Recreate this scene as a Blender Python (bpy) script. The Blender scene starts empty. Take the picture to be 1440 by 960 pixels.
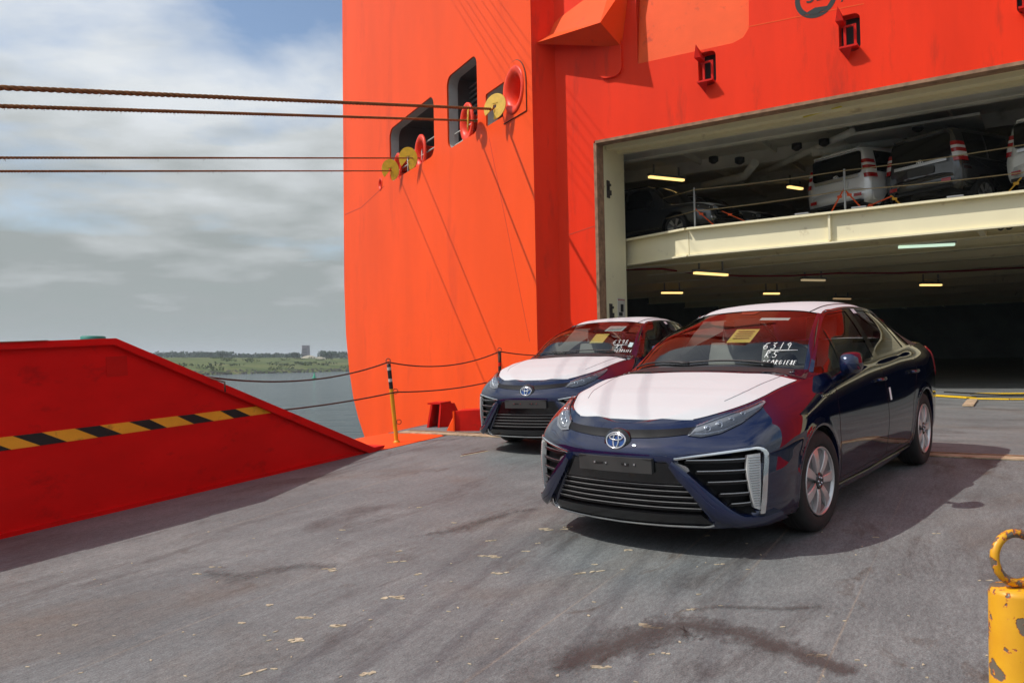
import bpy, bmesh, math, random
from mathutils import Vector, Matrix
from mathutils.geometry import delaunay_2d_cdt, tessellate_polygon
random.seed(7)
scene = bpy.context.scene
COL = scene.collection
rad = math.radians

# ------------------------------------------------------------------ camera
CAM_H = 1.42                      # eye height over the ramp
FPX = 1150.0                      # focal length in pixels of the 1440 wide photograph
PITCH = math.atan(25 / FPX)
cam_d = bpy.data.cameras.new('camera')
cam_d.sensor_width = 36.0
cam_d.lens = FPX / 1440 * 36.0
cam_d.clip_start = 0.05
cam_d.clip_end = 9000
cam = bpy.data.objects.new('camera', cam_d)
COL.objects.link(cam)
cam.location = (0, 0, CAM_H)
cam.rotation_euler = (math.pi / 2 + PITCH, 0, 0)
scene.camera = cam

# ------------------------------------------------------------------ light
SUN_TRAVEL = Vector((0.65, 0.091, -0.755)).normalized()
SUN_EL = math.asin(-SUN_TRAVEL.z)
SUN_AZ = math.atan2(-SUN_TRAVEL.x, -SUN_TRAVEL.y)     # compass angle from +Y towards +X
sun_d = bpy.data.lights.new('sun', 'SUN')
sun_d.energy = 3.7
sun_d.angle = rad(0.55)
sun_d.color = (1.0, 0.955, 0.88)
sun = bpy.data.objects.new('sun', sun_d)
COL.objects.link(sun)
sun.rotation_euler = SUN_TRAVEL.to_track_quat('-Z', 'Y').to_euler()
sun.location = (-30, -5, 40)

world = bpy.data.worlds.new('World')
scene.world = world
world.use_nodes = True
def build_world():
    nt = world.node_tree
    N = nt.nodes
    L = nt.links
    N.clear()
    out = N.new('ShaderNodeOutputWorld')
    sky = N.new('ShaderNodeTexSky')
    sky.sky_type = 'NISHITA'
    sky.sun_disc = False
    sky.sun_elevation = SUN_EL
    sky.sun_rotation = SUN_AZ
    sky.air_density = 1.0
    sky.dust_density = 1.2
    bg = N.new('ShaderNodeBackground')
    bg.inputs[1].default_value = 0.14
    L.new(sky.outputs[0], bg.inputs[0])
    tc = N.new('ShaderNodeTexCoord')
    sep = N.new('ShaderNodeSeparateXYZ')
    L.new(tc.outputs['Generated'], sep.inputs[0])
    def math_node(op, a, b=None, c=None, clamp=False):
        n = N.new('ShaderNodeMath')
        n.operation = op
        n.use_clamp = clamp
        for i, v in enumerate((a, b, c)):
            if v is None:
                continue
            if isinstance(v, (int, float)):
                n.inputs[i].default_value = v
            else:
                L.new(v, n.inputs[i])
        return n.outputs[0]
    zc = math_node('MAXIMUM', sep.outputs[2], 0.0)
    den = math_node('ADD', zc, 0.16)
    px = math_node('DIVIDE', sep.outputs[0], den)
    py = math_node('DIVIDE', sep.outputs[1], den)
    cmb = N.new('ShaderNodeCombineXYZ')
    L.new(px, cmb.inputs[0])
    L.new(py, cmb.inputs[1])
    mp = N.new('ShaderNodeMapping')
    mp.inputs['Location'].default_value = (0.2, 3.6, 0.0)
    mp.inputs['Scale'].default_value = (1.0, 1.15, 1)
    L.new(cmb.outputs[0], mp.inputs[0])
    n1 = N.new('ShaderNodeTexNoise')
    n1.inputs['Scale'].default_value = 1.05
    n1.inputs['Detail'].default_value = 8
    n1.inputs['Roughness'].default_value = 0.55
    n1.inputs['Distortion'].default_value = 0.25
    L.new(mp.outputs[0], n1.inputs[0])
    n2 = N.new('ShaderNodeTexNoise')
    n2.inputs['Scale'].default_value = 2.3
    n2.inputs['Detail'].default_value = 6
    n2.inputs['Roughness'].default_value = 0.5
    L.new(mp.outputs[0], n2.inputs[0])
    # cover: almost closed near the horizon, opening to blue overhead
    r = N.new('ShaderNodeMapRange')
    r.inputs['From Min'].default_value = 0.36
    r.inputs['From Max'].default_value = 0.56
    # nearly shut below about ten degrees, gaps of blue above
    low = math_node('MULTIPLY', math_node('SUBTRACT', 0.26, zc, clamp=True), 0.75)
    lift = math_node('MULTIPLY', zc, -0.12)
    L.new(math_node('ADD', math_node('ADD', n1.outputs[0], lift), math_node('ADD', low, 0.06)), r.inputs['Value'])
    cover = r.outputs[0]
    # cloud brightness: grey low bank, brighter billows higher
    ramp = N.new('ShaderNodeValToRGB')
    e = ramp.color_ramp.elements
    e[0].position = 0.0
    e[0].color = (0.345, 0.39, 0.385, 1)
    e[1].position = 1.0
    e[1].color = (1.05, 1.10, 1.15, 1)
    m = e.new(0.09); m.color = (0.355, 0.39, 0.39, 1)
    m = e.new(0.20); m.color = (0.54, 0.575, 0.585, 1)
    m = e.new(0.30); m.color = (0.73, 0.77, 0.80, 1)
    m = e.new(0.45); m.color = (0.82, 0.86, 0.90, 1)
    b = math_node('MULTIPLY_ADD', math_node('SUBTRACT', n2.outputs[0], 0.5), math_node('MULTIPLY_ADD', zc, 0.8, 0.30), zc)
    L.new(b, ramp.inputs[0])
    cb = N.new('ShaderNodeBackground')
    L.new(ramp.outputs[0], cb.inputs[0])
    cb.inputs[1].default_value = 1.0
    mix = N.new('ShaderNodeMixShader')
    L.new(cover, mix.inputs[0])
    L.new(bg.outputs[0], mix.inputs[1])
    L.new(cb.outputs[0], mix.inputs[2])
    L.new(mix.outputs[0], out.inputs[0])
build_world()
scene.view_settings.view_transform = 'Standard'
scene.view_settings.look = 'None'
scene.view_settings.exposure = 0.0
scene.view_settings.gamma = 1.0
scene.view_settings.use_curve_mapping = False
scene.render.engine = 'CYCLES'
scene.cycles.use_denoising = True
scene.cycles.max_bounces = 8
scene.cycles.diffuse_bounces = 4
scene.cycles.glossy_bounces = 4
scene.cycles.transparent_max_bounces = 12
scene.cycles.caustics_reflective = False
scene.cycles.caustics_refractive = False
scene.cycles.sample_clamp_indirect = 6.0

# ------------------------------------------------------------------ frames and rays
CAM = Vector((0, 0, CAM_H))
def ray(u, v):
    c, s = math.cos(PITCH), math.sin(PITCH)
    a, b = (u - 720) / FPX, (v - 480) / FPX
    return Vector((a, c + s * b, s - c * b))
def hit(u, v, p0, n):
    r = ray(u, v)
    return CAM + r * ((Vector(p0) - CAM).dot(n) / r.dot(n))

RAMP_N = Vector((-0.04695, -0.03715, 0.99821)).normalized()
RAMP_P = Vector((0, 0, 0))
AX = Vector((0.506, 0.861, 0)).normalized()            # direction the ramp climbs
def ramp_hit(u, v, lift=0.0):
    return hit(u, v, RAMP_P + RAMP_N * lift, RAMP_N)
def frame(x, y, z, o):
    m = Matrix((x, y, z)).transposed().to_4x4()
    m.translation = o
    return m
# ramp frame: local x along the ramp (into the ship), y to the left, z off the plate
rx = (AX - RAMP_N * AX.dot(RAMP_N)).normalized()
ry = RAMP_N.cross(rx)
RAMP_F = frame(rx, ry, RAMP_N, Vector((0, 0, 0)))
RAMP_I = RAMP_F.inverted()
# ship frame: local x to the right along the doorway, y inwards, z up the (slightly listing) ship
E3 = Vector((-0.02, 0, 1)).normalized()
def ship_axes(az):
    e1 = Vector((-math.cos(rad(az)), -math.sin(rad(az)), 0))
    e1 = (e1 - E3 * e1.dot(E3)).normalized()
    return e1, E3.cross(e1)
D1, D2 = ship_axes(146)
H1, H2 = ship_axes(117)
def at_depth(u, v, y):
    r = ray(u, v)
    return CAM + r * (y / r.y)
DOOR_O = at_depth(840, 440, 20.2)
DOOR_O = DOOR_O - E3 * (DOOR_O.z - 0.62)
DOOR_F = frame(D1, D2, E3, DOOR_O)
DOOR_I = DOOR_F.inverted()
def door_xz(u, v, b=0.0):                               # point of the plane y=b of the ship frame seen at a photo pixel
    p = DOOR_I @ hit(u, v, DOOR_F @ Vector((0, b, 0)), D2)
    return p.x, p.z

# ------------------------------------------------------------------ mesh helpers
def inside2d(x, y, loop):
    c = False
    for i in range(len(loop)):
        x1, y1 = loop[i][0], loop[i][1]
        x2, y2 = loop[i - 1][0], loop[i - 1][1]
        if (y1 > y) != (y2 > y) and x < (x2 - x1) * (y - y1) / (y2 - y1) + x1:
            c = not c
    return c
def fill2d(loops):
    """triangles of an outline with holes, indices into the concatenated loops"""
    flat = [Vector((p[0], p[1])) for l in loops for p in l]
    edges, o = [], 0
    for l in loops:
        k = len(l)
        edges += [(o + i, o + (i + 1) % k) for i in range(k)]
        o += k
    v2, e2, f2, ov, oe, of = delaunay_2d_cdt(flat, edges, [], 0, 1e-7)
    if len(v2) != len(flat) or any(not q for q in ov):
        return [tuple(t) for t in tessellate_polygon([[Vector((p[0], p[1], 0)) for p in l] for l in loops])]
    out = []
    for f in f2:
        c = sum((v2[i] for i in f), Vector((0, 0))) / len(f)
        if inside2d(c.x, c.y, loops[0]) and not any(inside2d(c.x, c.y, h) for h in loops[1:]):
            out.append(tuple(ov[i][0] for i in f))
    return out
class MB:
    """collects shapes; build() links them as one mesh object"""
    def __init__(self):
        self.v = []
        self.f = []
        self.m = []
        self.s = []
    def add(self, verts, faces, mat=0, smooth=False):
        o = len(self.v)
        self.v += [tuple(p) for p in verts]
        for f in faces:
            self.f.append([i + o for i in f])
            self.m.append(mat)
            self.s.append(smooth)
        return self
    def box(self, c, size, mat=0, rot=None, taper=1.0):
        x, y, z = size[0] / 2, size[1] / 2, size[2] / 2
        t = taper
        vs = [Vector(p) for p in ((-x, -y, -z), (x, -y, -z), (x, y, -z), (-x, y, -z), (-x * t, -y * t, z), (x * t, -y * t, z), (x * t, y * t, z), (-x * t, y * t, z))]
        if rot is not None:
            vs = [rot @ p for p in vs]
        vs = [p + Vector(c) for p in vs]
        return self.add(vs, [(0, 3, 2, 1), (4, 5, 6, 7), (0, 1, 5, 4), (1, 2, 6, 5), (2, 3, 7, 6), (3, 0, 4, 7)], mat)
    def bar(self, a, b, w, h, mat=0, up=Vector((0, 0, 1))):
        a, b = Vector(a), Vector(b)
        d = (b - a).normalized()
        s = d.cross(up)
        if s.length < 1e-6:
            s = d.cross(Vector((1, 0, 0)))
        s.normalize()
        u = s.cross(d)
        vs = [p + s * (i * w / 2) + u * (j * h / 2) for p in (a, b) for i, j in ((-1, -1), (1, -1), (1, 1), (-1, 1))]
        return self.add(vs, [(3, 2, 1, 0), (4, 5, 6, 7), (0, 1, 5, 4), (1, 2, 6, 5), (2, 3, 7, 6), (3, 0, 4, 7)], mat)
    def tube(self, pts, r, n=10, mat=0, caps=True, closed=False):
        pts = [Vector(p) for p in pts]
        k = len(pts)
        rr = r if isinstance(r, (list, tuple)) else [r] * k
        prev = None
        rings = []
        for i, p in enumerate(pts):
            if closed:
                d = pts[(i + 1) % k] - pts[i - 1]
            else:
                d = pts[min(i + 1, k - 1)] - pts[max(i - 1, 0)]
            d.normalize()
            if prev is None:
                a = d.orthogonal().normalized()
            else:
                a = (prev - d * prev.dot(d)).normalized()
            prev = a
            b = d.cross(a)
            rings.append([p + (a * math.cos(2 * math.pi * j / n) + b * math.sin(2 * math.pi * j / n)) * rr[i] for j in range(n)])
        vs = [q for ring in rings for q in ring]
        fs = []
        for i in range(k if closed else k - 1):
            i2 = (i + 1) % k
            for j in range(n):
                j2 = (j + 1) % n
                fs.append((i * n + j, i * n + j2, i2 * n + j2, i2 * n + j))
        self.add(vs, fs, mat, True)
        if caps and not closed:
            o = len(self.v) - len(vs)
            self.f.append([o + j for j in range(n)][::-1]); self.m.append(mat); self.s.append(False)
            self.f.append([o + (k - 1) * n + j for j in range(n)]); self.m.append(mat); self.s.append(False)
        return self
    def lathe(self, prof, n=32, mat=0, M=None, smooth=True, closed=False):
        """prof: (radius, height) pairs turned about z"""
        vs = []
        for r, h in prof:
            for j in range(n):
                a = 2 * math.pi * j / n
                vs.append(Vector((r * math.cos(a), r * math.sin(a), h)))
        if M is not None:
            vs = [M @ p for p in vs]
        fs = []
        k = len(prof)
        for i in range(k if closed else k - 1):
            i2 = (i + 1) % k
            for j in range(n):
                j2 = (j + 1) % n
                fs.append((i * n + j, i * n + j2, i2 * n + j2, i2 * n + j))
        return self.add(vs, fs, mat, smooth)
    def grid(self, rows, mat=0, smooth=True, flip=False):
        n = len(rows[0])
        vs = [p for r in rows for p in r]
        fs = []
        for i in range(len(rows) - 1):
            for j in range(n - 1):
                q = (i * n + j, i * n + j + 1, (i + 1) * n + j + 1, (i + 1) * n + j)
                fs.append(q[::-1] if flip else q)
        return self.add(vs, fs, mat, smooth)
    def prism(self, poly, depth, mat=0, M=None, holes=()):
        """poly: 2D outline in local xz; extruded from y=0 to y=depth; M places it"""
        loops = [list(poly)] + [list(h) for h in holes]
        flat = [p for l in loops for p in l]
        tris = fill2d(loops)
        n = len(flat)
        vs = [Vector((p[0], 0, p[1])) for p in flat] + [Vector((p[0], depth, p[1])) for p in flat]
        fs = []
        for t in tris:
            a, b, c = (flat[i] for i in t)
            cr = (b[0] - a[0]) * (c[1] - a[1]) - (b[1] - a[1]) * (c[0] - a[0])
            if abs(cr) < 1e-12:
                continue
            t = tuple(t) if cr > 0 else tuple(t)[::-1]
            if depth < 0:
                t = t[::-1]
            fs.append(t)
            fs.append(tuple(i + n for i in t[::-1]))
        o = 0
        for l in loops:
            k = len(l)
            for i in range(k):
                j = (i + 1) % k
                fs.append((o + i, o + j, n + o + j, n + o + i))
            o += k
        if M is not None:
            vs = [M @ p for p in vs]
        return self.add(vs, fs, mat)
    def build(self, name, mats, parent=None, M=None, fix=False):
        me = bpy.data.meshes.new(name)
        me.from_pydata([tuple(p) for p in self.v], [], self.f)
        me.polygons.foreach_set('material_index', self.m)
        me.polygons.foreach_set('use_smooth', self.s)
        for mt in (mats if isinstance(mats, (list, tuple)) else [mats]):
            me.materials.append(mt)
        if fix:
            bm = bmesh.new(); bm.from_mesh(me)
            bmesh.ops.recalc_face_normals(bm, faces=bm.faces)
            bm.to_mesh(me); bm.free()
        me.update()
        o = bpy.data.objects.new(name, me)
        COL.objects.link(o)
        if parent is not None:
            o.parent = parent
        if M is not None:
            o.matrix_world = M if parent is None else o.matrix_world
            if parent is not None:
                o.matrix_basis = M
        return o

def tag(o, label=None, cat=None, group=None, kind=None):
    if label: o['label'] = label
    if cat: o['category'] = cat
    if group: o['group'] = group
    if kind: o['kind'] = kind
    return o
def empty(name, M):
    o = bpy.data.objects.new(name, None)
    o.empty_display_size = 0.3
    COL.objects.link(o)
    o.matrix_world = M
    return o
def copy_tree(o, parent=None):
    c = o.copy()
    COL.objects.link(c)
    c.parent = parent
    for ch in list(o.children):
        copy_tree(ch, c)
    return c
def text_mesh(name, body, size, mat, depth=0.004, parent=None, M=None, rot=None):
    cu = bpy.data.curves.new(name + '_text', 'FONT')
    cu.body = body
    cu.size = size
    cu.extrude = depth
    cu.align_x = 'CENTER'
    cu.align_y = 'CENTER'
    t = bpy.data.objects.new(name + '_text', cu)
    COL.objects.link(t)
    dg = bpy.context.evaluated_depsgraph_get()
    me = bpy.data.meshes.new_from_object(t.evaluated_get(dg))
    bpy.data.objects.remove(t)
    bpy.data.curves.remove(cu)
    me.materials.clear()
    me.materials.append(mat)
    o = bpy.data.objects.new(name, me)
    COL.objects.link(o)
    o.parent = parent
    if M is not None:
        o.matrix_basis = M
    return o
def rounded(x0, z0, x1, z1, r, n=5):
    out = []
    for cx, cz, a0 in ((x1 - r, z0 + r, -90), (x1 - r, z1 - r, 0), (x0 + r, z1 - r, 90), (x0 + r, z0 + r, 180)):
        for i in range(n + 1):
            a = rad(a0 + 90 * i / n)
            out.append((cx + r * math.cos(a), cz + r * math.sin(a)))
    return out

# ------------------------------------------------------------------ materials
def new_mat(name):
    m = bpy.data.materials.new(name)
    m.use_nodes = True
    nt = m.node_tree
    b = nt.nodes['Principled BSDF']
    return m, nt, b
def paint(name, col, rough=0.5, metal=0.0, spec=0.4, vary=0.0, scale=3.0, bump=0.0, bscale=40.0, coat=0.0, stretch=(1, 1, 1), dirt=None, dirt_amt=0.0, dirt_scale=2.0):
    """paint or metal: base colour with soft blotches, optional dirt and fine relief, all in object space"""
    m, nt, b = new_mat(name)
    N, L = nt.nodes, nt.links
    b.inputs['Roughness'].default_value = rough
    b.inputs['Metallic'].default_value = metal
    b.inputs['Specular IOR Level'].default_value = spec
    b.inputs['Coat Weight'].default_value = coat
    b.inputs['Coat Roughness'].default_value = 0.03
    b.inputs['Base Color'].default_value = (*col, 1)
    src = None
    if vary or bump or dirt:
        tc = N.new('ShaderNodeTexCoord')
        mp = N.new('ShaderNodeMapping')
        mp.inputs['Scale'].default_value = stretch
        L.new(tc.outputs['Object'], mp.inputs[0])
    if vary:
        n = N.new('ShaderNodeTexNoise')
        n.inputs['Scale'].default_value = scale
        n.inputs['Detail'].default_value = 7
        n.inputs['Roughness'].default_value = 0.6
        L.new(mp.outputs[0], n.inputs[0])
        r = N.new('ShaderNodeValToRGB')
        e = r.color_ramp.elements
        e[0].position, e[1].position = 0.3, 0.72
        e[0].color = (*[c * (1 - vary) for c in col], 1)
        e[1].color = (*[min(1, c * (1 + vary)) for c in col], 1)
        L.new(n.outputs[0], r.inputs[0])
        src = r.outputs[0]
    if dirt:
        n = N.new('ShaderNodeTexNoise')
        n.inputs['Scale'].default_value = dirt_scale
        n.inputs['Detail'].default_value = 9
        n.inputs['Roughness'].default_value = 0.68
        L.new(mp.outputs[0], n.inputs[0])
        r = N.new('ShaderNodeMapRange')
        r.inputs['From Min'].default_value = 0.62 - 0.2 * dirt_amt
        r.inputs['From Max'].default_value = 0.78 - 0.1 * dirt_amt
        L.new(n.outputs[0], r.inputs[0])
        mx = N.new('ShaderNodeMix')
        mx.data_type = 'RGBA'
        L.new(r.outputs[0], mx.inputs[0])
        if src: L.new(src, mx.inputs[6])
        else: mx.inputs[6].default_value = (*col, 1)
        mx.inputs[7].default_value = (*dirt, 1)
        src = mx.outputs[2]
    if src: L.new(src, b.inputs['Base Color'])
    if bump:
        n = N.new('ShaderNodeTexNoise')
        n.inputs['Scale'].default_value = bscale
        n.inputs['Detail'].default_value = 5
        L.new(mp.outputs[0], n.inputs[0])
        bp = N.new('ShaderNodeBump')
        bp.inputs['Strength'].default_value = bump
        bp.inputs['Distance'].default_value = 0.01
        L.new(n.outputs[0], bp.inputs['Height'])
        L.new(bp.outputs[0], b.inputs['Normal'])
    return m
def glow(name, col, strength):
    m, nt, b = new_mat(name)
    b.inputs['Base Color'].default_value = (*col, 1)
    b.inputs['Emission Color'].default_value = (*col, 1)
    b.inputs['Emission Strength'].default_value = strength
    return m
def glass(name, tint, rough=0.0):
    m, nt, b = new_mat(name)
    N, L = nt.nodes, nt.links
    N.remove(b)
    out = N['Material Output']
    tr = N.new('ShaderNodeBsdfTransparent')
    tr.inputs[0].default_value = (*tint, 1)
    gl = N.new('ShaderNodeBsdfGlossy')
    gl.inputs['Roughness'].default_value = rough
    fr = N.new('ShaderNodeFresnel')
    fr.inputs[0].default_value = 1.52
    ml = N.new('ShaderNodeMath'); ml.operation = 'MULTIPLY_ADD'
    ml.inputs[1].default_value = 0.95
    ml.inputs[2].default_value = 0.02
    L.new(fr.outputs[0], ml.inputs[0])
    mx = N.new('ShaderNodeMixShader')
    L.new(ml.outputs[0], mx.inputs[0])
    L.new(tr.outputs[0], mx.inputs[1])
    L.new(gl.outputs[0], mx.inputs[2])
    L.new(mx.outputs[0], out.inputs[0])
    return m
# ------------------------------------------------------------------ shared materials
M_HULL = paint('hull_orange', (0.92, 0.080, 0.008), 0.5, spec=0.14, bump=0.35, bscale=0.8, vary=0.09, scale=0.35, stretch=(1, 1, 0.35), dirt=(0.72, 0.06, 0.012), dirt_amt=0.3, dirt_scale=0.5)
M_DOORRED = paint('door_red', (0.92, 0.036, 0.006), 0.5, spec=0.15, bump=0.3, bscale=0.9, vary=0.12, scale=0.6, stretch=(1.6, 1, 0.3), dirt=(0.50, 0.03, 0.012), dirt_amt=0.35, dirt_scale=0.9)
M_PALEORANGE = paint('pale_orange', (0.90, 0.105, 0.025), 0.55, spec=.12, vary=0.08, scale=1.2, dirt=(0.5, 0.06, 0.03), dirt_amt=0.1, dirt_scale=3)  # paler than the door paint: sun on tilted faces put into the colour
M_BARRED = paint('barrier_red', (0.70, 0.006, 0.005), 0.5, spec=0.12, vary=0.12, scale=1.3, stretch=(1, 1, 2), dirt=(0.36, 0.007, 0.006), dirt_amt=0.28, dirt_scale=2.2)
M_DARKRED = paint('bracket_red', (0.62, 0.012, 0.006), 0.5, spec=0.15, vary=0.15, scale=3, dirt=(0.20, 0.03, 0.015), dirt_amt=0.3, dirt_scale=4)
M_CREAM = paint('cream_paint', (0.86, 0.78, 0.53), 0.5, vary=0.05, scale=1.0, dirt=(0.36, 0.25, 0.13), dirt_amt=0.05, dirt_scale=1.8)
M_RUST = paint('rusty_lip', (0.30, 0.17, 0.10), 0.8, vary=0.4, scale=6)
M_BLACK = paint('black_paint', (0.012, 0.012, 0.012), 0.5)
M_HAZBLACK = paint('stripe_black', (0.014, 0.013, 0.013), 0.6, vary=0.4, scale=8, dirt=(0.10, 0.02, 0.015), dirt_amt=0.3, dirt_scale=5)
M_HAZYEL = paint('stripe_amber', (0.95, 0.40, 0.02), 0.55, vary=0.12, scale=5, dirt=(0.30, 0.10, 0.02), dirt_amt=0.35, dirt_scale=5)
M_DECKGREY = paint('inside_grey', (0.46, 0.45, 0.40), 0.65, vary=0.15, scale=1.5)
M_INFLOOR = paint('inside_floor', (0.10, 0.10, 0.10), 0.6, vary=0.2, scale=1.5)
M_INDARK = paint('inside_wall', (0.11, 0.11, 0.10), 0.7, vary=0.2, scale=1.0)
M_STEEL = paint('grey_steel', (0.33, 0.33, 0.33), 0.45, metal=0.5)
M_ROPEDARK = paint('rusty_wire', (0.07, 0.03, 0.02), 0.8, vary=0.4, scale=30)

def ramp_material(name):
    m, nt, b = new_mat(name)
    N, L = nt.nodes, nt.links
    tc = N.new('ShaderNodeTexCoord')
    def noise(scale, det, rough=0.6, st=(1, 1, 1), dist=0.0):
        mp = N.new('ShaderNodeMapping'); mp.inputs['Scale'].default_value = st
        L.new(tc.outputs['Object'], mp.inputs[0])
        n = N.new('ShaderNodeTexNoise')
        n.inputs['Scale'].default_value = scale; n.inputs['Detail'].default_value = det
        n.inputs['Roughness'].default_value = rough; n.inputs['Distortion'].default_value = dist
        L.new(mp.outputs[0], n.inputs[0])
        return n.outputs[0]
    def rampc(v, stops):
        r = N.new('ShaderNodeValToRGB'); e = r.color_ramp.elements
        e[0].position, e[0].color = stops[0][0], (*stops[0][1], 1)
        e[1].position, e[1].color = stops[-1][0], (*stops[-1][1], 1)
        for p, c in stops[1:-1]:
            x = e.new(p); x.color = (*c, 1)
        L.new(v, r.inputs[0]); return r.outputs[0]
    def mixc(f, a, bb, mode='MIX'):
        x = N.new('ShaderNodeMix'); x.data_type = 'RGBA'; x.blend_type = mode
        for i, v in ((0, f), (6, a), (7, bb)):
            if isinstance(v, (int, float)): x.inputs[i].default_value = v
            elif isinstance(v, tuple): x.inputs[i].default_value = (*v, 1)
            else: L.new(v, x.inputs[i])
        return x.outputs[2]
    def band(v, a, c):
        r = N.new('ShaderNodeMapRange'); r.inputs['From Min'].default_value = a; r.inputs['From Max'].default_value = c
        L.new(v, r.inputs['Value']); return r.outputs[0]
    base = rampc(noise(0.9, 8, 0.65), [(0.28, (0.108, 0.117, 0.120)), (0.5, (0.150, 0.160, 0.163)), (0.72, (0.200, 0.207, 0.206))])
    base = mixc(band(noise(0.55, 6, 0.6, (1, 1.4, 1), 0.6), 0.54, 0.72), base, (0.135, 0.122, 0.110))       # brownish scuffs
    base = mixc(band(noise(1.4, 9, 0.72, (0.45, 1.3, 1), 0.6), 0.53, 0.68), base, (0.075, 0.070, 0.068))          # dark tyre smears along the ramp
    base = mixc(band(noise(3.0, 6, 0.7, (0.5, 1.3, 1), 0.8), 0.60, 0.72), base, (0.090, 0.078, 0.068))
    base = mixc(band(noise(2.2, 3, 0.5, (0.03, 6.0, 1)), 0.66, 0.72), base, (0.215, 0.19, 0.165))            # long pale scratches
    base = mixc(band(noise(26, 4, 0.7), 0.66, 0.74), base, (0.29, 0.26, 0.21))                              # speckle of worn spots
    fine = noise(120, 5, 0.8)
    base = mixc(0.85, base, rampc(fine, [(0.34, (0.20, 0.20, 0.20)), (0.66, (0.80, 0.80, 0.79))]), 'OVERLAY')
    base = mixc(0.5, base, rampc(noise(34, 6, 0.75, (0.6, 1.3, 1)), [(0.34, (0.22, 0.21, 0.21)), (0.66, (0.78, 0.78, 0.77))]), 'OVERLAY')
    base = mixc(0.28, base, rampc(noise(5, 9, 0.75, (0.25, 1.6, 1), 0.8), [(0.36, (0.28, 0.275, 0.27)), (0.64, (0.70, 0.70, 0.69))]), 'OVERLAY')
    L.new(base, b.inputs['Base Color'])
    b.inputs['Roughness'].default_value = 0.62
    b.inputs['Specular IOR Level'].default_value = 0.35
    mul = N.new('ShaderNodeMath'); mul.operation = 'ADD'
    L.new(fine, mul.inputs[0]); L.new(noise(9, 6, 0.7), mul.inputs[1])
    bp = N.new('ShaderNodeBump'); bp.inputs['Strength'].default_value = 0.35; bp.inputs['Distance'].default_value = 0.008
    L.new(mul.outputs[0], bp.inputs['Height']); L.new(bp.outputs[0], b.inputs['Normal'])
    return m
M_RAMP = ramp_material('ramp_plate')

# ------------------------------------------------------------------ ramp, sill floor
def rl(p):
    return RAMP_I @ Vector(p)
BAR0 = rl(ramp_hit(0, 757)); BAR1 = rl(ramp_hit(517, 636))
BAR_Y = (BAR0.y + BAR1.y) / 2                             # barrier foot line, ramp frame
SEAM_R = rl(ramp_hit(1440, 646)); SEAM_L = rl(ramp_hit(640, 611))
def seam_x(y):
    t = (y - SEAM_L.y) / (SEAM_R.y - SEAM_L.y)
    return SEAM_L.x + t * (SEAM_R.x - SEAM_L.x)
RW = 7.4                                                  # ramp width
YR = BAR_Y - RW
LEDGE_Y = rl(ramp_hit(597, 597)).y + 0.05
mb = MB()
nx = 40
top = [Vector((-7, BAR_Y + 0.3, 0)), Vector((-7, YR - 0.3, 0)), Vector((seam_x(YR - .3), YR - .3, 0)), Vector((seam_x(LEDGE_Y - 0.9), LEDGE_Y - 0.9, 0))]
g1 = rl(ramp_hit(624, 613)); g2 = rl(ramp_hit(549, 630.5)); g3 = rl(ramp_hit(515, 636))
outline = [top[0], top[1], top[2], Vector((seam_x(g1.y), g1.y, 0)), Vector((g1.x, g1.y, 0)), Vector((g2.x, g2.y, 0)), Vector((g3.x, BAR_Y + .02, 0)), Vector((g3.x, BAR_Y + .3, 0))]
poly = [(p.x, p.y) for p in outline]
# ramp plate is a 0.35 m thick slab (drawn in x,y and dropped down)
FLIP = Matrix(((1, 0, 0, 0), (0, 0, 1, 0), (0, 1, 0, 0), (0, 0, 0, 1)))   # prism x,z -> x,y ; depth -> z
mb.prism(poly, -0.35, 0, FLIP)
ramp = mb.build('ramp', M_RAMP, M=RAMP_F, fix=True)
tag(ramp, kind='structure')
# orange painted edge plate between the barrier's end and the sill
mb = MB()
e = [rl(ramp_hit(*q)) for q in ((516, 635.5), (549, 630), (624, 612.6), (612, 610), (545, 609.2), (517, 613.8), (486, 620), (497, 629))]
mb.prism([(p.x, p.y) for p in e], -0.30, 0, FLIP)
o = mb.build('ramp_edge', M_HULL, M=Matrix.Translation((0, 0, 0.004)), parent=ramp, fix=True)
# sill floor: from the hinge seam up to and into the ship, a gentler slope
SEAM_W_R = RAMP_F @ Vector((SEAM_R.x, SEAM_R.y, 0)); SEAM_W_L = RAMP_F @ Vector((SEAM_L.x, SEAM_L.y, 0))
sdir = (SEAM_W_R - SEAM_W_L).normalized()
up2 = (D2 - D2.project(Vector((0, 0, 1)))); up2 = Vector((D2.x, D2.y, 0)).normalized()
fwd2 = (up2 + Vector((0, 0, 0.0244))).normalized()
FLN = sdir.cross(fwd2).normalized()
if FLN.z < 0: FLN = -FLN
f_y = (FLN.cross(sdir)).normalized()                      # inwards, in the floor plane
if f_y.dot(D2) < 0: f_y = -f_y
FLOOR_F = frame(sdir, f_y, FLN, SEAM_W_L)
FLOOR_I = FLOOR_F.inverted()
def floor_hit(u, v):
    return hit(u, v, SEAM_W_L, FLN)
def fl(p):
    return FLOOR_I @ Vector(p)
el = fl(floor_hit(597, 597)); el0 = fl(floor_hit(546, 608.4))
mb = MB()
c = [(el0.x, el0.y), (fl(floor_hit(628, 613)).x, 0.02), (16, 0.02), (16, 44), (-5.6, 44), (-4.2, 12.4), (-2.2, 9.2), (el.x, el.y)]
mb.prism([(p[0], p[1]) for p in c][::-1], -0.4, 0, FLIP)
floor_ = mb.build('ship_floor', M_RAMP, M=FLOOR_F, fix=True)
tag(floor_, kind='structure')
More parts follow.
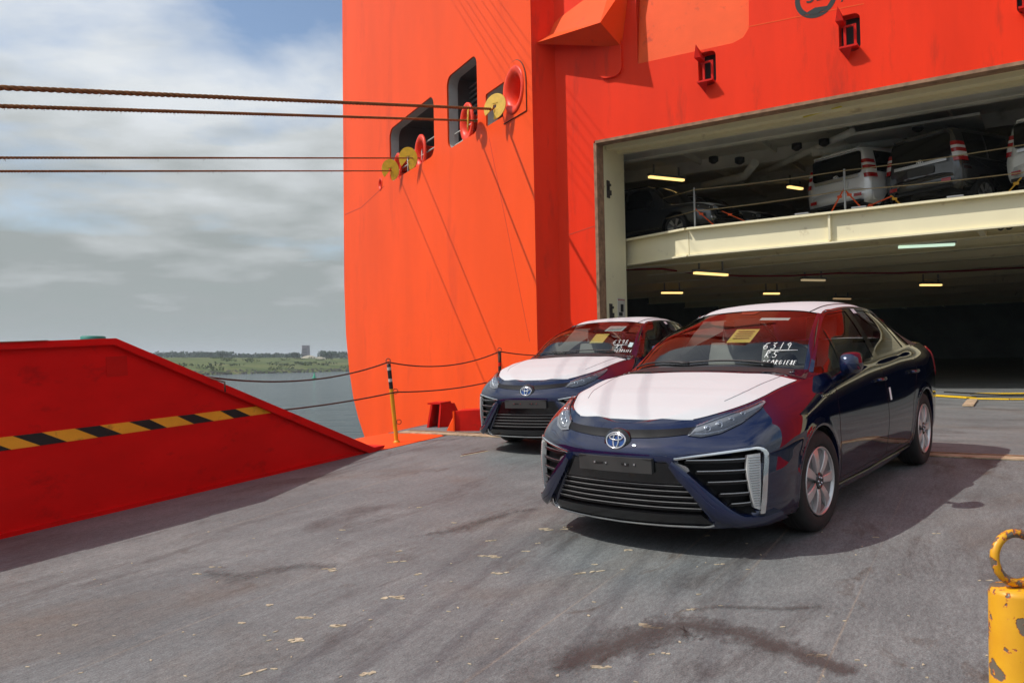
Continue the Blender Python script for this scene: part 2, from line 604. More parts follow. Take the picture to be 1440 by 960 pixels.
# hinge seam: worn tan strip and rusty line
M_SEAM = paint('worn_seam', (0.42, 0.31, 0.20), 0.8, vary=0.4, scale=5, dirt=(0.22, 0.09, 0.04), dirt_amt=0.5, dirt_scale=7)
mb = MB()
mb.box((8, 0.02, 0.006), (18.0, 0.20, 0.012))
sm_ = mb.build('hinge_strip', M_SEAM, parent=floor_)
mb = MB()
mb.box((8, 0.19, 0.008), (18.0, 0.035, 0.016))
mb.build('hinge_rib', M_RUST, parent=floor_)

# wear on the ramp: dark stain, flakes of missing paint
def stain_mat(name, col, thr):
    m, nt, b = new_mat(name)
    N, L = nt.nodes, nt.links
    b.inputs['Base Color'].default_value = (*col, 1)
    b.inputs['Roughness'].default_value = 0.6
    b.inputs['Specular IOR Level'].default_value = 0.3
    at = N.new('ShaderNodeAttribute'); at.attribute_name = 'edge'
    tc = N.new('ShaderNodeTexCoord')
    mp = N.new('ShaderNodeMapping'); mp.inputs['Scale'].default_value = (1, 1.0, 1)
    L.new(tc.outputs['Object'], mp.inputs[0])
    n = N.new('ShaderNodeTexNoise'); n.inputs['Scale'].default_value = 5; n.inputs['Detail'].default_value = 12; n.inputs['Roughness'].default_value = 0.78
    L.new(mp.outputs[0], n.inputs[0])
    mp2 = N.new('ShaderNodeMapping'); mp2.inputs['Scale'].default_value = (0.6, 1.5, 1)
    L.new(tc.outputs['Object'], mp2.inputs[0])
    n2 = N.new('ShaderNodeTexNoise'); n2.inputs['Scale'].default_value = 22; n2.inputs['Detail'].default_value = 9; n2.inputs['Roughness'].default_value = 0.75
    L.new(mp2.outputs[0], n2.inputs[0])
    m1 = N.new('ShaderNodeMath'); m1.operation = 'MULTIPLY_ADD'; m1.inputs[1].default_value = 0.9
    L.new(n.outputs[0], m1.inputs[0]); L.new(at.outputs['Fac'], m1.inputs[2])
    ad = N.new('ShaderNodeMath'); ad.operation = 'MULTIPLY_ADD'; ad.inputs[1].default_value = 0.9
    L.new(n2.outputs[0], ad.inputs[0]); L.new(m1.outputs[0], ad.inputs[2])
    r = N.new('ShaderNodeMapRange'); r.inputs['From Min'].default_value = thr; r.inputs['From Max'].default_value = thr + 0.34
    L.new(ad.outputs[0], r.inputs['Value'])
    ml = N.new('ShaderNodeMath'); ml.operation = 'MULTIPLY'; ml.inputs[1].default_value = 0.6
    L.new(r.outputs[0], ml.inputs[0])
    L.new(ml.outputs[0], b.inputs['Alpha'])
    return m
M_STAIN = stain_mat('brown_stain', (0.075, 0.058, 0.053), 1.27)
M_STAIN2 = stain_mat('dark_smear', (0.095, 0.089, 0.085), 1.40)
def stain(px, widths, mat, z):
    pts = [rl(ramp_hit(*q)) for q in px]
    fine = []
    for i in range(len(pts) - 1):
        for k in range(6):
            t = k / 6
            fine.append((pts[i].lerp(pts[i + 1], t), widths[i] * (1 - t) + widths[i + 1] * t))
    fine.append((pts[-1], widths[-1]))
    vs, fs, at = [], [], []
    for i, (p, w) in enumerate(fine):
        d = fine[min(i + 1, len(fine) - 1)][0] - fine[max(i - 1, 0)][0]
        s = Vector((-d.y, d.x, 0)).normalized()
        endf = min(1, min(i, len(fine) - 1 - i) / 4)
        for j in range(7):
            t = j / 3 - 1
            q = p + s * (w * t)
            vs.append((q.x, q.y, z)); at.append((1 - abs(t)) * 0.75 * endf)
    for i in range(len(fine) - 1):
        for j in range(6):
            fs.append((i * 7 + j, (i + 1) * 7 + j, (i + 1) * 7 + j + 1, i * 7 + j + 1))
    m = MB().add(vs, fs)
    o = m.build('oil_stain', mat, parent=ramp, fix=True)
    a = o.data.attributes.new('edge', 'FLOAT', 'POINT')
    a.data.foreach_set('value', at)
    return o
stain([(745, 958), (830, 920), (905, 893), (960, 878), (1030, 888), (1110, 915), (1170, 935), (1230, 960)], [.2, .28, .33, .32, .26, .22, .18, .14], M_STAIN, 0.004)
stain([(930, 862), (1010, 853), (1100, 856), (1210, 850)], [.10, .12, .10, .06], M_STAIN2, 0.005)
stain([(525, 765), (640, 745), (720, 720), (790, 712)], [.15, .22, .22, .15], M_STAIN2, 0.004)
stain([(250, 800), (330, 810), (430, 795), (520, 800)], [.18, .3, .25, .1], M_STAIN2, 0.004)
M_CHIP = paint('bare_patch', (0.44, 0.37, 0.26), 0.85, vary=0.3, scale=40)
mb = MB()
chips = [(462, 801, .13, .05), (556, 790, .12, .03), (683, 782, .16, .04), (700, 806, .10, .04), (552, 840, .13, .06), (430, 868, .09, .04), (474, 880, .13, .05), (415, 900, .12, .07), (355, 945, .20, .03), (385, 940, .10, .02), (110, 877, .08, .04), (513, 948, .08, .05), (335, 875, .07, .03), (305, 797, .10, .03), (278, 807, .06, .03), (375, 851, .05, .03), (586, 807, .05, .03), (780, 744, .22, .05), (795, 741, .1, .03), (757, 764, .05, .03), (826, 804, .18, .035), (842, 793, .12, .03), (882, 773, .05, .03), (914, 880, .14, .045), (914, 920, .05, .03), (852, 938, .13, .03), (939, 918, .05, .025), (1156, 921, .12, .03), (1384, 816, .07, .02), (985, 835, .05, .02), (1010, 793, .05, .02), (975, 857, .05, .03), (700, 784, .12, .03), (560, 775, .05, .02), (1230, 755, .06, .02), (640, 735, .05, .03), (590, 713, .05, .03), (480, 745, .05, .02), (690, 760, .10, .03), (740, 775, .07, .03), (1316, 750, .05, .02)]
rc = random.Random(3)
def flake(p, w, h, ang):
    n = 8
    ring = []
    for k in range(n):
        a = 2 * math.pi * k / n
        r = rc.uniform(0.35, 1.0)
        x, y = w * r * math.cos(a), h * r * math.sin(a)
        ring.append(Vector((p.x + x * math.cos(ang) - y * math.sin(ang), p.y + x * math.sin(ang) + y * math.cos(ang), 0.0)))
    o_ = [q + Vector((0, 0, 0.003)) for q in ring]
    mb.add(ring + o_ + [Vector((p.x, p.y, 0.003))], [(k, (k + 1) % n, n + (k + 1) % n, n + k) for k in range(n)] + [(n + k, n + (k + 1) % n, 2 * n) for k in range(n)])
for u, v, w, h in chips:
    p = rl(ramp_hit(u, v))
    ang = math.radians(-62) + rc.uniform(-.35, .35)
    for _ in range(rc.randint(2, 6)):
        f = rc.uniform(-.5, .5)
        q = Vector((p.x + math.cos(ang) * f * w * .8 - math.sin(ang) * rc.uniform(-.5, .5) * h, p.y + math.sin(ang) * f * w * .8 + math.cos(ang) * rc.uniform(-.5, .5) * h, 0))
        s_ = rc.uniform(.25, .6)
        flake(q, w * .36 * s_ + .008, h * .55 * s_ + .005, ang + rc.uniform(-.5, .5))
for _ in range(80):
    q = rl(ramp_hit(rc.uniform(0, 1400), 700 + 260 * rc.random() ** .8))
    if q.y < BAR_Y - .3: flake(q, rc.uniform(.006, .02), rc.uniform(.004, .010), rc.uniform(0, 3))
o = mb.build('paint_flakes', M_CHIP, M=RAMP_F, fix=True)
tag(o, kind='stuff')

mb = MB(); mb.bar(rl(ramp_hit(650, 639.5)) + Vector((0, 0, .001)), rl(ramp_hit(684, 633.5)) + Vector((0, 0, .001)), .045, .008)
mb.build('deck_slot', paint('slot_rust', (.09, .025, .018), .8, vary=.3, scale=12), parent=ramp)
mb = MB(); mb.bar(rl(ramp_hit(648, 641.2)) + Vector((0, 0, .001)), rl(ramp_hit(686, 634.2)) + Vector((0, 0, .001)), .03, .006)
mb.build('slot_edge', M_CHIP, parent=ramp)

# ------------------------------------------------------------------ water, far bank
WATER_Z = -4.6
m, nt, b = new_mat('harbour_water')
b.inputs['Base Color'].default_value = (0.055, 0.075, 0.08, 1)
b.inputs['Roughness'].default_value = 0.12
b.inputs['IOR'].default_value = 1.33
N, L = nt.nodes, nt.links
tc = N.new('ShaderNodeTexCoord'); mp = N.new('ShaderNodeMapping'); mp.inputs['Scale'].default_value = (0.45, 1.0, 1)
L.new(tc.outputs['Object'], mp.inputs[0])
n1 = N.new('ShaderNodeTexNoise'); n1.inputs['Scale'].default_value = 0.42; n1.inputs['Detail'].default_value = 7; n1.inputs['Roughness'].default_value = 0.62
L.new(mp.outputs[0], n1.inputs[0])
n2 = N.new('ShaderNodeTexNoise'); n2.inputs['Scale'].default_value = 0.16; n2.inputs['Detail'].default_value = 4
L.new(mp.outputs[0], n2.inputs[0])
ad = N.new('ShaderNodeMath'); ad.operation = 'ADD'
L.new(n1.outputs[0], ad.inputs[0]); L.new(n2.outputs[0], ad.inputs[1])
bp = N.new('ShaderNodeBump'); bp.inputs['Strength'].default_value = 1.0; bp.inputs['Distance'].default_value = 1.3
L.new(ad.outputs[0], bp.inputs['Height']); L.new(bp.outputs[0], b.inputs['Normal'])
M_WATER = m
mb = MB().add([(-3500, -1500, 0), (3500, -1500, 0), (3500, 4500, 0), (-3500, 4500, 0)], [(0, 1, 2, 3)])
water = mb.build('water', M_WATER, M=Matrix.Translation((0, 0, WATER_Z)))
tag(water, kind='structure')

m, nt, b = new_mat('bank_grass')
N, L = nt.nodes, nt.links
tc = N.new('ShaderNodeTexCoord')
def _n(scale, st, det=8):
    mp = N.new('ShaderNodeMapping'); mp.inputs['Scale'].default_value = st
    L.new(tc.outputs['Object'], mp.inputs[0])
    n = N.new('ShaderNodeTexNoise'); n.inputs['Scale'].default_value = scale; n.inputs['Detail'].default_value = det; n.inputs['Roughness'].default_value = 0.65
    L.new(mp.outputs[0], n.inputs[0]); return n.outputs[0]
r = N.new('ShaderNodeValToRGB'); e = r.color_ramp.elements
e[0].position = 0.33; e[0].color = (0.035, 0.055, 0.018, 1)
e[1].position = 0.70; e[1].color = (0.17, 0.14, 0.075, 1)
x = e.new(0.48); x.color = (0.08, 0.105, 0.032, 1)
x = e.new(0.58); x.color = (0.12, 0.13, 0.045, 1)
L.new(_n(0.035, (1, 2.2, 3)), r.inputs[0]); L.new(r.outputs[0], b.inputs['Base Color'])
b.inputs['Roughness'].default_value = 0.95
b.inputs['Specular IOR Level'].default_value = 0.1
M_BANK = m
S0 = Vector((-0.388 * 300, 300, 0)); S1 = Vector((-0.203 * 400, 400, 0))
sd = (S1 - S0).normalized(); sn = Vector((-sd.y, sd.x, 0))
if sn.y < 0: sn = -sn
rows = []
rb = random.Random(5)
prof = [(-12, -6.5), (0, WATER_Z + 0.0), (3, WATER_Z + 1.1), (8, WATER_Z + 2.0), (20, WATER_Z + 3.0), (45, WATER_Z + 4.6), (80, WATER_Z + 6.3), (140, WATER_Z + 6.9), (600, WATER_Z + 6.6), (2200, WATER_Z + 6.0)]
for t in range(-420, 1500, 12):
    base = S0 + sd * t
    wob = 4 * math.sin(t * 0.031) + 3 * math.sin(t * 0.011 + 1)
    row = []
    for d, z in prof:
        p = base + sn * (d + wob * (1 if d < 100 else 0))
        row.append((p.x, p.y, z + (rb.uniform(-.35, .35) if 5 < d < 200 else 0)))
    rows.append(row)
bank = MB().grid(rows).build('far_bank', M_BANK, fix=True)
if bank.data.polygons[40].normal.z < 0: bank.data.flip_normals()
tag(bank, kind='structure')

M_RIPRAP = paint('dark_rock', (0.075, 0.07, 0.06), 0.9, vary=0.5, scale=0.6)
mb = MB()
for k in range(1500):
    t = rb.uniform(-120, 420); d = rb.uniform(-0.5, 5.0)
    wob = 4 * math.sin(t * 0.031) + 3 * math.sin(t * 0.011 + 1)
    p = S0 + sd * t + sn * (d + wob)
    s = rb.uniform(0.35, 0.95)
    mb.box((p.x, p.y, WATER_Z + 0.25 + 0.24 * max(0, d)), (s * 1.3, s, s * .8), 0, Matrix.Rotation(rb.uniform(0, 3), 3, Vector((rb.uniform(-.3, .3), rb.uniform(-.3, .3), 1)).normalized()), 0.6)
tag(mb.build('shore_rocks', M_RIPRAP), kind='stuff')

def leafy(name, col, var):
    return paint(name, col, 0.95, spec=0.1, vary=var, scale=0.4)
M_BUSH = leafy('bush_green', (0.06, 0.085, 0.028), 0.4)
M_TREE = leafy('tree_green', (0.050, 0.080, 0.050), 0.35)
M_BARK = paint('bark', (0.08, 0.06, 0.045), 0.9)
def leaf_cloud(mb, c, rx_, ry_, rz_, n, s, rnd, mat=0):
    for _ in range(n):
        while True:
            q = Vector((rnd.uniform(-1, 1), rnd.uniform(-1, 1), rnd.uniform(-1, 1)))
            if 0.25 < q.length < 1: break
        p = Vector(c) + Vector((q.x * rx_, q.y * ry_, q.z * rz_))
        a = Vector((rnd.uniform(-1, 1), rnd.uniform(-1, 1), rnd.uniform(-.6, 1))).normalized()
        t1 = a.orthogonal().normalized() * s * rnd.uniform(.6, 1.3)
        t2 = a.cross(t1).normalized() * s * rnd.uniform(.5, 1.0)
        mb.add([p - t1 - t2 * .6, p + t1 * .3 - t2, p + t1, p - t1 * .2 + t2], [(0, 1, 2, 3)], mat)
mb = MB()
for k in range(150):
    t = rb.uniform(-60, 420); d = rb.choice([rb.uniform(6, 30), rb.uniform(20, 130)])
    p = S0 + sd * t + sn * d
    z = WATER_Z + (2.0 + (d - 8) * 0.09 if d < 45 else 4.6 + min(1, (d - 45) / 35) * 1.7)
    w = rb.uniform(2.0, 5.5); h = rb.uniform(0.3, 0.9)
    leaf_cloud(mb, (p.x, p.y, z + h * .4), w, w, h, 26, 0.5, rb)
tag(mb.build('bank_scrub', M_BUSH), kind='stuff')
# far line of trees: one wood seen as a dark band
mb = MB()
def far_crown(u, v_top, dist, w, n=70):
    p = at_depth(u, 500, dist)
    zt = at_depth(u, v_top, dist).z
    z0 = WATER_Z + 6.2
    h = max(2.5, (zt - z0))
    mb.tube([(p.x, dist, z0 - .5), (p.x, dist, z0 + h * .5)], [0.3, 0.15], 6, 1)
    leaf_cloud(mb, (p.x, dist, z0 + h * .55), w, w, h * .48, n, w * 0.2, rb)
for u0, u1, top0 in ((186, 310, 495), (306, 326, 494.5), (330, 396, 497), (400, 424, 497), (452, 520, 494.5), (520, 700, 495)):
    u = u0
    while u < u1:
        far_crown(u, top0 + rb.uniform(-1.3, 1.6), rb.uniform(640, 760), rb.uniform(3.0, 4.6))
        u += rb.uniform(2.2, 4.2)
tag(mb.build('far_wood', [M_TREE, M_BARK]), kind='stuff')
for u, vt, dist, w in ((312, 493.5, 600, 4.2), (459, 493, 600, 5.0), (414, 495, 560, 2.6)):
    p = at_depth(u, 500, dist); zt = at_depth(u, vt, dist).z; z0 = WATER_Z + 6.3; h = zt - z0
    t = empty('bushy_tree', Matrix.Translation((p.x, dist, z0)))
    lab = {312: 'round bushy tree at the right end of the first far wood', 459: 'broad dark tree on the far bank just right of the tower', 414: 'small pale green tree on the far bank left of the tower'}[u]
    tag(t, lab, 'tree', 'single trees on the far bank')
    MB().tube([(0, 0, -.6), (0, 0, h * .35), (0.2, 0, h * .7)], [.35, .28, .1], 7).build('trunk', M_BARK, t)
    k = MB(); leaf_cloud(k, (0, 0, h * .6), w, w, h * .42, 160, w * .16, rb)
    leaf_cloud(k, (w * .5, 0, h * .45), w * .6, w * .6, h * .3, 80, w * .15, rb)
    k.build('crown', M_TREE, t)
# tower beyond the bank
M_TOWER = paint('tower_brick', (0.20, 0.18, 0.21), 0.9, vary=0.2, scale=0.5)
M_TWIN = paint('tower_window', (0.03, 0.03, 0.035), 0.4)
p = at_depth(430, 500, 820)
z0 = WATER_Z + 6.2
t = empty('tower', Matrix.Translation((p.x, 820, z0)))
tag(t, 'lone square grey tower on the far bank beyond the water', 'tower')
ht = at_depth(430, 486.5, 820).z - z0
k = MB(); k.box((0, 0, ht / 2 - .5), (7.4, 7.4, ht + 1), 0, None, 0.84); k.build('shaft', M_TOWER, t)
k = MB(); k.box((0, 0, ht + .35), (6.7, 6.7, 0.7)); k.build('parapet', M_TOWER, t)
for zz in (0.3, 0.52, 0.74):
    for xx in (-1.6, 0, 1.6):
        MB().box((xx, -3.7 + zz * 0.6, ht * zz), (0.9, 0.25, 1.5)).build('window', M_TWIN, t)
M_SAND = paint('pale_sand', (0.32, 0.29, 0.22), 0.95, vary=0.15, scale=0.4)
k = MB()
for u, v, w, h in ((437, 501, 9, 2.2), (428, 503, 6, 1.6), (447, 503.5, 7, 1.3)):
    q = at_depth(u, 503, 520)
    k.lathe([(w * .75, -.5), (w * .5, h * .45), (w * .22, h * .85), (0.05, h)], 14, M=Matrix.Translation((q.x, 520 + rb.uniform(-6, 6), WATER_Z + 6.4)))
tag(k.build('sand_heap', M_SAND), 'pale sand heap on the far bank below the tower', 'sand heap')
# buoy and pile
M_GREEN = paint('buoy_green', (0.01, 0.30, 0.16), 0.5)
bu = at_depth(442, 531, 262)
t = empty('buoy', Matrix.Translation((bu.x, 262, WATER_Z)))
tag(t, 'small green buoy floating on the grey water', 'buoy')
k = MB(); k.lathe([(0.0, -.3), (.62, -.2), (.70, .15), (.55, .35), (.0, .4)], 16); k.build('float', M_GREEN, t)
k = MB(); k.lathe([(.42, .3), (.22, 1.35), (.0, 1.4)], 12); k.build('mast', M_GREEN, t)
k = MB(); k.lathe([(.0, 1.4), (.26, 1.5), (.0, 2.0)], 12); k.build('topmark', M_GREEN, t)
M_TEAL = paint('teal_paint', (0.02, 0.20, 0.16), 0.6)
pl_ = at_depth(131, 474.5, 30)
t = empty('mooring_pile', Matrix.Translation((pl_.x, 30, WATER_Z)))
tag(t, 'teal capped pile standing behind the top of the red barrier', 'pile')
hz = at_depth(131, 472.3, 30).z - WATER_Z
k = MB(); k.lathe([(.36, -2), (.36, hz - .2)], 20); k.build('post', M_STEEL, t)
k = MB(); k.lathe([(.0, hz - .3), (.42, hz - .3), (.42, hz - .03), (.36, hz), (.0, hz)], 24); k.build('cap', M_TEAL, t)
# ------------------------------------------------------------------ red side barrier of the ramp
BN = ry                                                   # barrier plane: local y = BAR_Y of the ramp frame
def bar_xz(u, v, dy=0.0):
    q = RAMP_I @ hit(u, v, RAMP_F @ Vector((0, BAR_Y + dy, 0)), ry)
    return q.x, q.z
barrier = empty('side_barrier', RAMP_F @ Matrix.Translation((0, BAR_Y, 0)))
tag(barrier, 'long red steel barrier along the ramp with an amber and black striped band', 'barrier')
kx, kz = bar_xz(155, 479)
ex, ez = bar_xz(516, 634)
T = 0.16
mb = MB()
mb.prism([(-6.5, 0.0), (ex, 0.0), (ex, 0.03), (kx, kz - 0.03), (-6.5, kz - 0.03)], T)
mb.build('wall_plate', M_BARRED, barrier, fix=True)
def sweep_flange(mb, pts, w, t, y0):
    for i in range(len(pts) - 1):
        a, b = Vector((pts[i][0], y0, pts[i][1])), Vector((pts[i + 1][0], y0, pts[i + 1][1]))
        mb.bar(a, b, w, t, up=Vector((0, 1, 0)).cross(b - a))
mb = MB()
# capping flange: a U shaped lip that leans over the wall
d = (Vector((ex, ez)) - Vector((kx, kz))).normalized()
nrm = Vector((-d.y, d.x)) * 0.05
if nrm.y < 0: nrm = -nrm
cap = [(-6.5, kz - 0.035), (kx, kz - 0.035), (ex, ez - 0.03), (ex + 0.25, 0.02), (ex + 0.28, 0.05), (ex + nrm.x + .05, ez + nrm.y - .01), (kx + 0.02, kz + 0.02), (-6.5, kz + 0.02)]
mb.prism(cap, T + 0.10, M=Matrix.Translation((0, -0.055, 0)))
mb.build('cap_flange', M_BARRED, barrier, fix=True)
mb = MB(); mb.box(((ex - 6.5) / 2, -0.012, 0.018), (ex + 6.5, 0.024, 0.036)); mb.build('foot_bead', M_BARRED, barrier)
mb = MB(); mb.box((bar_xz(20, 483)[0] - .3, 0.02, kz + 0.022), (1.05, .19, 0.006)); mb.build('rusty_patch', M_RUST, barrier)
mb = MB(); mb.box((ex - .22, 0.09, -.03 + 0.06), (0.5, 0.05, 0.02)); mb.build('toe_plate', M_BARRED, barrier)
tops = [-60, 45, 150, 270, 360, 465, 540, 640, 700, 795, 850, 940]
bots = [-170, -8, 0, 0, 0, 0, 0, 0, 0, 0, 0, 0]
bots = [40, 145, 242, 355, 440, 545, 603, 700, 772, 845, 905, 985]
# stripe band: photo pixel columns of the slanted colour changes along its upper and lower edge
def band_pt(px8, topside):
    u = px8 / 2.571
    v = (615 - u * 44.4 / 365.6) if topside else (634 - u * 54 / 383)
    return bar_xz(u, v)
extra = [(-420, -320), (-330, -220), (-210, -110), (-140, -40)]
cols = extra + [(-60, 40)] + list(zip(tops[1:], bots[1:]))
for i in range(len(cols) - 1):
    (t0, b0), (t1, b1) = cols[i], cols[i + 1]
    q = [band_pt(b0, False), band_pt(b1, False), band_pt(t1, True), band_pt(t0, True)]
    mb = MB(); mb.prism(q, 0.006, M=Matrix.Translation((0, -0.005, 0)))
    amber = (len(cols) - 2 - i) % 2 == 0
    o = mb.build('stripe', M_HAZYEL if amber else M_HAZBLACK, barrier, fix=True)
# small scuffs of another red, a welded patch plate
mb = MB(); x0, z0 = bar_xz(150, 530); x1, z1 = bar_xz(178, 500)
mb.prism([(x0, z0), (x1, z0), (x1, z1), (x0, z1)], 0.004, M=Matrix.Translation((0, -0.0035, 0)))
mb.build('patch_plate', paint('patch_red', (0.55, 0.008, 0.006), 0.5, spec=.12, vary=.1), barrier, fix=True)

# ------------------------------------------------------------------ posts and guard ropes
M_POSTYEL = paint('post_yellow', (0.66, 0.34, 0.015), 0.45, vary=0.15, scale=6, dirt=(0.16, 0.06, 0.03), dirt_amt=0.25, dirt_scale=9)
M_WHITE = paint('dull_white', (0.5, 0.5, 0.46), 0.6)
M_RING = paint('ring_iron', (0.22, 0.06, 0.03), 0.6, vary=.4, scale=20)
def make_post(base, top, r, label, bands, rings, cat='post'):
    ax = (top - base); h = ax.length; ax.normalize()
    x = ax.orthogonal().normalized()
    t = empty('railing_post', frame(x, ax.cross(x), ax, base))
    tag(t, label, cat)
    zprev = 0.0
    for z, m in bands:
        k = MB(); k.lathe([(r * (1 if zprev else 1.02), zprev * h), (r, z * h)] + ([(r * .96, h), (0, h)] if z >= 1 else []), 20)
        k.build('pole' if zprev == 0 else 'band', m, t)
        zprev = z
    k = MB(); k.lathe([(r * 1.7, 0), (r * 1.7, .012), (r, .03)], 18); k.build('foot_collar', bands[0][1], t)
    return t
def ring_obj(parent, c, R, r, nrm, mat, name='ring'):
    n = Vector(nrm).normalized(); a = n.orthogonal().normalized(); b = n.cross(a)
    k = MB(); k.tube([Vector(c) + a * R * math.cos(2 * math.pi * i / 24) + b * R * math.sin(2 * math.pi * i / 24) for i in range(24)], r, 10, closed=True)
    return k.build(name, mat, parent)
p1b = ramp_hit(558, 622); p1t = at_depth(546.5, 511, p1b.y - 0.05)
post1 = make_post(p1b, p1t, 0.026, 'slim yellow post with black and white top standing on the orange ramp edge', [(0.68, M_POSTYEL), (0.77, M_BLACK), (0.81, M_WHITE), (0.915, M_BLACK), (0.955, M_WHITE), (1.0, M_BLACK)], None)
def toloc(o, p): return o.matrix_world.inverted() @ Vector(p)
view = Vector((0.1, -1, 0.1))
def add_ring(post, u, v, y, R, r, m):
    c = toloc(post, at_depth(u, v, y)); n = post.matrix_world.inverted().to_3x3() @ view
    return ring_obj(post, c, R, r, n, m)
add_ring(post1, 545.8, 507, p1b.y - .05, 0.028, 0.006, M_RING)
add_ring(post1, 556, 550, p1b.y - .03, 0.032, 0.005, M_RING)
add_ring(post1, 561, 593, p1b.y - .02, 0.030, 0.005, M_RING)
p2y = 12.6
p2t = at_depth(702.5, 494, p2y); p2b = floor_hit(705, 586); p2b = Vector((p2t.x + .02, p2y, 0)); p2b.z = SEAM_W_L.z - (FLN.x * (p2b.x - SEAM_W_L.x) + FLN.y * (p2b.y - SEAM_W_L.y)) / FLN.z
post2 = make_post(p2b, p2t, 0.026, 'red and black post before the orange hull, half hidden by the farther car', [(0.70, M_POSTYEL), (0.80, M_BLACK), (0.85, M_DARKRED), (1.0, M_ROPEDARK)], None)
add_ring(post2, 702.5, 491.5, p2y, 0.028, 0.006, M_RING)
# near post at the right edge of the picture, paint worn off
def chipped(name, d=0.0):
    m, nt, b = new_mat(name); N, L = nt.nodes, nt.links
    tc = N.new('ShaderNodeTexCoord')
    def nz(s, d, rgh=.6):
        n = N.new('ShaderNodeTexNoise'); n.inputs['Scale'].default_value = s; n.inputs['Detail'].default_value = d; n.inputs['Roughness'].default_value = rgh
        L.new(tc.outputs['Object'], n.inputs[0]); return n.outputs[0]
    def mix(f, a, c):
        x = N.new('ShaderNodeMix'); x.data_type = 'RGBA'
        for i, v in ((0, f), (6, a), (7, c)):
            if isinstance(v, tuple): x.inputs[i].default_value = (*v, 1)
            else: L.new(v, x.inputs[i])
        return x.outputs[2]
    def band(v, a, c):
        r = N.new('ShaderNodeMapRange'); r.inputs['From Min'].default_value = a; r.inputs['From Max'].default_value = c
        L.new(v, r.inputs['Value']); return r.outputs[0]
    r = N.new('ShaderNodeValToRGB'); e = r.color_ramp.elements
    e[0].position = .3; e[0].color = (.62, .27, .008, 1); e[1].position = .7; e[1].color = (.80, .42, .012, 1)
    L.new(nz(9, 6), r.inputs[0])
    chip_ = N.new('ShaderNodeMath'); chip_.operation = 'MULTIPLY_ADD'; chip_.inputs[1].default_value = .45
    L.new(nz(14, 3), chip_.inputs[0]); L.new(nz(46, 6, .6), chip_.inputs[2]); chip = chip_.outputs[0]
    c = mix(band(chip, .80 - d, .82 - d), r.outputs[0], (.55, .07, .015))
    c = mix(band(chip, .815 - d, .835 - d), c, (.15, .12, .085))
    L.new(c, b.inputs['Base Color'])
    b.inputs['Roughness'].default_value = .42
    bp = N.new('ShaderNodeBump'); bp.inputs['Strength'].default_value = .6; bp.inputs['Distance'].default_value = .002; bp.invert = True
    L.new(band(chip, .80 - d, .84 - d), bp.inputs['Height']); L.new(bp.outputs[0], b.inputs['Normal'])
    return m
M_CHIPPED = chipped('chipped_yellow')
M_CHIPRING = chipped('worn_ring_yellow', 0.10)
ND = 0.93
nt_ = at_depth(1430, 826, ND)
nb = Vector((nt_.x, nt_.y, 0)); nb.z = -(RAMP_N.x * nb.x + RAMP_N.y * nb.y) / RAMP_N.z
t = empty('railing_post', Matrix.Translation(nb))
tag(t, 'near yellow post with chipped paint and a ring on top at the right edge', 'post')
H = nt_.z - nb.z; R = 0.0285
k = MB(); k.lathe([(R, 0), (R, H - .006), (R * .93, H), (0, H + .001)], 48); k.build('pole', M_CHIPPED, t)
ring_obj(t, (0.0, 0, H + 0.0335), 0.0275, 0.0050, (0.15, -1, 0.1), M_CHIPRING)
k = MB(); k.lathe([(R * 1.8, 0), (R * 1.8, .015), (R, .03)], 24); k.build('foot_collar', M_CHIPPED, t)

def sag_pts(a, b, sag, n=24):
    return [Vector(a).lerp(Vector(b), i / n) - Vector((0, 0, sag * 4 * (i / n) * (1 - i / n))) for i in range(n + 1)]
def twisted(mb, pts, r, pitch, strands=3, n=6):
    """laid rope: strands wound round the line"""
    L_ = [0.0]
    for i in range(1, len(pts)): L_.append(L_[-1] + (pts[i] - pts[i - 1]).length)
    for s in range(strands):
        out = []
        d0 = (pts[-1] - pts[0]).normalized(); a = d0.orthogonal().normalized(); b = d0.cross(a)
        for p, l in zip(pts, L_):
            ph = 2 * math.pi * (l / pitch + s / strands)
            out.append(p + (a * math.cos(ph) + b * math.sin(ph)) * r * 0.52)
        mb.tube(out, r * 0.56, n)
def guard(pts, label, r=0.009):
    mb = MB(); mb.tube(pts, r, 7)
    return tag(mb.build('guard_rope', M_ROPEDARK), label, 'rope', 'thin guard ropes strung between the ramp posts')
def wbar(u, v):
    return hit(u, v, RAMP_F @ Vector((0, BAR_Y, 0)), ry)
c_up = at_depth(546, 509, p1b.y - .06); c_lo = at_depth(557, 551, p1b.y - .05)
b_up = wbar(290, 534) + Vector((0, 0, .03)); b_lo = wbar(392, 577)
up_pts = sag_pts(b_up, c_up, 0.13)
guard([b_up + Vector((.22, -.10, -.14)), b_up + Vector((.20, -.06, -.05))] + up_pts, 'upper thin rope from the red barrier to the yellow post')
guard(sag_pts(b_lo, c_lo, 0.02), 'lower thin rope from the red barrier to the yellow post')
p2m = p2b.lerp(p2t, 0.62)
guard(sag_pts(c_up, p2t, 0.13), 'upper thin rope between the yellow post and the post by the hull')
guard(sag_pts(c_lo, p2m, 0.05), 'lower thin rope between the yellow post and the post by the hull')
p3t = at_depth(800, 497, 16.0)
guard(sag_pts(p2t, p3t, 0.05), 'upper thin rope running on from the second post behind the farther car')
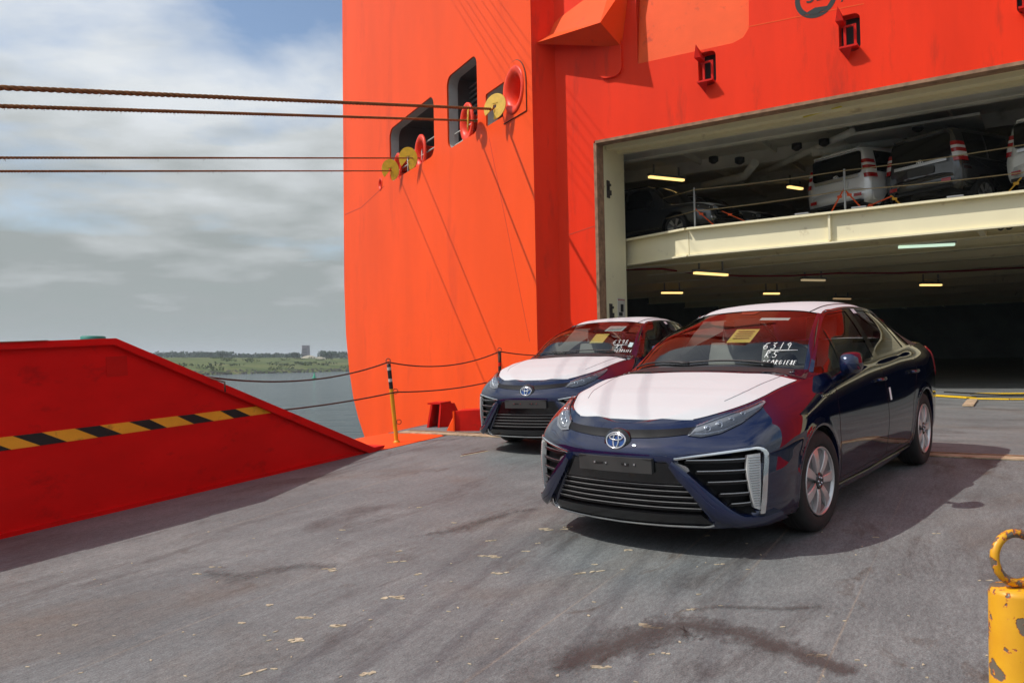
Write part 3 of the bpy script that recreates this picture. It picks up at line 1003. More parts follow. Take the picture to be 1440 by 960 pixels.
# ------------------------------------------------------------------ the ship
Pd = hit(788, 440, DOOR_O, D2)
rr_ = ray(757, 440)
s_ = (Pd.x * H1.x + Pd.y * H1.y) / (rr_.x * H1.x + rr_.y * H1.y)
HULL_O = Vector((rr_.x * s_, rr_.y * s_, 0.62))
HULL_F = frame(H1, H2, E3, HULL_O)
HULL_I = HULL_F.inverted()
def hull_xz(u, v, b=0.0):
    p = HULL_I @ hit(u, v, HULL_F @ Vector((0, b, 0)), H2)
    return p.x, p.z
ship = empty('cargo_ship', DOOR_F)
tag(ship, 'huge orange red car carrier with its stern door open on car decks', 'ship')
S_HULL = DOOR_I @ HULL_F                                  # hull frame inside the ship frame
def rect_on(fn, tl, br, r, b=0.0):
    (x0, z1), (x1, z0) = fn(*tl), fn(*br)
    return rounded(x0, z0, x1, z1, r)
TOP = 27.0
w1 = rect_on(hull_xz, (547.5, 183), (611, 218), 0.35)
w2 = rect_on(hull_xz, (628, 110), (672, 185), 0.30)
x0, z1_ = hull_xz(683, 138); x1, z0_ = hull_xz(709, 162)
w3 = rounded(x0, z0_ - .02, x1 + .05, z1_ + .1, 0.06)
cx3, cz3 = hull_xz(724, 127)
HR = 0.52
horn_hole = [(cx3 + HR * math.cos(2 * math.pi * i / 28), cz3 + HR * 1.12 * math.sin(2 * math.pi * i / 28)) for i in range(28)]
x4, z4 = hull_xz(535, 259)
mini = [(x4 + .24 * math.cos(2 * math.pi * i / 16), z4 + .22 * math.sin(2 * math.pi * i / 16)) for i in range(16)]
left = [(481, -40), (482, 120), (483, 250), (484, 400), (486.5, 470), (491, 520), (497, 560), (504, 588), (513, 615), (530, 650), (560, 690)]
L_pts = [hull_xz(*q) for q in left]
tl = L_pts[0]
outline = [(0, -5.6), (0, TOP), (tl[0] + 0.6, TOP)] + [(p[0], p[1]) for p in L_pts] + [(L_pts[-1][0] + 4.5, -5.6)]
mb = MB(); mb.prism(outline, 0.06, holes=[w1, w2, w3, horn_hole, mini])
hull_o = mb.build('hull_side', M_HULL, ship, S_HULL, fix=True)
# the hull turns away at its far edge
edge = [(tl[0] + 0.6, TOP)] + L_pts + [(L_pts[-1][0] + 4.5, -5.6)]
rows = [[Vector((p[0] + dx, dy, p[1])) for p in edge] for dx, dy in ((0, 0.001), (-0.02, 0.04), (-0.01, 0.12), (0.05, 0.5), (1.4, 4.0))]
MB().grid(rows).build('hull_turn', M_HULL, ship, S_HULL, fix=True)
# welded seam lines of the plating and a darker rub line
M_LINE = paint('seam_line', (0.60, 0.05, 0.018), 0.5)
for pts in (((484, 300), (640, 247), (757, 205)),):
    pass
def strip_on(fn, a, b, w, d, mat, name, parent, M, y=-0.004):
    (x0, z0), (x1, z1) = fn(*a), fn(*b)
    dv = Vector((x1 - x0, z1 - z0)).normalized(); n = Vector((-dv.y, dv.x)) * w / 2
    k = MB(); k.prism([(x0 - n.x, z0 - n.y), (x1 - n.x, z1 - n.y), (x1 + n.x, z1 + n.y), (x0 + n.x, z0 + n.y)], d, M=Matrix.Translation((0, y, 0)))
    return k.build(name, mat, parent, M, fix=True)
# inner rooms behind the mooring openings
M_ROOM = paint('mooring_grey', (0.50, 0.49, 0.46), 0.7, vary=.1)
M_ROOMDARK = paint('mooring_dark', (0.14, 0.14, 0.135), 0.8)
def room(poly, depth, name='mooring_recess'):
    xs = [p[0] for p in poly]; zs = [p[1] for p in poly]
    x0, x1, z0, z1 = min(xs), max(xs), min(zs), max(zs)
    k = MB(); d = depth; xr = min(x1 + 3, -.12)
    P = lambda x, y, z: Vector((x, y, z))
    k.prism(poly, 0.32, M=Matrix.Translation((0, 0.05, 0)))
    k.f = [f for f in k.f if len(f) == 4]; k.m = k.m[:len(k.f)]; k.s = k.s[:len(k.f)]
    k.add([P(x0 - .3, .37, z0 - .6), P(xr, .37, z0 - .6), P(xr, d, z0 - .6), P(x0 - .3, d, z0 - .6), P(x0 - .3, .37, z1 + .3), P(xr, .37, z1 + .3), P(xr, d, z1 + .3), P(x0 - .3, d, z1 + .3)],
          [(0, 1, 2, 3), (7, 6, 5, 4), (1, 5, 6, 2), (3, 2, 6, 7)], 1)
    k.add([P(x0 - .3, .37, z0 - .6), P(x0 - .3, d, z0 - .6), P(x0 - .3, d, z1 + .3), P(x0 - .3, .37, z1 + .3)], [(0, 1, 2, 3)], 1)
    return k.build(name, [M_ROOM, M_ROOMDARK], ship, S_HULL, fix=False)
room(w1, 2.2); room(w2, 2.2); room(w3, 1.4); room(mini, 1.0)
# louvre slats and rails seen through the openings
xs = [p[0] for p in w2]; zs = [p[1] for p in w2]
for i in range(9):
    z = max(zs) - 0.12 - i * 0.17
    k = MB(); k.box(((min(xs) + max(xs)) / 2 + .1, 0.9, z), (max(xs) - min(xs) + .6, .10, .05), 0, Matrix.Rotation(.5, 3, 'X')); k.build('louvre_slat', M_STEEL, ship, S_HULL)
M_RAILW = paint('pale_rail', (0.55, 0.55, 0.50), 0.5)
for poly, zo in ((w1, 0.75), (w2, 0.5)):
    xs = [p[0] for p in poly]; zs = [p[1] for p in poly]
    k = MB()
    for dz in (zo, zo - .35):
        k.tube([(min(xs) + .05, 0.22, min(zs) + dz), (max(xs) - .02, 0.22, min(zs) + dz)], 0.022, 7)
    for f in (0.3, 0.62, 0.93):
        x = min(xs) + f * (max(xs) - min(xs)); k.tube([(x, .22, min(zs)), (x, .22, min(zs) + zo)], 0.02, 7)
    k.build('inner_rail', M_RAILW, ship, S_HULL)
# bell mouthed fairleads
M_BELL = paint('bell_red', (0.82, 0.045, 0.012), 0.4, spec=.25, vary=.08, scale=3)
def bell(x, z, r, name='fairlead', y=0.0, tall=1.12):
    AXM = S_HULL @ Matrix.Translation((x, y, z)) @ Matrix(((1, 0, 0, 0), (0, 0, 1, 0), (0, tall, 0, 0), (0, 0, 0, 1)))
    prof = []
    for i in range(11):                                  # trumpet: lip outside, throat inwards
        a = rad(-20 + 110 * i / 10)
        prof.append((r * (1.0 - 0.42 * math.sin(max(a, 0))) if a > 0 else r * (1.0 + 0.03), r * (-0.12 + 0.62 * (1 - math.cos(a)) if a > 0 else -0.06)))
    prof = [(r * 1.10, r * .02), (r * 1.09, -r * .08), (r * 1.02, -r * .13)] + [(r * (0.95 - 0.50 * math.sin(rad(t))), r * (-0.13 + 0.95 * (1 - math.cos(rad(t))))) for t in range(0, 91, 10)] + [(r * .45, r * 1.3)]
    k = MB(); k.lathe(prof, 36)
    k.lathe([(r * .46, r * 1.29), (0.0, r * 1.29)], 36, 1)
    return k.build(name, [M_BELL, M_BLACK], ship, AXM, fix=False)
bell(cx3, cz3, HR)
# rounded plate the horn sits in, proud of the hull by a weld line
pl = [(cx3 + (HR + .13) * math.cos(rad(a)), cz3 + .02 + (HR * 1.12 + .16) * math.sin(rad(a))) for a in range(0, 181, 10)] + [(cx3 - HR - .13, cz3 - .72), (cx3 + HR + .13, cz3 - .72)]
k = MB(); k.prism(pl, 0.05, holes=[[(cx3 + .53 * math.cos(2 * math.pi * i / 28), cz3 + .53 * 1.12 * math.sin(2 * math.pi * i / 28)) for i in range(28)]], M=Matrix.Translation((0, -0.03, 0)))
k.build('fairlead_plate', M_HULL, ship, S_HULL, fix=True)
k = MB(); k.tube([Vector((p[0], -0.012, p[1])) for p in pl], 0.018, 6, closed=True); k.build('weld_line', M_ROPEDARK, ship, S_HULL)
for u, v, r in ((655, 172, .43), (590, 215, .46), (558, 234, .36)):
    x, z = hull_xz(u, v, .05); bell(x, z, r, y=0.10, tall=1.25)
    k = MB(); k.prism([(x - r * 1.1, z - r * 1.7), (x + r * 1.1, z - r * 1.7), (x + r * .7, z - r * .8), (x - r * .7, z - r * .8)], .25, M=Matrix.Translation((0, .10, 0))); k.build('fairlead_foot', M_BELL, ship, S_HULL, fix=True)
bell(x4, z4, 0.2)
# thin darker streaks on the hull
M_STREAK = paint('hull_streak', (0.60, 0.042, 0.012), 0.6)
for a, b, w in (((688, 195), (745, 480), .025), ((540, 262), (508, 292), .035), ((508, 292), (485, 302), .035), ((484, 318), (484.6, 400), .02)):
    strip_on(hull_xz, a, b, w, .004, M_STREAK, 'hull_streak', ship, S_HULL)
# return wall between hull and door plane
ret = (DOOR_I @ Pd); hz_ = DOOR_I @ HULL_O
k = MB(); k.add([Vector((hz_.x, hz_.y, -6.2)), Vector((ret.x, 0.0, -6.2)), Vector((ret.x, 0.0, TOP)), Vector((hz_.x, hz_.y, TOP))], [(0, 1, 2, 3)])
k.build('return_wall', M_DOORRED, ship, fix=False)

# door plane -------------------------------------------------------
JX = door_xz(838, 330)[0]
LZ = (door_xz(836, 199)[1] + door_xz(1440, 86)[1]) / 2
RX = JX + 17.5
def clampx(p): return p
lugs = [door_xz(993, 95), door_xz(1193, 45), door_xz(1446, -14)]
holes = []
for (x, z) in lugs:
    holes.append(rounded(x - .19, z - .42, x + .23, z + .36, .12))
fa = [door_xz(*q) for q in ((897, 90), (1030, 61), (1045, 53), (1053, 40), (1053, -140), (890, -140))]
outline = [(ret.x, -6.2), (JX, -6.2), (JX, LZ), (RX, LZ), (RX, -6.2), (RX + 14, -6.2), (RX + 14, TOP), (ret.x, TOP)]
mb = MB(); mb.prism(outline, 0.30, holes=holes + [fa])
mb.build('door_panel', M_DOORRED, ship, fix=True)
# sloping pocket in the panel, its sunlit brightness partly put into paler paint
zb = min(p[1] for p in fa); zt = max(p[1] for p in fa)
def dep(z): return 0.004 + 0.13 * (z - zb)
k = MB()
n = len(fa)
tri = fill2d([fa])
k.add([Vector((p[0], dep(p[1]), p[1])) for p in fa], [t for t in tri])
k.build('sloping_pocket', M_PALEORANGE, ship, fix=False)
k = MB()
k.add([Vector((p[0], 0.002, p[1])) for p in fa] + [Vector((p[0], dep(p[1]) + .01, p[1])) for p in fa], [(i, (i + 1) % n, n + (i + 1) % n, n + i) for i in range(n)])
k.build('pocket_rim', M_PALEORANGE, ship, fix=False)
# clamps in their black pockets
for (x, z) in lugs:
    k = MB(); k.box((x + .02, .30, z), (.5, .04, 1.0)); k.box((x - .21, .16, z), (.02, .28, .86)); k.box((x + .25, .16, z), (.02, .28, .86)); k.box((x + .02, .16, z + .43), (.46, .28, .02)); k.box((x + .02, .16, z - .45), (.46, .28, .02))
    pk = k.build('clamp_pocket', M_BLACK, ship)
    k = MB()
    k.bar((x - .08, .06, z - .32), (x - .08, .06, z + .26), .04, .05)
    k.bar((x + .12, .06, z - .32), (x + .12, .06, z + .16), .04, .05)
    k.bar((x - .08, .06, z + .14), (x + .12, .06, z + .14), .04, .04, up=Vector((0, 1, 0)))
    k.box((x + .02, -.04, z - .36), (.36, .30, .04))
    k.add([(x - .14, -.2, z - .39), (x + .10, -.2, z - .39), (x - .02, -.02, z - .39), (x - .0, -.06, z - .62)], [(0, 1, 3), (1, 2, 3), (2, 0, 3), (0, 2, 1)])
    k.build('clamp_frame', M_DARKRED, ship, fix=True)
    k = MB()
    k.add([(x - .22, -.16, z + .22), (x - .06, -.18, z + .20), (x - .06, .1, z + .14), (x - .17, .1, z + .14), (x - .155, -.22, z + .50), (x - .11, .0, z + .38)], [(0, 1, 4), (1, 2, 5, 4), (3, 0, 4, 5), (0, 3, 2, 1), (2, 3, 5)])
    k.build('clamp_hook', M_DARKRED, ship, fix=True)
# roundel and lettering
rx0, rz0 = door_xz(1147, -3)
M_MARK = paint('mark_black', (0.02, 0.022, 0.022), 0.6)
k = MB(); RO, RI = .43, .325
k.prism([(rx0 + RO * math.cos(2 * math.pi * i / 40), rz0 + RO * math.sin(2 * math.pi * i / 40)) for i in range(40)], .004, holes=[[(rx0 + RI * math.cos(2 * math.pi * i / 40), rz0 - .0 + RI * math.sin(2 * math.pi * i / 40)) for i in range(40)]], M=Matrix.Translation((0, -.004, 0)))
k.prism([(rx0 - .02, rz0 - .21), (rx0 - .26, rz0 - .30), (rx0 + .02, rz0 - .36), (rx0 + .26, rz0 - .24)], .004, M=Matrix.Translation((0, -.007, 0)))
k.build('roundel', M_MARK, ship, fix=True)
RX90 = Matrix.Rotation(math.pi / 2, 4, 'X')
text_mesh('number', '52', .42, M_MARK, .002, ship, Matrix.Translation((rx0, -.005, rz0 + .05)) @ RX90)
tx, tz = door_xz(1193, -3)
text_mesh('letters', 'AP', .34, M_MARK, .002, ship, Matrix.Translation((tx + .05, -.005, tz + .05)) @ RX90)
strip_on(door_xz, (1052, 38), (1215, 5.5), .02, .004, M_PALEORANGE, 'weld_line', ship, None)
strip_on(door_xz, (800, 330), (836, 318), .02, .004, M_LINE, 'weld_line', ship, None)
# rain hood over the corner
def dpt(u, v, b):
    return DOOR_I @ hit(u, v, DOOR_F @ Vector((0, b, 0)), D2)
P1 = dpt(749, 62, -.42); P2 = dpt(844, 32, -.85); P3 = dpt(874, 66, 0.0); Q3 = dpt(886, -30, 0.0); Q1 = dpt(786, 26, 0.0); Q0 = dpt(760, 52, 0.02); Q2 = dpt(862, -30, 0.0)
k = MB(); k.add([P1, P2, P3, Q3, Q2, Q1, Q0], [(0, 1, 4, 5, 6), (1, 2, 3, 4), (0, 6, 2, 1)]); k.build('rain_hood', M_PALEORANGE, ship, fix=False)
k = MB(); k.add([P2 + Vector((.002, -.003, 0)), P3 + Vector((.003, -.003, 0)), Q3 + Vector((.003, -.003, 0)), Q2 + Vector((.003, -.003, 0))], [(0, 1, 2, 3)]); k.build('hood_cheek', M_HULL, ship)
k = MB(); a = dpt(842, 60, 0); b = dpt(876, 106, 0)
k.prism(rounded(a.x, b.z, b.x, a.z + 1.4, .22), .07, M=Matrix.Translation((0, -.07, 0))); k.build('hood_stem', M_DOORRED, ship, fix=True)
# cream frame of the doorway: jamb, soffit, rusty lips
TJ = 1.35
k = MB(); k.box((JX - .15, TJ / 2 + .31, LZ / 2 - .45), (.30, TJ - .004, LZ + .9)); k.build('door_jamb', M_CREAM, ship)
k = MB(); k.box((RX + .15, TJ / 2 + .31, LZ / 2 - .45), (.30, TJ - .004, LZ + .9)); k.build('door_jamb', M_CREAM, ship)
k = MB(); k.box(((JX + RX) / 2, TJ / 2 + .31, LZ + .15), (RX - JX - .003, TJ - .004, .30)); k.build('door_soffit', M_CREAM, ship)
k = MB(); k.box((JX + .035, .16, LZ / 2 - .45), (.08, .36, LZ + .8)); k.build('jamb_lip', M_RUST, ship)
k = MB(); k.box(((JX + RX) / 2, .13, LZ - .03), (RX - JX - .1, .33, .07)); k.build('lintel_lip', M_RUST, ship)
k = MB(); k.box(((JX + RX) / 2, .62, LZ - .05), (RX - JX - .1, .10, .10)); k.box(((JX + RX) / 2, 1.2, LZ - .04), (RX - JX - .1, .06, .08)); k.build('soffit_rail', M_CREAM, ship)
M_HOOKB = paint('hook_iron', (0.05, 0.04, 0.035), .6)
for v, s in ((258, 1), (436, .9)):
    z = door_xz(850, v)[1]
    k = MB(); k.box((JX + .01, .70, z), (.03, .14, .44 * s)); k.box((JX + .05, .70, z - .1), (.08, .07, .12)); k.box((JX + .06, .70, z + .1), (.05, .05, .06)); k.build('jamb_hook', M_HOOKB, ship)
k = MB(); k.box((JX + .006, 1.30, door_xz(866, 432)[1]), (.012, .42, .62)); nb_ = k.build('notice_board', paint('notice_white', (.62, .58, .52), .6), ship)
M_NRED = paint('notice_red', (.45, .05, .04), .6)
for dz, hh in ((-.26, .06), (-.20, .02), (.27, .02)):
    k = MB(); k.box((JX + .014, 1.30, door_xz(866, 432)[1] + dz), (.006, .40, hh)); k.build('notice_band', M_NRED, ship)
k = MB(); k.box((JX + .014, 1.33, door_xz(866, 432)[1] + .06), (.006, .16, .2)); k.box((JX + .014, 1.25, door_xz(866, 432)[1] - .1), (.006, .2, .09)); k.build('notice_print', M_MARK, ship)

# inside -------------------------------------------------------------
MB_ = 1.2
mx0, mz0 = door_xz(970, 323, MB_); mx1, mz1 = door_xz(1440, 275, MB_)
MZ = (mz0 + mz1) / 2
cp = DOOR_I @ hit(881, 341, DOOR_F @ Vector((0, 0, MZ)), E3)
FH = 0.62
XL, XR, YB = -7.0, RX + 6.0, 42.0
def xleft(y): return max(XL, JX - .35 - max(0, y - .5) * 1.78) + .08       # inner face of the side that follows the hull
deck_poly = [(mx0, MB_), (XR - .05, MB_), (XR - .05, YB - .05), (XL + .05, YB - .05), (XL + .05, cp.y + 2.6), (cp.x - 1.4, cp.y + 1.6), (cp.x, cp.y)]
FL2 = Matrix(((1, 0, 0, 0), (0, 0, 1, 0), (0, 1, 0, 0), (0, 0, 0, 1)))
k = MB(); k.prism(deck_poly, -.10, M=Matrix.Translation((0, 0, MZ)) @ FL2); k.build('car_deck', M_CREAM, ship, fix=True)
# cream fascia with its flange
k = MB()
fp = [Vector((cp.x - 2.5, cp.y + 2.1, 0)), Vector((cp.x, cp.y, 0)), Vector((mx0, MB_, 0)), Vector((XR - .1, MB_, 0))]
for a, b in zip(fp[:-1], fp[1:]):
    d_ = (b - a).normalized(); off = Vector((d_.y, -d_.x, 0)) * 0.03
    k.bar(a + off + Vector((0, 0, MZ - FH / 2)), b + off + Vector((0, 0, MZ - FH / 2)), .05, FH)
    k.bar(a + off * 3 + Vector((0, 0, MZ + .03)), b + off * 3 + Vector((0, 0, MZ + .03)), .24, .05)
    k.bar(a + off * 2 + Vector((0, 0, MZ - FH)), b + off * 2 + Vector((0, 0, MZ - FH)), .16, .04)
k.build('deck_fascia', M_CREAM, ship, fix=True)
for u in (1168,):
    x = door_xz(u, 310, MB_)[0]
    k = MB(); k.box((x, MB_ - .09, MZ - FH / 2 + .02), (.05, .14, FH - .06)); k.build('fascia_rib', M_CREAM, ship)
for u in (1210, 1345, 1130):
    x = door_xz(u, 300, MB_)[0]
    k = MB(); k.box((x, MB_ - .10, MZ + .085), (.3, .18, .03)); k.build('deck_pad', M_STEEL, ship)
# under the deck: girders across and along, panels between
for i, y in enumerate((3.0, 5.2, 7.8, 10.8, 14, 18, 22.5, 27.5, 33)):
    k = MB(); xa = max(xleft(y), cp.x - 1 if y < 6 else XL) + .1; xm, xw = (xa + XR) / 2, XR - xa - .1; k.box((xm, y, MZ - .10 - .24), (xw, .10, .46)); k.box((xm, y, MZ - .57), (xw, .30, .03)); k.build('deck_girder', M_CREAM, ship)
for x in (JX + 1.2, JX + 3.4, JX + 5.6, JX + 7.8, JX + 10.0, JX + 12.2):
    k = MB(); k.box((x, 21.5, MZ - .10 - .12), (.08, 36.5, .23)); k.build('deck_stiffener', M_CREAM, ship)
# a heavier bracket and lettering below the deck edge
x = door_xz(1375, 345, MB_)[0]
k = MB(); k.box((x, 2.1, MZ - .36), (.12, 1.5, .42)); k.build('deck_bracket', M_CREAM, ship)
lx, lz = door_xz(1424, 350, 2.94)
text_mesh('lettering', '03-10', .34, M_MARK, .003, ship, Matrix.Translation((lx + .1, 2.94, MZ - .36)) @ RX90)
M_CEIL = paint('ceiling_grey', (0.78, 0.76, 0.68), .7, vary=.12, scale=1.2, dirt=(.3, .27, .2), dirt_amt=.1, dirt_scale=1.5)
# outer shell of the inside
CZ = LZ + .42
def slab(name, c, s, mat):
    k = MB(); k.box(c, s); return k.build(name, mat, ship)
k = MB(); k.prism([(JX - .35, .31), (XR, .31), (XR, YB + .3), (XL, YB + .3), (XL, 4.9)], .2, M=Matrix.Translation((0, 0, CZ)) @ FL2); k.build('upper_ceiling', M_CEIL, ship, fix=True)
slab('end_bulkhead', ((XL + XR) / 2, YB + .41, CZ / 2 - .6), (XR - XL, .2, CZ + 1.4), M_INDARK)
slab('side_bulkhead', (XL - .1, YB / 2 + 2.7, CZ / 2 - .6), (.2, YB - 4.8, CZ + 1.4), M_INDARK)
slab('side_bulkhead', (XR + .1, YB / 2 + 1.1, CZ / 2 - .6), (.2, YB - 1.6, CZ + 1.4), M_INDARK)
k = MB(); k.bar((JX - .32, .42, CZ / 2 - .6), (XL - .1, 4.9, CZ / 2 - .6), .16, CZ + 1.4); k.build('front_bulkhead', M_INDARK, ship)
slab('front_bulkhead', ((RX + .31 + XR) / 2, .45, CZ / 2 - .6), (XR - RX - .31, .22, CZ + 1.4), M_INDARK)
for y in (2.6, 5.2, 8.2, 11.6, 15.5, 20, 25, 31):
    k = MB(); xa = xleft(y) + .1; xm, xw = (xa + XR) / 2, XR - xa - .1; k.box((xm, y, CZ - .18), (xw, .10, .35)); k.box((xm, y, CZ - .37), (xw, .28, .03)); k.build('ceiling_girder', M_CEIL, ship)
for x in (JX + .8, JX + 3.0, JX + 5.2, JX + 7.4, JX + 9.6, JX + 11.8):
    k = MB(); k.box((x, 21, CZ - .08), (.06, 40, .16)); k.build('ceiling_stiffener', M_CEIL, ship)
# diagonal brace pipes and ducts under the upper ceiling
k = MB(); k.tube([(JX + 1.6, 6.8, CZ - .45), (JX + 5.4, 3.2, CZ - .40)], .09, 10); k.build('brace_pipe', M_CEIL, ship)
k = MB(); k.tube([(JX + 4.2, 4.2, CZ - .5), (JX + 6.5, 4.6, CZ - .45)], .14, 12); k.build('duct', M_CEIL, ship)
k = MB(); k.tube([(JX + .7, 5.6, CZ - .7), (JX + 2.1, 5.2, CZ - .66), (JX + 2.6, 4.5, CZ - .5)], .12, 10); k.build('duct', M_CEIL, ship)
k = MB(); k.box((JX + 6.6, 4.2, CZ - .42), (3.0, 1.7, .06)); k.build('hatch_plate', M_CEIL, ship)
M_WEB = paint('yellow_web', (.75, .62, .05), .6)
a_ = dpt(1130, 165, .9); b_ = dpt(1183, 150, .5)
k = MB(); k.bar(a_, b_, .05, .02); k.build('yellow_pull_strap', M_WEB, ship)
for u, v in ((1003, 207), (1040, 222), (1120, 195), (1158, 172), (1290, 158)):
    q = dpt(u, v, 3.6); k = MB(); k.lathe([(.0, 0), (.13, 0), (.13, -.12), (.05, -.18), (0, -.18)], 14, M=Matrix.Translation((q.x, q.y, CZ - .38 if q.z > CZ - .4 else q.z))); k.build('lashing_pot', M_BLACK, ship)
# red pipe slung below the deck
M_REDPIPE = paint('pipe_red', (.30, .02, .02), .5)
pts = [DOOR_I @ at_depth(u, v, 24.5) for u, v in ((878, 379), (930, 378), (975, 384), (1040, 388), (1110, 388), (1180, 384), (1260, 384), (1350, 381), (1445, 376))]
k = MB(); k.tube(pts, .03, 8); k.build('red_pipe', M_REDPIPE, ship)

# lamps: strip lights under both decks
M_LAMPWARM = glow('lamp_warm', (1.0, .66, .22), 1.7)
M_LAMPCOOL = glow('lamp_cool', (.70, .95, .74), .8)
M_LAMPBODY = paint('lamp_body', (.35, .34, .32), .5)
def lamp(u0, v0, u1, v1, zl, mat, label, cool=False):
    a = DOOR_I @ hit(u0, v0, DOOR_F @ Vector((0, 0, zl)), E3)
    b = DOOR_I @ hit(u1, v1, DOOR_F @ Vector((0, 0, zl)), E3)
    c = (a + b) / 2; d = b - a; d.z = 0
    ln = min(max(d.length, .5), 1.6)
    ang = math.atan2(d.y, d.x)
    t = empty('strip_lamp', DOOR_F @ Matrix.Translation(c) @ Matrix.Rotation(ang, 4, 'Z'))
    tag(t, label, 'lamp', 'strip lamps under the ship decks')
    MB().box((0, 0, .07), (ln, .16, .07)).build('housing', M_LAMPBODY, t)
    MB().box((0, 0, .005), (ln * .96, .11, .055)).build('tube', mat, t)
    k = MB()
    for s in (-.35, .35): k.box((s * ln, 0, .24), (.04, .04, .28))
    k.build('hanger', M_LAMPBODY, t)
UZ = CZ - .62; LZ2 = MZ - .80
lamp(912, 249, 962, 254, UZ, M_LAMPWARM, 'warm strip lamp on the upper car deck at the left, above the dark cars')
lamp(1108, 263, 1128, 266, UZ, M_LAMPWARM, 'short warm strip lamp beside the left tail light of the silver car')
lamp(1262, 348, 1344, 344, MZ - .62, M_LAMPCOOL, 'pale greenish strip lamp close under the edge of the raised deck', True)
lamp(976, 384, 1023, 387, LZ2, M_LAMPWARM, 'bright yellow strip lamp on the lower deck above the nearer car roof')
lamp(930, 412, 960, 412, LZ2, M_LAMPWARM, 'yellow strip lamp above the roof of the farther car')
lamp(1074, 413, 1096, 413, LZ2, M_LAMPWARM, 'small yellowish strip lamp deep in the lower deck over the nearer car')
lamp(1294, 401, 1324, 401, LZ2, M_LAMPWARM, 'orange strip lamp deep in the lower deck at the right')
lamp(1127, 394, 1160, 394.5, LZ2, glow('lamp_dim', (.9, .7, .4), .35), 'dim strip lamp in the middle of the lower deck')
lamp(1172, 420, 1196, 420.5, LZ2, glow('lamp_dim2', (.9, .6, .3), .3), 'faint strip lamp just above the roof of the nearer car')

# stanchions, ropes and straps on the raised deck
def deckpt(u, v, b):
    q = DOOR_I @ hit(u, v, DOOR_F @ Vector((0, b, 0)), D2); return q
M_STAN = paint('stanchion_grey', (.40, .40, .38), .5, metal=.3)
for u, vt, lab in ((976, 264, 'thin grey stanchion at the bend of the raised deck by the dark car wheel'), (1187, 238, 'thin grey stanchion on the raised deck before the silver car')):
    q = deckpt(u, vt, MB_ + .12)
    t = empty('stanchion', DOOR_F @ Matrix.Translation((q.x, MB_ + .12, MZ)))
    tag(t, lab, 'stanchion', 'stanchions on the raised deck edge')
    MB().lathe([(.024, 0), (.024, q.z - MZ), (0, q.z - MZ)], 10).build('pole', M_STAN, t)
    k = MB(); k.box((0, 0, .01), (.14, .14, .02)); k.build('base_plate', M_STAN, t)
M_ROPETAN = paint('tan_rope', (.30, .22, .11), .85, vary=.3, scale=40)
def deck_rope(px, lab, r=.011):
    pts = []
    for (u, v, b) in px: pts.append(DOOR_F @ deckpt(u, v, b))
    fine = []
    for a, b in zip(pts[:-1], pts[1:]): fine += sag_pts(a, b, .03, 12)[:-1]
    fine.append(pts[-1])
    k = MB(); k.tube(fine, r, 6)
    tag(k.build('deck_rope', M_ROPETAN), lab, 'rope', 'ropes strung along the raised deck edge')
deck_rope([(882, 290, 5.2), (976, 267, MB_ + .1), (1187, 240, MB_ + .1), (1450, 202, MB_ + .1)], 'upper of the two tan ropes along the raised deck edge')
deck_rope([(882, 318, 5.2), (976, 297, MB_ + .1), (1187, 268, MB_ + .1), (1450, 241, MB_ + .1)], 'lower of the two tan ropes along the raised deck edge')
M_STRAP = paint('strap_orange', (.80, .10, .015), .6)
M_STRAPY = paint('strap_amber', (.62, .33, .03), .6)
for a, b, m, lab in (((977, 293), (1008, 320), M_STRAP, 'orange lashing strap at the bend of the raised deck, below the first dark car'),
                     ((1016, 297), (1052, 313), M_STRAP, 'orange lashing strap before the bumper of the first dark car'),
                     ((1187, 266), (1212, 293), M_STRAP, 'orange lashing strap sloping right from the stanchion before the silver car'),
                     ((1186, 267), (1168, 300), M_STRAP, 'orange lashing strap sloping left from the stanchion before the silver car'),
                     ((1212, 294), (1254, 276), M_STRAP, 'longest orange lashing strap, between the silver car and the dark car with spare wheel'),
                     ((1253, 275), (1270, 291), M_STRAPY, 'amber lashing strap below the left tail light of the dark car with spare wheel'),
                     ((1436, 250), (1412, 277), M_STRAPY, 'amber lashing strap below the white car at the right edge')):
    pa = DOOR_F @ deckpt(*a, MB_ + .5); pb = DOOR_F @ deckpt(*b, MB_ + .25)
    k = MB(); k.bar(pa, pb, .05, .012)
    k.box(pa.lerp(pb, .3), (.09, .05, .05))
    tag(k.build('lashing_strap', m), lab, 'strap', 'lashing straps on the raised deck')

# ------------------------------------------------------------------ brackets on the sill, yellow strap on the floor
def bracket(u0, u1, vb, vt, lab, back):
    a = floor_hit(u0, vb); b = floor_hit(u1, vb)
    d = b - a; w = d.length; x = d.normalized(); y = FLN.cross(x); z = FLN
    h = (vb - vt) / FPX * a.y
    t = empty('steel_bracket', frame(x, y, z, a))
    tag(t, lab, 'bracket')
    return t, w, h
t, w, h = bracket(600, 637, 601, 569, 'open red steel bracket with tapered sides on the sill by the hull', .5)
tp = .55
k = MB(); k.add([(0, 0, 0), (.03, 0, 0), (.03 + .05, .06, h), (.05, .06, h), (.0, tp, 0), (.03, tp, 0), (.08, tp - .06, h), (.05, tp - .06, h)], [(0, 1, 2, 3), (5, 4, 7, 6), (1, 5, 6, 2), (4, 0, 3, 7), (3, 2, 6, 7), (0, 4, 5, 1)]); k.build('side_plate', M_DARKRED, t, fix=True)
k = MB(); k.add([(w * .42, 0, 0), (w * .42 + .03, 0, 0), (w * .46 + .03, .06, h), (w * .46, .06, h), (w * .42, tp, 0), (w * .42 + .03, tp, 0), (w * .46 + .03, tp - .06, h), (w * .46, tp - .06, h)], [(0, 1, 2, 3), (5, 4, 7, 6), (1, 5, 6, 2), (4, 0, 3, 7), (3, 2, 6, 7), (0, 4, 5, 1)]); k.build('side_plate', M_DARKRED, t, fix=True)
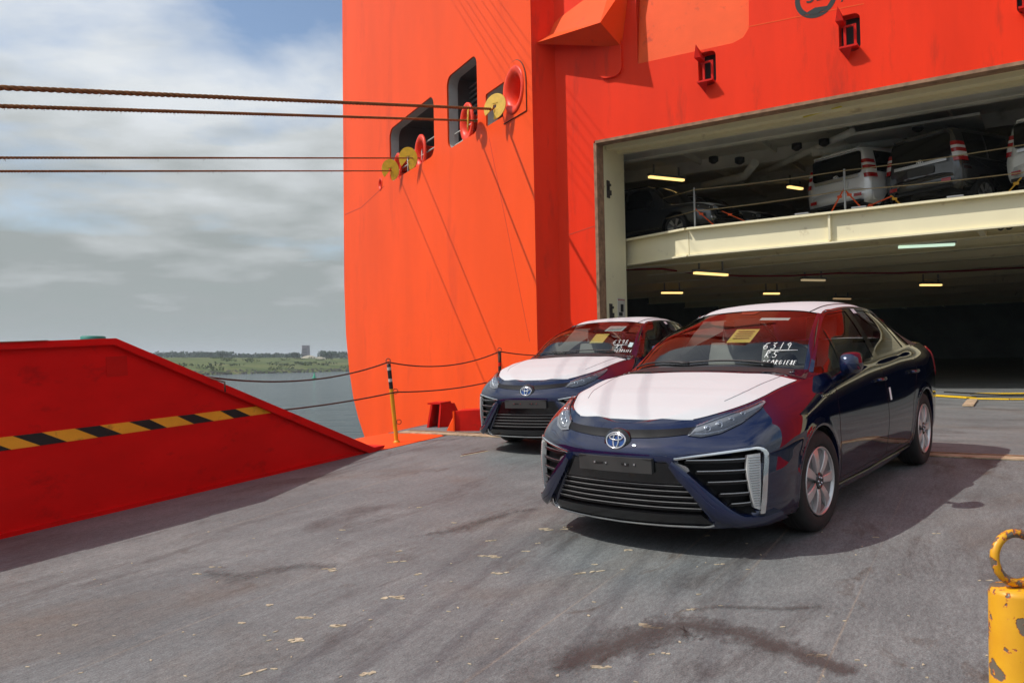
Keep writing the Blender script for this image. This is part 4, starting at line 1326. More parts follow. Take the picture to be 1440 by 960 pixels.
k = MB(); k.box((w * .25, tp / 2, h + .012), (w * .5, tp * .8, .024)); k.build('top_plate', M_DARKRED, t)
k = MB(); k.add([(w * .46, .04, 0), (w * 1.1, .3, 0), (w * .95, .3, h * .55), (w * .82, .25, h * 1.02), (w * .48, .07, h * 1.0)], [(0, 1, 2, 3, 4)]); k.add([(w * .46, .08, 0), (w * 1.1, .34, 0), (w * .95, .34, h * .55), (w * .82, .29, h * 1.02), (w * .48, .11, h * 1.0)], [(4, 3, 2, 1, 0)]); k.build('web_plate', M_DARKRED, t)
k = MB(); k.add([(.09, tp - .08, 0), (w * .42, tp - .08, 0), (w * .42, tp - .1, h), (.09, tp - .1, h)], [(0, 1, 2, 3)]); k.build('back_plate', M_RUST, t)
t, w, h = bracket(640, 706, 606, 578, 'low red steel block with a slanting end, half behind the farther car', .5)
k = MB(); k.add([(0, 0, 0), (w * 1.6, .1, 0), (w * 1.6, .1, h * 1.15), (0, 0, h), (-.12, .4, 0), (w * 1.6, .6, 0), (w * 1.6, .6, h * 1.15), (.0, .4, h)], [(0, 1, 2, 3), (5, 4, 7, 6), (1, 5, 6, 2), (4, 0, 3, 7), (3, 2, 6, 7), (0, 4, 5, 1)]); k.build('body_plate', M_DARKRED, t, fix=True)
k = MB(); k.bar((-.01, -.012, 0), (-.01, -.012, h), .025, .025, up=Vector((0, 1, 0))); k.build('edge_bar', M_HULL, t)
k = MB(); k.add([(-.15, .05, 0), (0, -.01, 0), (0, -.01, h * .75), (-.03, .05, h * .8)], [(0, 1, 2, 3)]); k.build('end_web', M_HULL, t)

M_LASHYEL = paint('lash_yellow', (.80, .50, .02), .55, vary=.1, scale=10)
def band_floor(pxs, w, z):
    pts = [floor_hit(*q) for q in pxs]
    k = MB()
    for a, b in zip(pts[:-1], pts[1:]):
        k.bar(a + FLN * z, b + FLN * z, w, .022)
    return k
t = empty('floor_strap', frame(Vector((1, 0, 0)), Vector((0, 1, 0)), Vector((0, 0, 1)), Vector((0, 0, 0))))
tag(t, 'yellow lashing webbing lying across the lit floor behind the nearer car', 'strap')
band_floor([(1306, 556.5), (1366, 560.5)], .22, .02).build('band', M_LASHYEL, t)
band_floor([(1364, 557), (1400, 557), (1500, 556.5)], .24, .05).build('band', M_LASHYEL, t)
band_floor([(1364, 561.5), (1420, 562.5), (1500, 562)], .12, .02).build('band', M_LASHYEL, t)
band_floor([(1330, 555.5), (1370, 558.0), (1410, 559.8), (1500, 559)], .09, .065).build('dark_band', M_BLACK, t)
band_floor([(1361, 572), (1368, 563)], .16, .02).build('buckle', M_SEAM, t)

# ------------------------------------------------------------------ mooring ropes with rat guards
M_MOOR = paint('mooring_tan', (.24, .135, .055), .9, spec=.1, vary=.35, scale=14)
M_RAT = paint('rat_guard_yellow', (.68, .40, .02), .45, vary=.15, scale=5, dirt=(.35, .18, .02), dirt_amt=.2, dirt_scale=4)
def on_hull(u, v, b): return hit(u, v, HULL_F @ Vector((0, b, 0)), H2)
moor = [((690, 153.5), (0, 123.5), 10.5, .036, .30, -.45, 'topmost mooring rope, thick and clearly twisted, leading to the single round fairlead'),
        ((652, 169.5), (0, 149.5), 11.0, .031, .22, -.45, 'second mooring rope from the top, with frayed fibres'),
        ((577, 222.5), (0, 222), 12.2, .022, .20, -.40, 'third mooring rope from the top, third from below the windows'),
        ((549, 240.5), (0, 241), 12.8, .021, .17, -.40, 'lowest mooring rope, ending at the leftmost yellow disc')]
moor[2] = moor[2][:6] + ('third mooring rope from the top, smooth and level',)
rf = random.Random(11)
for (a, b, yb, r, pitch, off, lab) in moor:
    pa = on_hull(*a, off); pb = at_depth(*b, yb)
    d_ = (pb - pa)
    far = pa + d_ * 1.45
    Ln = (far - pa).length
    nseg = int(Ln / .035)
    inner = pa - d_.normalized() * .9
    pts = [inner + (far - inner) * (i / nseg) - Vector((0, 0, .10 * math.sin(math.pi * min(1, i / nseg)))) * 0 for i in range(nseg + 1)]
    k = MB(); twisted(k, pts, r, pitch * 1.15)
    for _ in range(120 if 'frayed' in lab else 25):
        p = pts[rf.randrange(nseg)]
        q = p + Vector((rf.uniform(-.03, .03), rf.uniform(-.02, .02), -rf.uniform(.025, .07)))
        k.tube([p, p.lerp(q, .6) + Vector((.005, 0, 0)), q], .0025, 3)
    tag(k.build('mooring_rope', M_MOOR), lab, 'rope', 'mooring ropes running from the hull to the quay')
discs = [((696, 150), -.38, .36, 'bright yellow rat guard disc beside the single round fairlead', (-.55, -.75, .1)),
         ((658, 168), -.36, .36, 'yellow rat guard disc seen almost edge on before the upright window', (-.995, -.1, .0)),
         ((574, 223), -.36, .38, 'right one of the two dull yellow rat guard discs before the wide window', (-.45, -.8, -.2)),
         ((549, 239), -.36, .38, 'leftmost dull yellow rat guard disc, by the tiny fairlead', (-.45, -.8, -.25))]
for (uv, off, R_, lab, nn) in discs:
    c_ = on_hull(*uv, off)
    n_ = Vector(nn).normalized(); x = n_.cross(Vector((0, 0, 1))).normalized(); z = x.cross(n_)
    t = empty('rat_guard', frame(x, n_, z, c_))
    tag(t, lab, 'rope guard', 'rat guards on the mooring ropes')
    ol = []
    for i in range(40):
        a = 2 * math.pi * i / 40
        ol.append((R_ * math.cos(a), R_ * math.sin(a)))
    # slot open at the lower right, as on the real discs
    keep = [p for p in ol if not (-1.5 < math.atan2(p[1], p[0]) < -.75)]
    i0 = next(i for i in range(40) if ol[i] not in keep)
    seq = [ol[(i0 + j) % 40] for j in range(40)]
    seq = [p for p in seq if p in keep]
    slot = [(.06, -.02), (-.06, 0.02), (.02, -.09)]
    a0 = seq[-1]; a1 = seq[0]
    poly = seq + [(.075 * math.cos(-1.35), .075 * math.sin(-1.35)), (-.06, .0), (0, .07), (.07, 0), (.075 * math.cos(-.85), .075 * math.sin(-.85))][0:0] + [(.02, -.08), (-.05, -.03), (-.05, .05), (.05, .05), (.07, -.04)]
    k = MB(); k.prism(poly, .025, M=Matrix.Translation((0, -.012, 0))); k.build('disc', M_RAT, t, fix=True)
    k = MB(); k.box((0.0, .0, .10), (.16, .05, .03)); k.box((0.0, 0, -.12), (.03, .06, .08)); k.build('clasp', M_RAT, t)
# ------------------------------------------------------------------ hoisting wires of the ramp, high above the picture
tk = empty('hoisting_tackle', Matrix.Identity(4))
tag(tk, 'hoisting wires running from the ship high over the ramp to its outer end', 'wire rope')
wa = ramp_hit(500, 945) - SUN_TRAVEL * 8.0
wb = ramp_hit(780, 730) - SUN_TRAVEL * 9.1
wd = (wb - wa).normalized()
for i, o_ in enumerate((-.3, .0, .3, .55, .9, 1.2, 1.5)):
    s_o = Vector((o_, 0, o_ * .15))
    k = MB(); k.tube([wa - wd * 14 + s_o, wa + wd * 27 + s_o * .8], .008, 6); k.build('wire', M_ROPEDARK, tk)
# ------------------------------------------------------------------ car body toolkit
def cr(p0, p1, p2, p3, t):
    """centripetal-ish Catmull-Rom on tuples"""
    t2, t3 = t * t, t * t * t
    return tuple(0.5 * ((2 * b) + (-a + c) * t + (2 * a - 5 * b + 4 * c - d) * t2 + (-a + 3 * b - 3 * c + d) * t3) for a, b, c, d in zip(p0, p1, p2, p3))
def spline(pts, u):
    n = len(pts) - 1
    u = min(max(u, 0.0), n - 1e-9)
    i = int(u); t = u - i
    p0 = pts[i - 1] if i > 0 else tuple(2 * a - b for a, b in zip(pts[0], pts[1]))
    p3 = pts[i + 2] if i + 2 <= n else tuple(2 * a - b for a, b in zip(pts[n], pts[n - 1]))
    return cr(p0, pts[i], pts[i + 1], p3, t)
class Patch:
    """smooth surface through a net of points: rows (u) of columns (v)"""
    def __init__(self, net, sym=False): self.net = [[tuple(p) for p in r] for r in net]; self.nu = len(net) - 1; self.nv = len(net[0]) - 1; self.sym = sym
    def pt(self, u, v):
        n = self.nu
        u = min(max(u, 0.0), n - 1e-9); i = int(u)
        rows = []
        for k in (i - 1, i, i + 1, i + 2):
            if (k < 0 or k > n) and self.sym:
                x_ = spline(self.net[1 if k < 0 else n - 1], v); rows.append((x_[0], -x_[1], x_[2]))
            elif k < 0:
                a = spline(self.net[0], v); b = spline(self.net[1], v); rows.append(tuple(2 * x - y for x, y in zip(a, b)))
            elif k > n:
                a = spline(self.net[n], v); b = spline(self.net[n - 1], v); rows.append(tuple(2 * x - y for x, y in zip(a, b)))
            else:
                rows.append(spline(self.net[k], v))
        return Vector(cr(rows[0], rows[1], rows[2], rows[3], u - i))
    def nrm(self, u, v):
        h = 0.02
        a = self.pt(min(u + h, self.nu), v) - self.pt(max(u - h, 0), v)
        b = self.pt(u, min(v + h, self.nv)) - self.pt(u, max(v - h, 0))
        n = a.cross(b)
        return n.normalized() if n.length > 1e-12 else Vector((0, 0, 1))
    def sample_table(self, su=10, sv=6):
        self.tab = [(self.pt(i / su, j / sv), i / su, j / sv) for i in range(self.nu * su + 1) for j in range(self.nv * sv + 1)]
    def invert(self, a, b, ia, ib, ulo=0, uhi=99):
        """find u,v where coordinate ia equals a and ib equals b"""
        best = min((t for t in self.tab if ulo <= t[1] <= uhi), key=lambda t: (t[0][ia] - a) ** 2 + (t[0][ib] - b) ** 2)
        u, v = best[1], best[2]
        for _ in range(8):
            p = self.pt(u, v)
            fa, fb = p[ia] - a, p[ib] - b
            if abs(fa) + abs(fb) < 1e-5: break
            h = 1e-3
            pu = self.pt(u + h, v) if u + h <= self.nu else p * 2 - self.pt(u - h, v)
            pv = self.pt(u, v + h) if v + h <= self.nv else p * 2 - self.pt(u, v - h)
            j11, j12 = (pu[ia] - p[ia]) / h, (pv[ia] - p[ia]) / h
            j21, j22 = (pu[ib] - p[ib]) / h, (pv[ib] - p[ib]) / h
            det = j11 * j22 - j12 * j21
            if abs(det) < 1e-9: break
            du, dv = (-fa * j22 + fb * j12) / det, (-fb * j11 + fa * j21) / det
            m = max(abs(du), abs(dv), 1e-9)
            s = min(1, 0.4 / m)
            u = min(max(u + du * s, max(0, ulo)), min(self.nu, uhi)); v = min(max(v + dv * s, 0), self.nv)
        return u, v
def in_poly(p, poly):
    x, y = p; c = False
    n = len(poly)
    for i in range(n):
        x1, y1 = poly[i]; x2, y2 = poly[i - 1]
        if (y1 > y) != (y2 > y) and x < (x2 - x1) * (y - y1) / (y2 - y1) + x1: c = not c
    return c
def poly_dist(p, poly):
    x, y = p; best = 9
    for i in range(len(poly)):
        x1, y1 = poly[i - 1]; x2, y2 = poly[i]
        dx, dy = x2 - x1, y2 - y1
        t = max(0, min(1, ((x - x1) * dx + (y - y1) * dy) / (dx * dx + dy * dy + 1e-12)))
        best = min(best, math.hypot(x - x1 - t * dx, y - y1 - t * dy))
    return best
def rails(a, b, n):
    """resample two polylines to n+1 points each"""
    def rs(p):
        L_ = [0]
        for i in range(1, len(p)): L_.append(L_[-1] + math.dist(p[i], p[i - 1]))
        out = []
        for k in range(n + 1):
            s = L_[-1] * k / n; i = 0
            while i < len(p) - 2 and L_[i + 1] < s: i += 1
            t = (s - L_[i]) / max(1e-9, L_[i + 1] - L_[i])
            out.append(tuple(x + (y - x) * t for x, y in zip(p[i], p[i + 1])))
        return out
    return rs(a), rs(b)

# ------------------------------------------------------------------ car materials
def car_paint(name, col, flake=(0.02, 0.03, 0.10), metal=0.3, spec=0.0):
    m, nt, b = new_mat(name); N, L = nt.nodes, nt.links
    lw = N.new('ShaderNodeLayerWeight'); lw.inputs[0].default_value = 0.6
    mx = N.new('ShaderNodeMix'); mx.data_type = 'RGBA'
    mx.inputs[6].default_value = (*flake, 1); mx.inputs[7].default_value = (*col, 1)
    L.new(lw.outputs['Facing'], mx.inputs[0]); L.new(mx.outputs[2], b.inputs['Base Color'])
    b.inputs['Metallic'].default_value = metal
    b.inputs['Roughness'].default_value = 0.35
    b.inputs['Specular IOR Level'].default_value = spec
    b.inputs['Coat Weight'].default_value = 1.0
    b.inputs['Coat Roughness'].default_value = 0.0
    b.inputs['Coat IOR'].default_value = 1.75
    return m
M_BLUE = car_paint('navy_metallic', (0.0015, 0.002, 0.006), (0.004, 0.011, 0.056), 0.0)
def film_mat():
    m, nt, b = new_mat('white_film'); N, L = nt.nodes, nt.links
    tc = N.new('ShaderNodeTexCoord'); n = N.new('ShaderNodeTexNoise'); n.inputs['Scale'].default_value = 5; n.inputs['Detail'].default_value = 6
    mp = N.new('ShaderNodeMapping'); mp.inputs['Scale'].default_value = (1, .5, 1)
    L.new(tc.outputs['Object'], mp.inputs[0]); L.new(mp.outputs[0], n.inputs[0])
    bp = N.new('ShaderNodeBump'); bp.inputs['Strength'].default_value = .5; bp.inputs['Distance'].default_value = .006
    L.new(n.outputs[0], bp.inputs['Height']); L.new(bp.outputs[0], b.inputs['Normal'])
    b.inputs['Base Color'].default_value = (.54, .55, .565, 1)
    b.inputs['Roughness'].default_value = .45
    return m
M_FILM = film_mat()
M_GLOSSBLK = paint('gloss_black', (.006, .006, .007), .12, coat=.5)
M_GRILLE = paint('grille_black', (.005, .005, .006), .45, spec=.2)
M_SLAT = paint('slat_black', (.009, .009, .010), .2)
M_RUBBER = paint('tyre_rubber', (.018, .017, .016), .75, vary=.3, scale=12)
M_CHROME = paint('chrome', (.78, .79, .80), .10, metal=1.0)
M_SATIN = paint('satin_chrome', (.55, .56, .58), .25, metal=1.0)
M_ALLOY = paint('machined_alloy', (.62, .60, .59), .30, metal=.75)
M_ALLOYGREY = paint('painted_alloy', (.17, .165, .165), .35, metal=.5)
M_PLASTIC = paint('dark_plastic', (.022, .022, .023), .5)
M_PLATE = paint('plate_holder', (.045, .044, .043), .45)
M_GLASS = glass('tinted_glass', (.74, .77, .75))
M_SIDEGLASS = glass('side_glass', (.34, .37, .36))
M_LENS = glass('lamp_lens', (.85, .87, .9))
M_LAMPIN = paint('lamp_reflector', (.50, .52, .55), .18, metal=.9)
M_LAMPDARK = paint('lamp_bezel', (.34, .35, .37), .25, metal=.3)
M_DRL = paint('light_guide', (.62, .62, .60), .2)
M_TAIL = paint('tail_red', (.35, .006, .008), .12, coat=.6)
M_SEATC = paint('seat_cover', (.55, .53, .50), .6, vary=.1, scale=6)
M_DASH = paint('dash_dark', (.09, .085, .08), .55)
M_CABIN = paint('cabin_dark', (.03, .028, .027), .8)
M_EMBLUE = paint('emblem_blue', (.01, .06, .25), .15, coat=.6)
M_PAPERY = paint('yellow_paper', (.62, .48, .12), .8)
M_PAPERB = paint('pale_blue_paper', (.55, .72, .72), .8)
M_INK = paint('white_marker', (.85, .86, .84), .7)
M_PRINT = paint('paper_print', (.20, .16, .06), .8)

# ------------------------------------------------------------------ the saloon car
NET = [  # half outline of the lower body from the nose round to the tail, bottom to shoulder
 [(.985,0,.17),(1.025,0,.245),(1.045,0,.40),(1.055,0,.525),(1.062,0,.63),(1.005,0,.712),(.915,0,.785)],
 [(.970,.25,.17),(1.010,.25,.245),(1.030,.25,.40),(1.040,.25,.525),(1.045,.25,.632),(.985,.25,.716),(.892,.25,.79)],
 [(.930,.45,.172),(.965,.45,.245),(.985,.45,.40),(.995,.45,.53),(.990,.45,.64),(.925,.45,.728),(.815,.43,.808)],
 [(.865,.62,.18),(.90,.625,.25),(.910,.63,.40),(.915,.63,.535),(.890,.625,.655),(.805,.61,.75),(.690,.57,.845)],
 [(.755,.755,.19),(.79,.765,.255),(.795,.775,.40),(.790,.78,.54),(.760,.775,.67),(.665,.745,.775),(.535,.660,.880)],
 [(.56,.825,.20),(.585,.845,.26),(.590,.86,.42),(.585,.865,.56),(.56,.86,.69),(.50,.82,.805),(.40,.715,.915)],
 [(.37,.85,.20),(.375,.875,.26),(.375,.89,.42),(.37,.895,.57),(.35,.895,.71),(.30,.85,.83),(.22,.735,.945)],
 [(0,.85,.19),(0,.88,.26),(0,.90,.42),(0,.905,.58),(0,.907,.73),(0,.87,.86),(0,.765,.975)],
 [(-.42,.82,.17),(-.42,.865,.25),(-.42,.895,.42),(-.42,.903,.58),(-.42,.895,.76),(-.42,.866,.89),(-.40,.795,1.005)],
 [(-1.0,.82,.17),(-1.0,.865,.25),(-1.0,.892,.42),(-1.0,.902,.57),(-1.0,.893,.76),(-1.0,.868,.905),(-1.0,.815,1.02)],
 [(-1.6,.82,.17),(-1.6,.865,.25),(-1.6,.892,.42),(-1.6,.902,.57),(-1.6,.893,.76),(-1.6,.870,.925),(-1.6,.82,1.035)],
 [(-2.2,.82,.18),(-2.2,.865,.26),(-2.2,.895,.42),(-2.2,.906,.58),(-2.2,.900,.77),(-2.2,.878,.95),(-2.2,.82,1.06)],
 [(-2.78,.84,.20),(-2.78,.88,.28),(-2.78,.90,.44),(-2.78,.91,.62),(-2.78,.912,.81),(-2.78,.885,.97),(-2.78,.80,1.085)],
 [(-3.2,.83,.22),(-3.2,.865,.30),(-3.2,.88,.46),(-3.2,.888,.64),(-3.2,.885,.83),(-3.2,.855,.985),(-3.2,.76,1.09)],
 [(-3.52,.75,.24),(-3.56,.78,.32),(-3.58,.79,.48),(-3.59,.795,.66),(-3.60,.79,.84),(-3.60,.76,1.0),(-3.56,.68,1.09)],
 [(-3.66,.45,.25),(-3.70,.46,.33),(-3.73,.46,.50),(-3.75,.46,.68),(-3.77,.46,.86),(-3.79,.45,1.015),(-3.73,.42,1.095)],
 [(-3.70,0,.25),(-3.74,0,.33),(-3.77,0,.50),(-3.79,0,.68),(-3.81,0,.86),(-3.83,0,1.02),(-3.77,0,1.095)],
]
BODY = Patch(NET, True); BODY.sample_table()
def front(y, z, off=0.0):
    s = -1 if y < 0 else 1
    u, v = BODY.invert(abs(y), z, 1, 2, 0, 7)
    p = BODY.pt(u, v); n = BODY.nrm(u, v)
    if n.x < 0 and u < 5: n = -n
    p = p + n * off
    return Vector((p.x, p.y * s, p.z))
def side(x, z, off=0.0, s=1):
    u, v = BODY.invert(x, z, 0, 2, 4.2, 14)
    p = BODY.pt(u, v); n = BODY.nrm(u, v)
    if n.y < 0: n = -n
    p = p + n * off
    return Vector((p.x, p.y * s, p.z))
def ruled(mapper, a, b, n, m, off=0.0, mat=0, mb=None, thick=0.0, bulge=0.0):
    """surface between two polylines laid on the body; thick gives it a rim down to the body"""
    ra, rb_ = rails(a, b, n)
    rows = []
    for j in range(m + 1):
        t = j / m
        rows.append([mapper(pa[0] + (pb[0] - pa[0]) * t, pa[1] + (pb[1] - pa[1]) * t, off + bulge * math.sin(math.pi * t)) for pa, pb in zip(ra, rb_)])
    mb = mb or MB()
    mb.grid(rows, mat, True)
    if thick:
        rim = [ra, rb_]
        for r_, k in ((ra, 0), (rb_, m)):
            mb.grid([rows[k], [mapper(p[0], p[1], off - thick) for p in r_]], mat, False)
        for i in (0, n):
            col = [rows[j][i] for j in range(m + 1)]
            low = [mapper(ra[i][0] + (rb_[i][0] - ra[i][0]) * j / m, ra[i][1] + (rb_[i][1] - ra[i][1]) * j / m, off - thick) for j in range(m + 1)]
            mb.grid([col, low], mat, False)
    return mb
def ribbon(mapper, line, w, off, thick, n=24, mat=0, mb=None, closed=False):
    """raised strip of width w following a polyline on the body"""
    pts, _ = rails(line, line, n)
    A, B = [], []
    for i, p in enumerate(pts):
        q0, q1 = pts[max(i - 1, 0)], pts[min(i + 1, n)]
        dx, dz = q1[0] - q0[0], q1[1] - q0[1]; l = math.hypot(dx, dz) or 1
        ww = w[0] + (w[1] - w[0]) * i / n if isinstance(w, tuple) else w
        A.append((p[0] - dz / l * ww / 2, p[1] + dx / l * ww / 2)); B.append((p[0] + dz / l * ww / 2, p[1] - dx / l * ww / 2))
    return ruled(mapper, A, B, n, 2, off, mat, mb, thick, bulge=min(w) * .15 if isinstance(w, tuple) else w * .15)

# openings of the nose, drawn as seen from the front (y to the car's left, z up)
INTAKE = [(.395, .600), (.80, .648), (.815, .60), (.80, .29), (.745, .238), (.60, .355), (.445, .51)]
LOWER = [(-.34, .575), (.34, .575), (.56, .235), (.44, .222), (-.44, .222), (-.56, .235)]
LAMP_A = [(.465, .782), (.55, .818), (.63, .852), (.69, .880), (.715, .897)]      # upper edge of the headlamp
LAMP_B = [(.435, .728), (.51, .718), (.60, .736), (.68, .784), (.728, .852), (.728, .888)]
R_ARCH = 0.368
WX, WZ, WR = (0.0, -2.78), 0.333, 0.333

DOOR_F_POLY = [(-.46, .30), (-.40, .62), (-.42, 1.20), (-1.60, 1.20), (-1.62, .60), (-1.60, .30)]
DOOR_R_POLY = [(-1.60, .30), (-1.62, .60), (-1.60, 1.2), (-2.62, 1.2), (-2.50, .85), (-2.36, .62), (-2.30, .30)]

def make_saloon():
    root = empty('saloon_car', Matrix.Identity(4))
    # --- lower body shell: dense net, left and right
    us = []
    for i in range(BODY.nu):
        k = 26 if i < 4 else (16 if i < 7 else (20 if i < 12 else 12))
        us += [i + j / k for j in range(k)]
    us.append(BODY.nu)
    vs = [j / 9 for j in range(BODY.nv * 9 + 1)]
    P = {}
    nv = len(vs)
    co, kind = [], []
    for u in us:
        for v in vs:
            p = BODY.pt(u, v); mm = 0
            if u < 7:
                n = BODY.nrm(u, v)
                if n.x < 0 and u < 5: n = -n
                q = (p.y, p.z)
                for poly, dpt_, mi in ((INTAKE, .055, 1), (LOWER, .030, 1)):
                    if (u < 5.2) and in_poly(q, poly):
                        d_ = poly_dist(q, poly) if poly is INTAKE else poly_dist((p.y, p.z), [w for w in poly])
                        if poly is not INTAKE and p.y < .02: d_ = max(d_, .02)
                        p = p - n * dpt_ * min(1, d_ / .014)
                        mm = mi
                        break
            # the sides tuck in to the wheel arches
            for wx in WX:
                dx, dz = p.x - wx, p.z - WZ
                r = math.hypot(dx, dz)
                if p.y > .55 and r < R_ARCH and r > .30:
                    p = Vector((wx + dx / r * R_ARCH, p.y, WZ + dz / r * R_ARCH))
                elif p.y > .55 and R_ARCH <= r < R_ARCH + .05:
                    f = (r - R_ARCH) / .05
                    p.y += .010 * (1 - f) * (1 if True else 0)
            co.append(p); kind.append(mm)
    def inside_arch(p): return p.y > .55 and any(math.hypot(p.x - wx, p.z - WZ) < R_ARCH - .002 for wx in WX)
    shells = {'body': MB(), 'door_f': MB(), 'door_r': MB()}
    for i in range(len(us) - 1):
        for j in range(nv - 1):
            idx = (i * nv + j, (i + 1) * nv + j, (i + 1) * nv + j + 1, i * nv + j + 1)
            c = (co[idx[0]] + co[idx[1]] + co[idx[2]] + co[idx[3]]) / 4
            ring = [math.hypot(co[t].x - wx, co[t].z - WZ) <= R_ARCH + 1e-4 for t in idx for wx in WX if abs(co[t].x - wx) < .6]
            if c.y > .55 and inside_arch(c): continue
            if c.y > .55 and len(ring) == 4 and all(ring): continue
            mm = 1 if sum(kind[t] for t in idx) >= 3 else 0
            key = 'body'
            q = (c.x, c.z)
            if us[i] > 7:
                if in_poly(q, DOOR_F_POLY): key = 'door_f'
                elif in_poly(q, DOOR_R_POLY): key = 'door_r'
            P.setdefault(key, []).append((idx, mm))
    def shell(key, s, mb):
        used = {}
        V, F, M_ = [], [], []
        for idx, mm in P[key]:
            f = []
            for t in idx:
                if t not in used:
                    used[t] = len(V); V.append((co[t].x, co[t].y * s, co[t].z))
                f.append(used[t])
            F.append(f if s < 0 else f[::-1]); M_.append(mm)
        o = len(mb.v); mb.v += V
        for f, mm in zip(F, M_): mb.f.append([t + o for t in f]); mb.m.append(mm); mb.s.append(True)
    mb = MB(); shell('body', 1, mb); shell('body', -1, mb)
    body = mb.build('body', [M_BLUE, M_GRILLE], root)
    bm = bmesh.new(); bm.from_mesh(body.data); bmesh.ops.remove_doubles(bm, verts=bm.verts, dist=.0004); bmesh.ops.recalc_face_normals(bm, faces=bm.faces); bm.to_mesh(body.data); bm.free()
    for key, x0, x1 in (('door_f', -.42, -1.60), ('door_r', -1.6, -2.5)):
        for s in (1, -1):
            mb = MB(); shell(key, s, mb)
            d = mb.build('door', M_BLUE, root, fix=True)
            hx = -1.47 if key == 'door_f' else -2.42
            k = MB()
            ruled(lambda a, b, o: side(a, b, o, s), [(hx - .10, .895), (hx, .90), (hx + .10, .895)], [(hx - .10, .855), (hx, .850), (hx + .10, .855)], 8, 2, .0015, 0, k)
            k.build('handle_cup', M_GLOSSBLK, d)
            k = MB(); pts = [side(hx + t * .11, .878, .018 + .022 * (1 - t * t), s) for t in (-1, -.6, -.2, .2, .6, 1)]
            k.tube(pts, .012, 8); k.build('handle', M_BLUE, d)
    # shut lines of the doors: narrow dark gaps
    for s in (1, -1):
        k = MB()
        f_ = lambda a, b, o: side(a, b, o, s)
        for ln in ([(-.46, .27), (-.405, .60), (-.42, .80), (-.50, .985)], [(-1.595, .27), (-1.62, .60), (-1.60, 1.0)], [(-2.32, .28), (-2.36, .60), (-2.50, .83), (-2.60, 1.0)], [(-.46, .272), (-1.59, .272), (-2.31, .282)]):
            ribbon(f_, ln, .006, .0012, 0.0, 14, 0, k)
        k.build('door_gap', M_BLACK, root)
        k = MB(); f2 = lambda a, b, o: side(a, b, o, s)
        ribbon(f2, [(-.40, .205), (-1.3, .20), (-2.36, .215)], .055, .012, .02, 14, 0, k); k.build('sill_trim', M_BLUE, root)
    # floor and wheel housings
    k = MB(); k.box((-1.36, 0, .24), (4.2, 1.45, .08)); k.box((-1.4, 0, .40), (1.9, 1.5, .3)); k.build('underbody', M_CABIN, root)
    for wx in WX:
        for s in (1, -1):
            prof = [(R_ARCH + .012, .0), (R_ARCH + .012, .30)]
            k = MB(); vs_, fs_ = [], []
            n = 28
            for i in range(n + 1):
                a = rad(-25 + 230 * i / n)
                for yy in (.885, .875, .56):
                    r_ = R_ARCH - .004 if yy == .885 else R_ARCH + .0
                    yb_ = side(max(min(wx + math.cos(a) * R_ARCH, .58), -3.4), WZ + math.sin(a) * R_ARCH).y
                    vs_.append((wx + r_ * math.cos(a), (yb_ - .002 if yy == .885 else (yb_ - .03 if yy == .875 else .5)) * s, WZ + r_ * math.sin(a)))
            for i in range(n):
                for j in range(2): fs_.append((i * 3 + j, (i + 1) * 3 + j, (i + 1) * 3 + j + 1, i * 3 + j + 1))
            vs_ += [(wx + math.cos(rad(-25 + 230 * i / n)) * R_ARCH, .5 * s, WZ + math.sin(rad(-25 + 230 * i / n)) * R_ARCH) for i in range(n + 1)]
            fs_.append(tuple(range((n + 1) * 3, (n + 1) * 4)))
            k.add(vs_, fs_, 0, True); k.build('wheel_housing', M_CABIN, root)
    for wx in WX:
        for s in (1, -1):
            k = MB()
            def am(x, z, off): return side(x, z, off, s)
            arc = [(wx + (R_ARCH + .008) * math.cos(rad(a)), WZ + (R_ARCH + .008) * math.sin(rad(a))) for a in range(-8, 189, 7)]
            arc = [(x, max(z, .262)) for x, z in arc]
            ribbon(am, arc, .026, .006, .03, 44, 0, k); k.build('arch_lip', M_BLUE, root, fix=True)
    # --- bonnet
    edge = [BODY.pt(u, 6) for u in [i / 8 for i in range(0, 8 * 8 + 1)]]
    def cz(x):
        t = [(1.0, .75), (.915, .787), (.85, .824), (.72, .872), (.5, .935), (.2, .998), (-.05, 1.038), (-.25, 1.062), (-.45, 1.07)]
        for (a, za), (b, zb_) in zip(t[:-1], t[1:]):
            if x >= b: return za + (zb_ - za) * (x - a) / (b - a)
        return t[-1][1]
    def hood(i, t, off=0.0):
        e = edge[i] if isinstance(i, int) else BODY.pt(i / 8, 6)
        f = abs(t) ** 2.4
        zc_ = max(cz(e.x), e.z)
        rise = .012 * math.exp(-((abs(t) - .72) / .16) ** 2)
        xx = e.x + (0 if i > 4 else 0)
        return Vector((xx - .02 * (1 - t * t) * (1 if i > 40 else 0), e.y * t, zc_ + (e.z - zc_) * f + rise * min(1, e.y / .4) + off))
    T_ = [-1 + 2 * j / 40 for j in range(41)]
    rows = [[hood(i, t) for t in T_] for i in range(0, 60)]
    k = MB().grid(rows, 0, True)
    hd = k.build('bonnet', M_BLUE, root, fix=True)
    TF = [-.975 + 1.95 * j / 40 for j in range(41)]
    rows = []
    for i in range(16, 58):
        if i < 26:
            row = []
            for t in TF:
                fi = i - 6.0 * (1 - abs(t / .975) ** 2.2) * (1 - (i - 16) / 10)
                row.append(hood(fi, max(-.985, min(.985, t * edge[i].y / max(.05, BODY.pt(fi / 8, 6).y))), .0035))
            rows.append(row)
        else:
            rows.append([hood(i, t, .0035) for t in TF])
    k = MB().grid(rows, 0, True)
    k.grid([[p for p in rows[0]], [p - Vector((-.003, 0, .006)) for p in rows[0]]], 0, False)
    fb = k.build('film_cover', M_FILM, hd, fix=True)
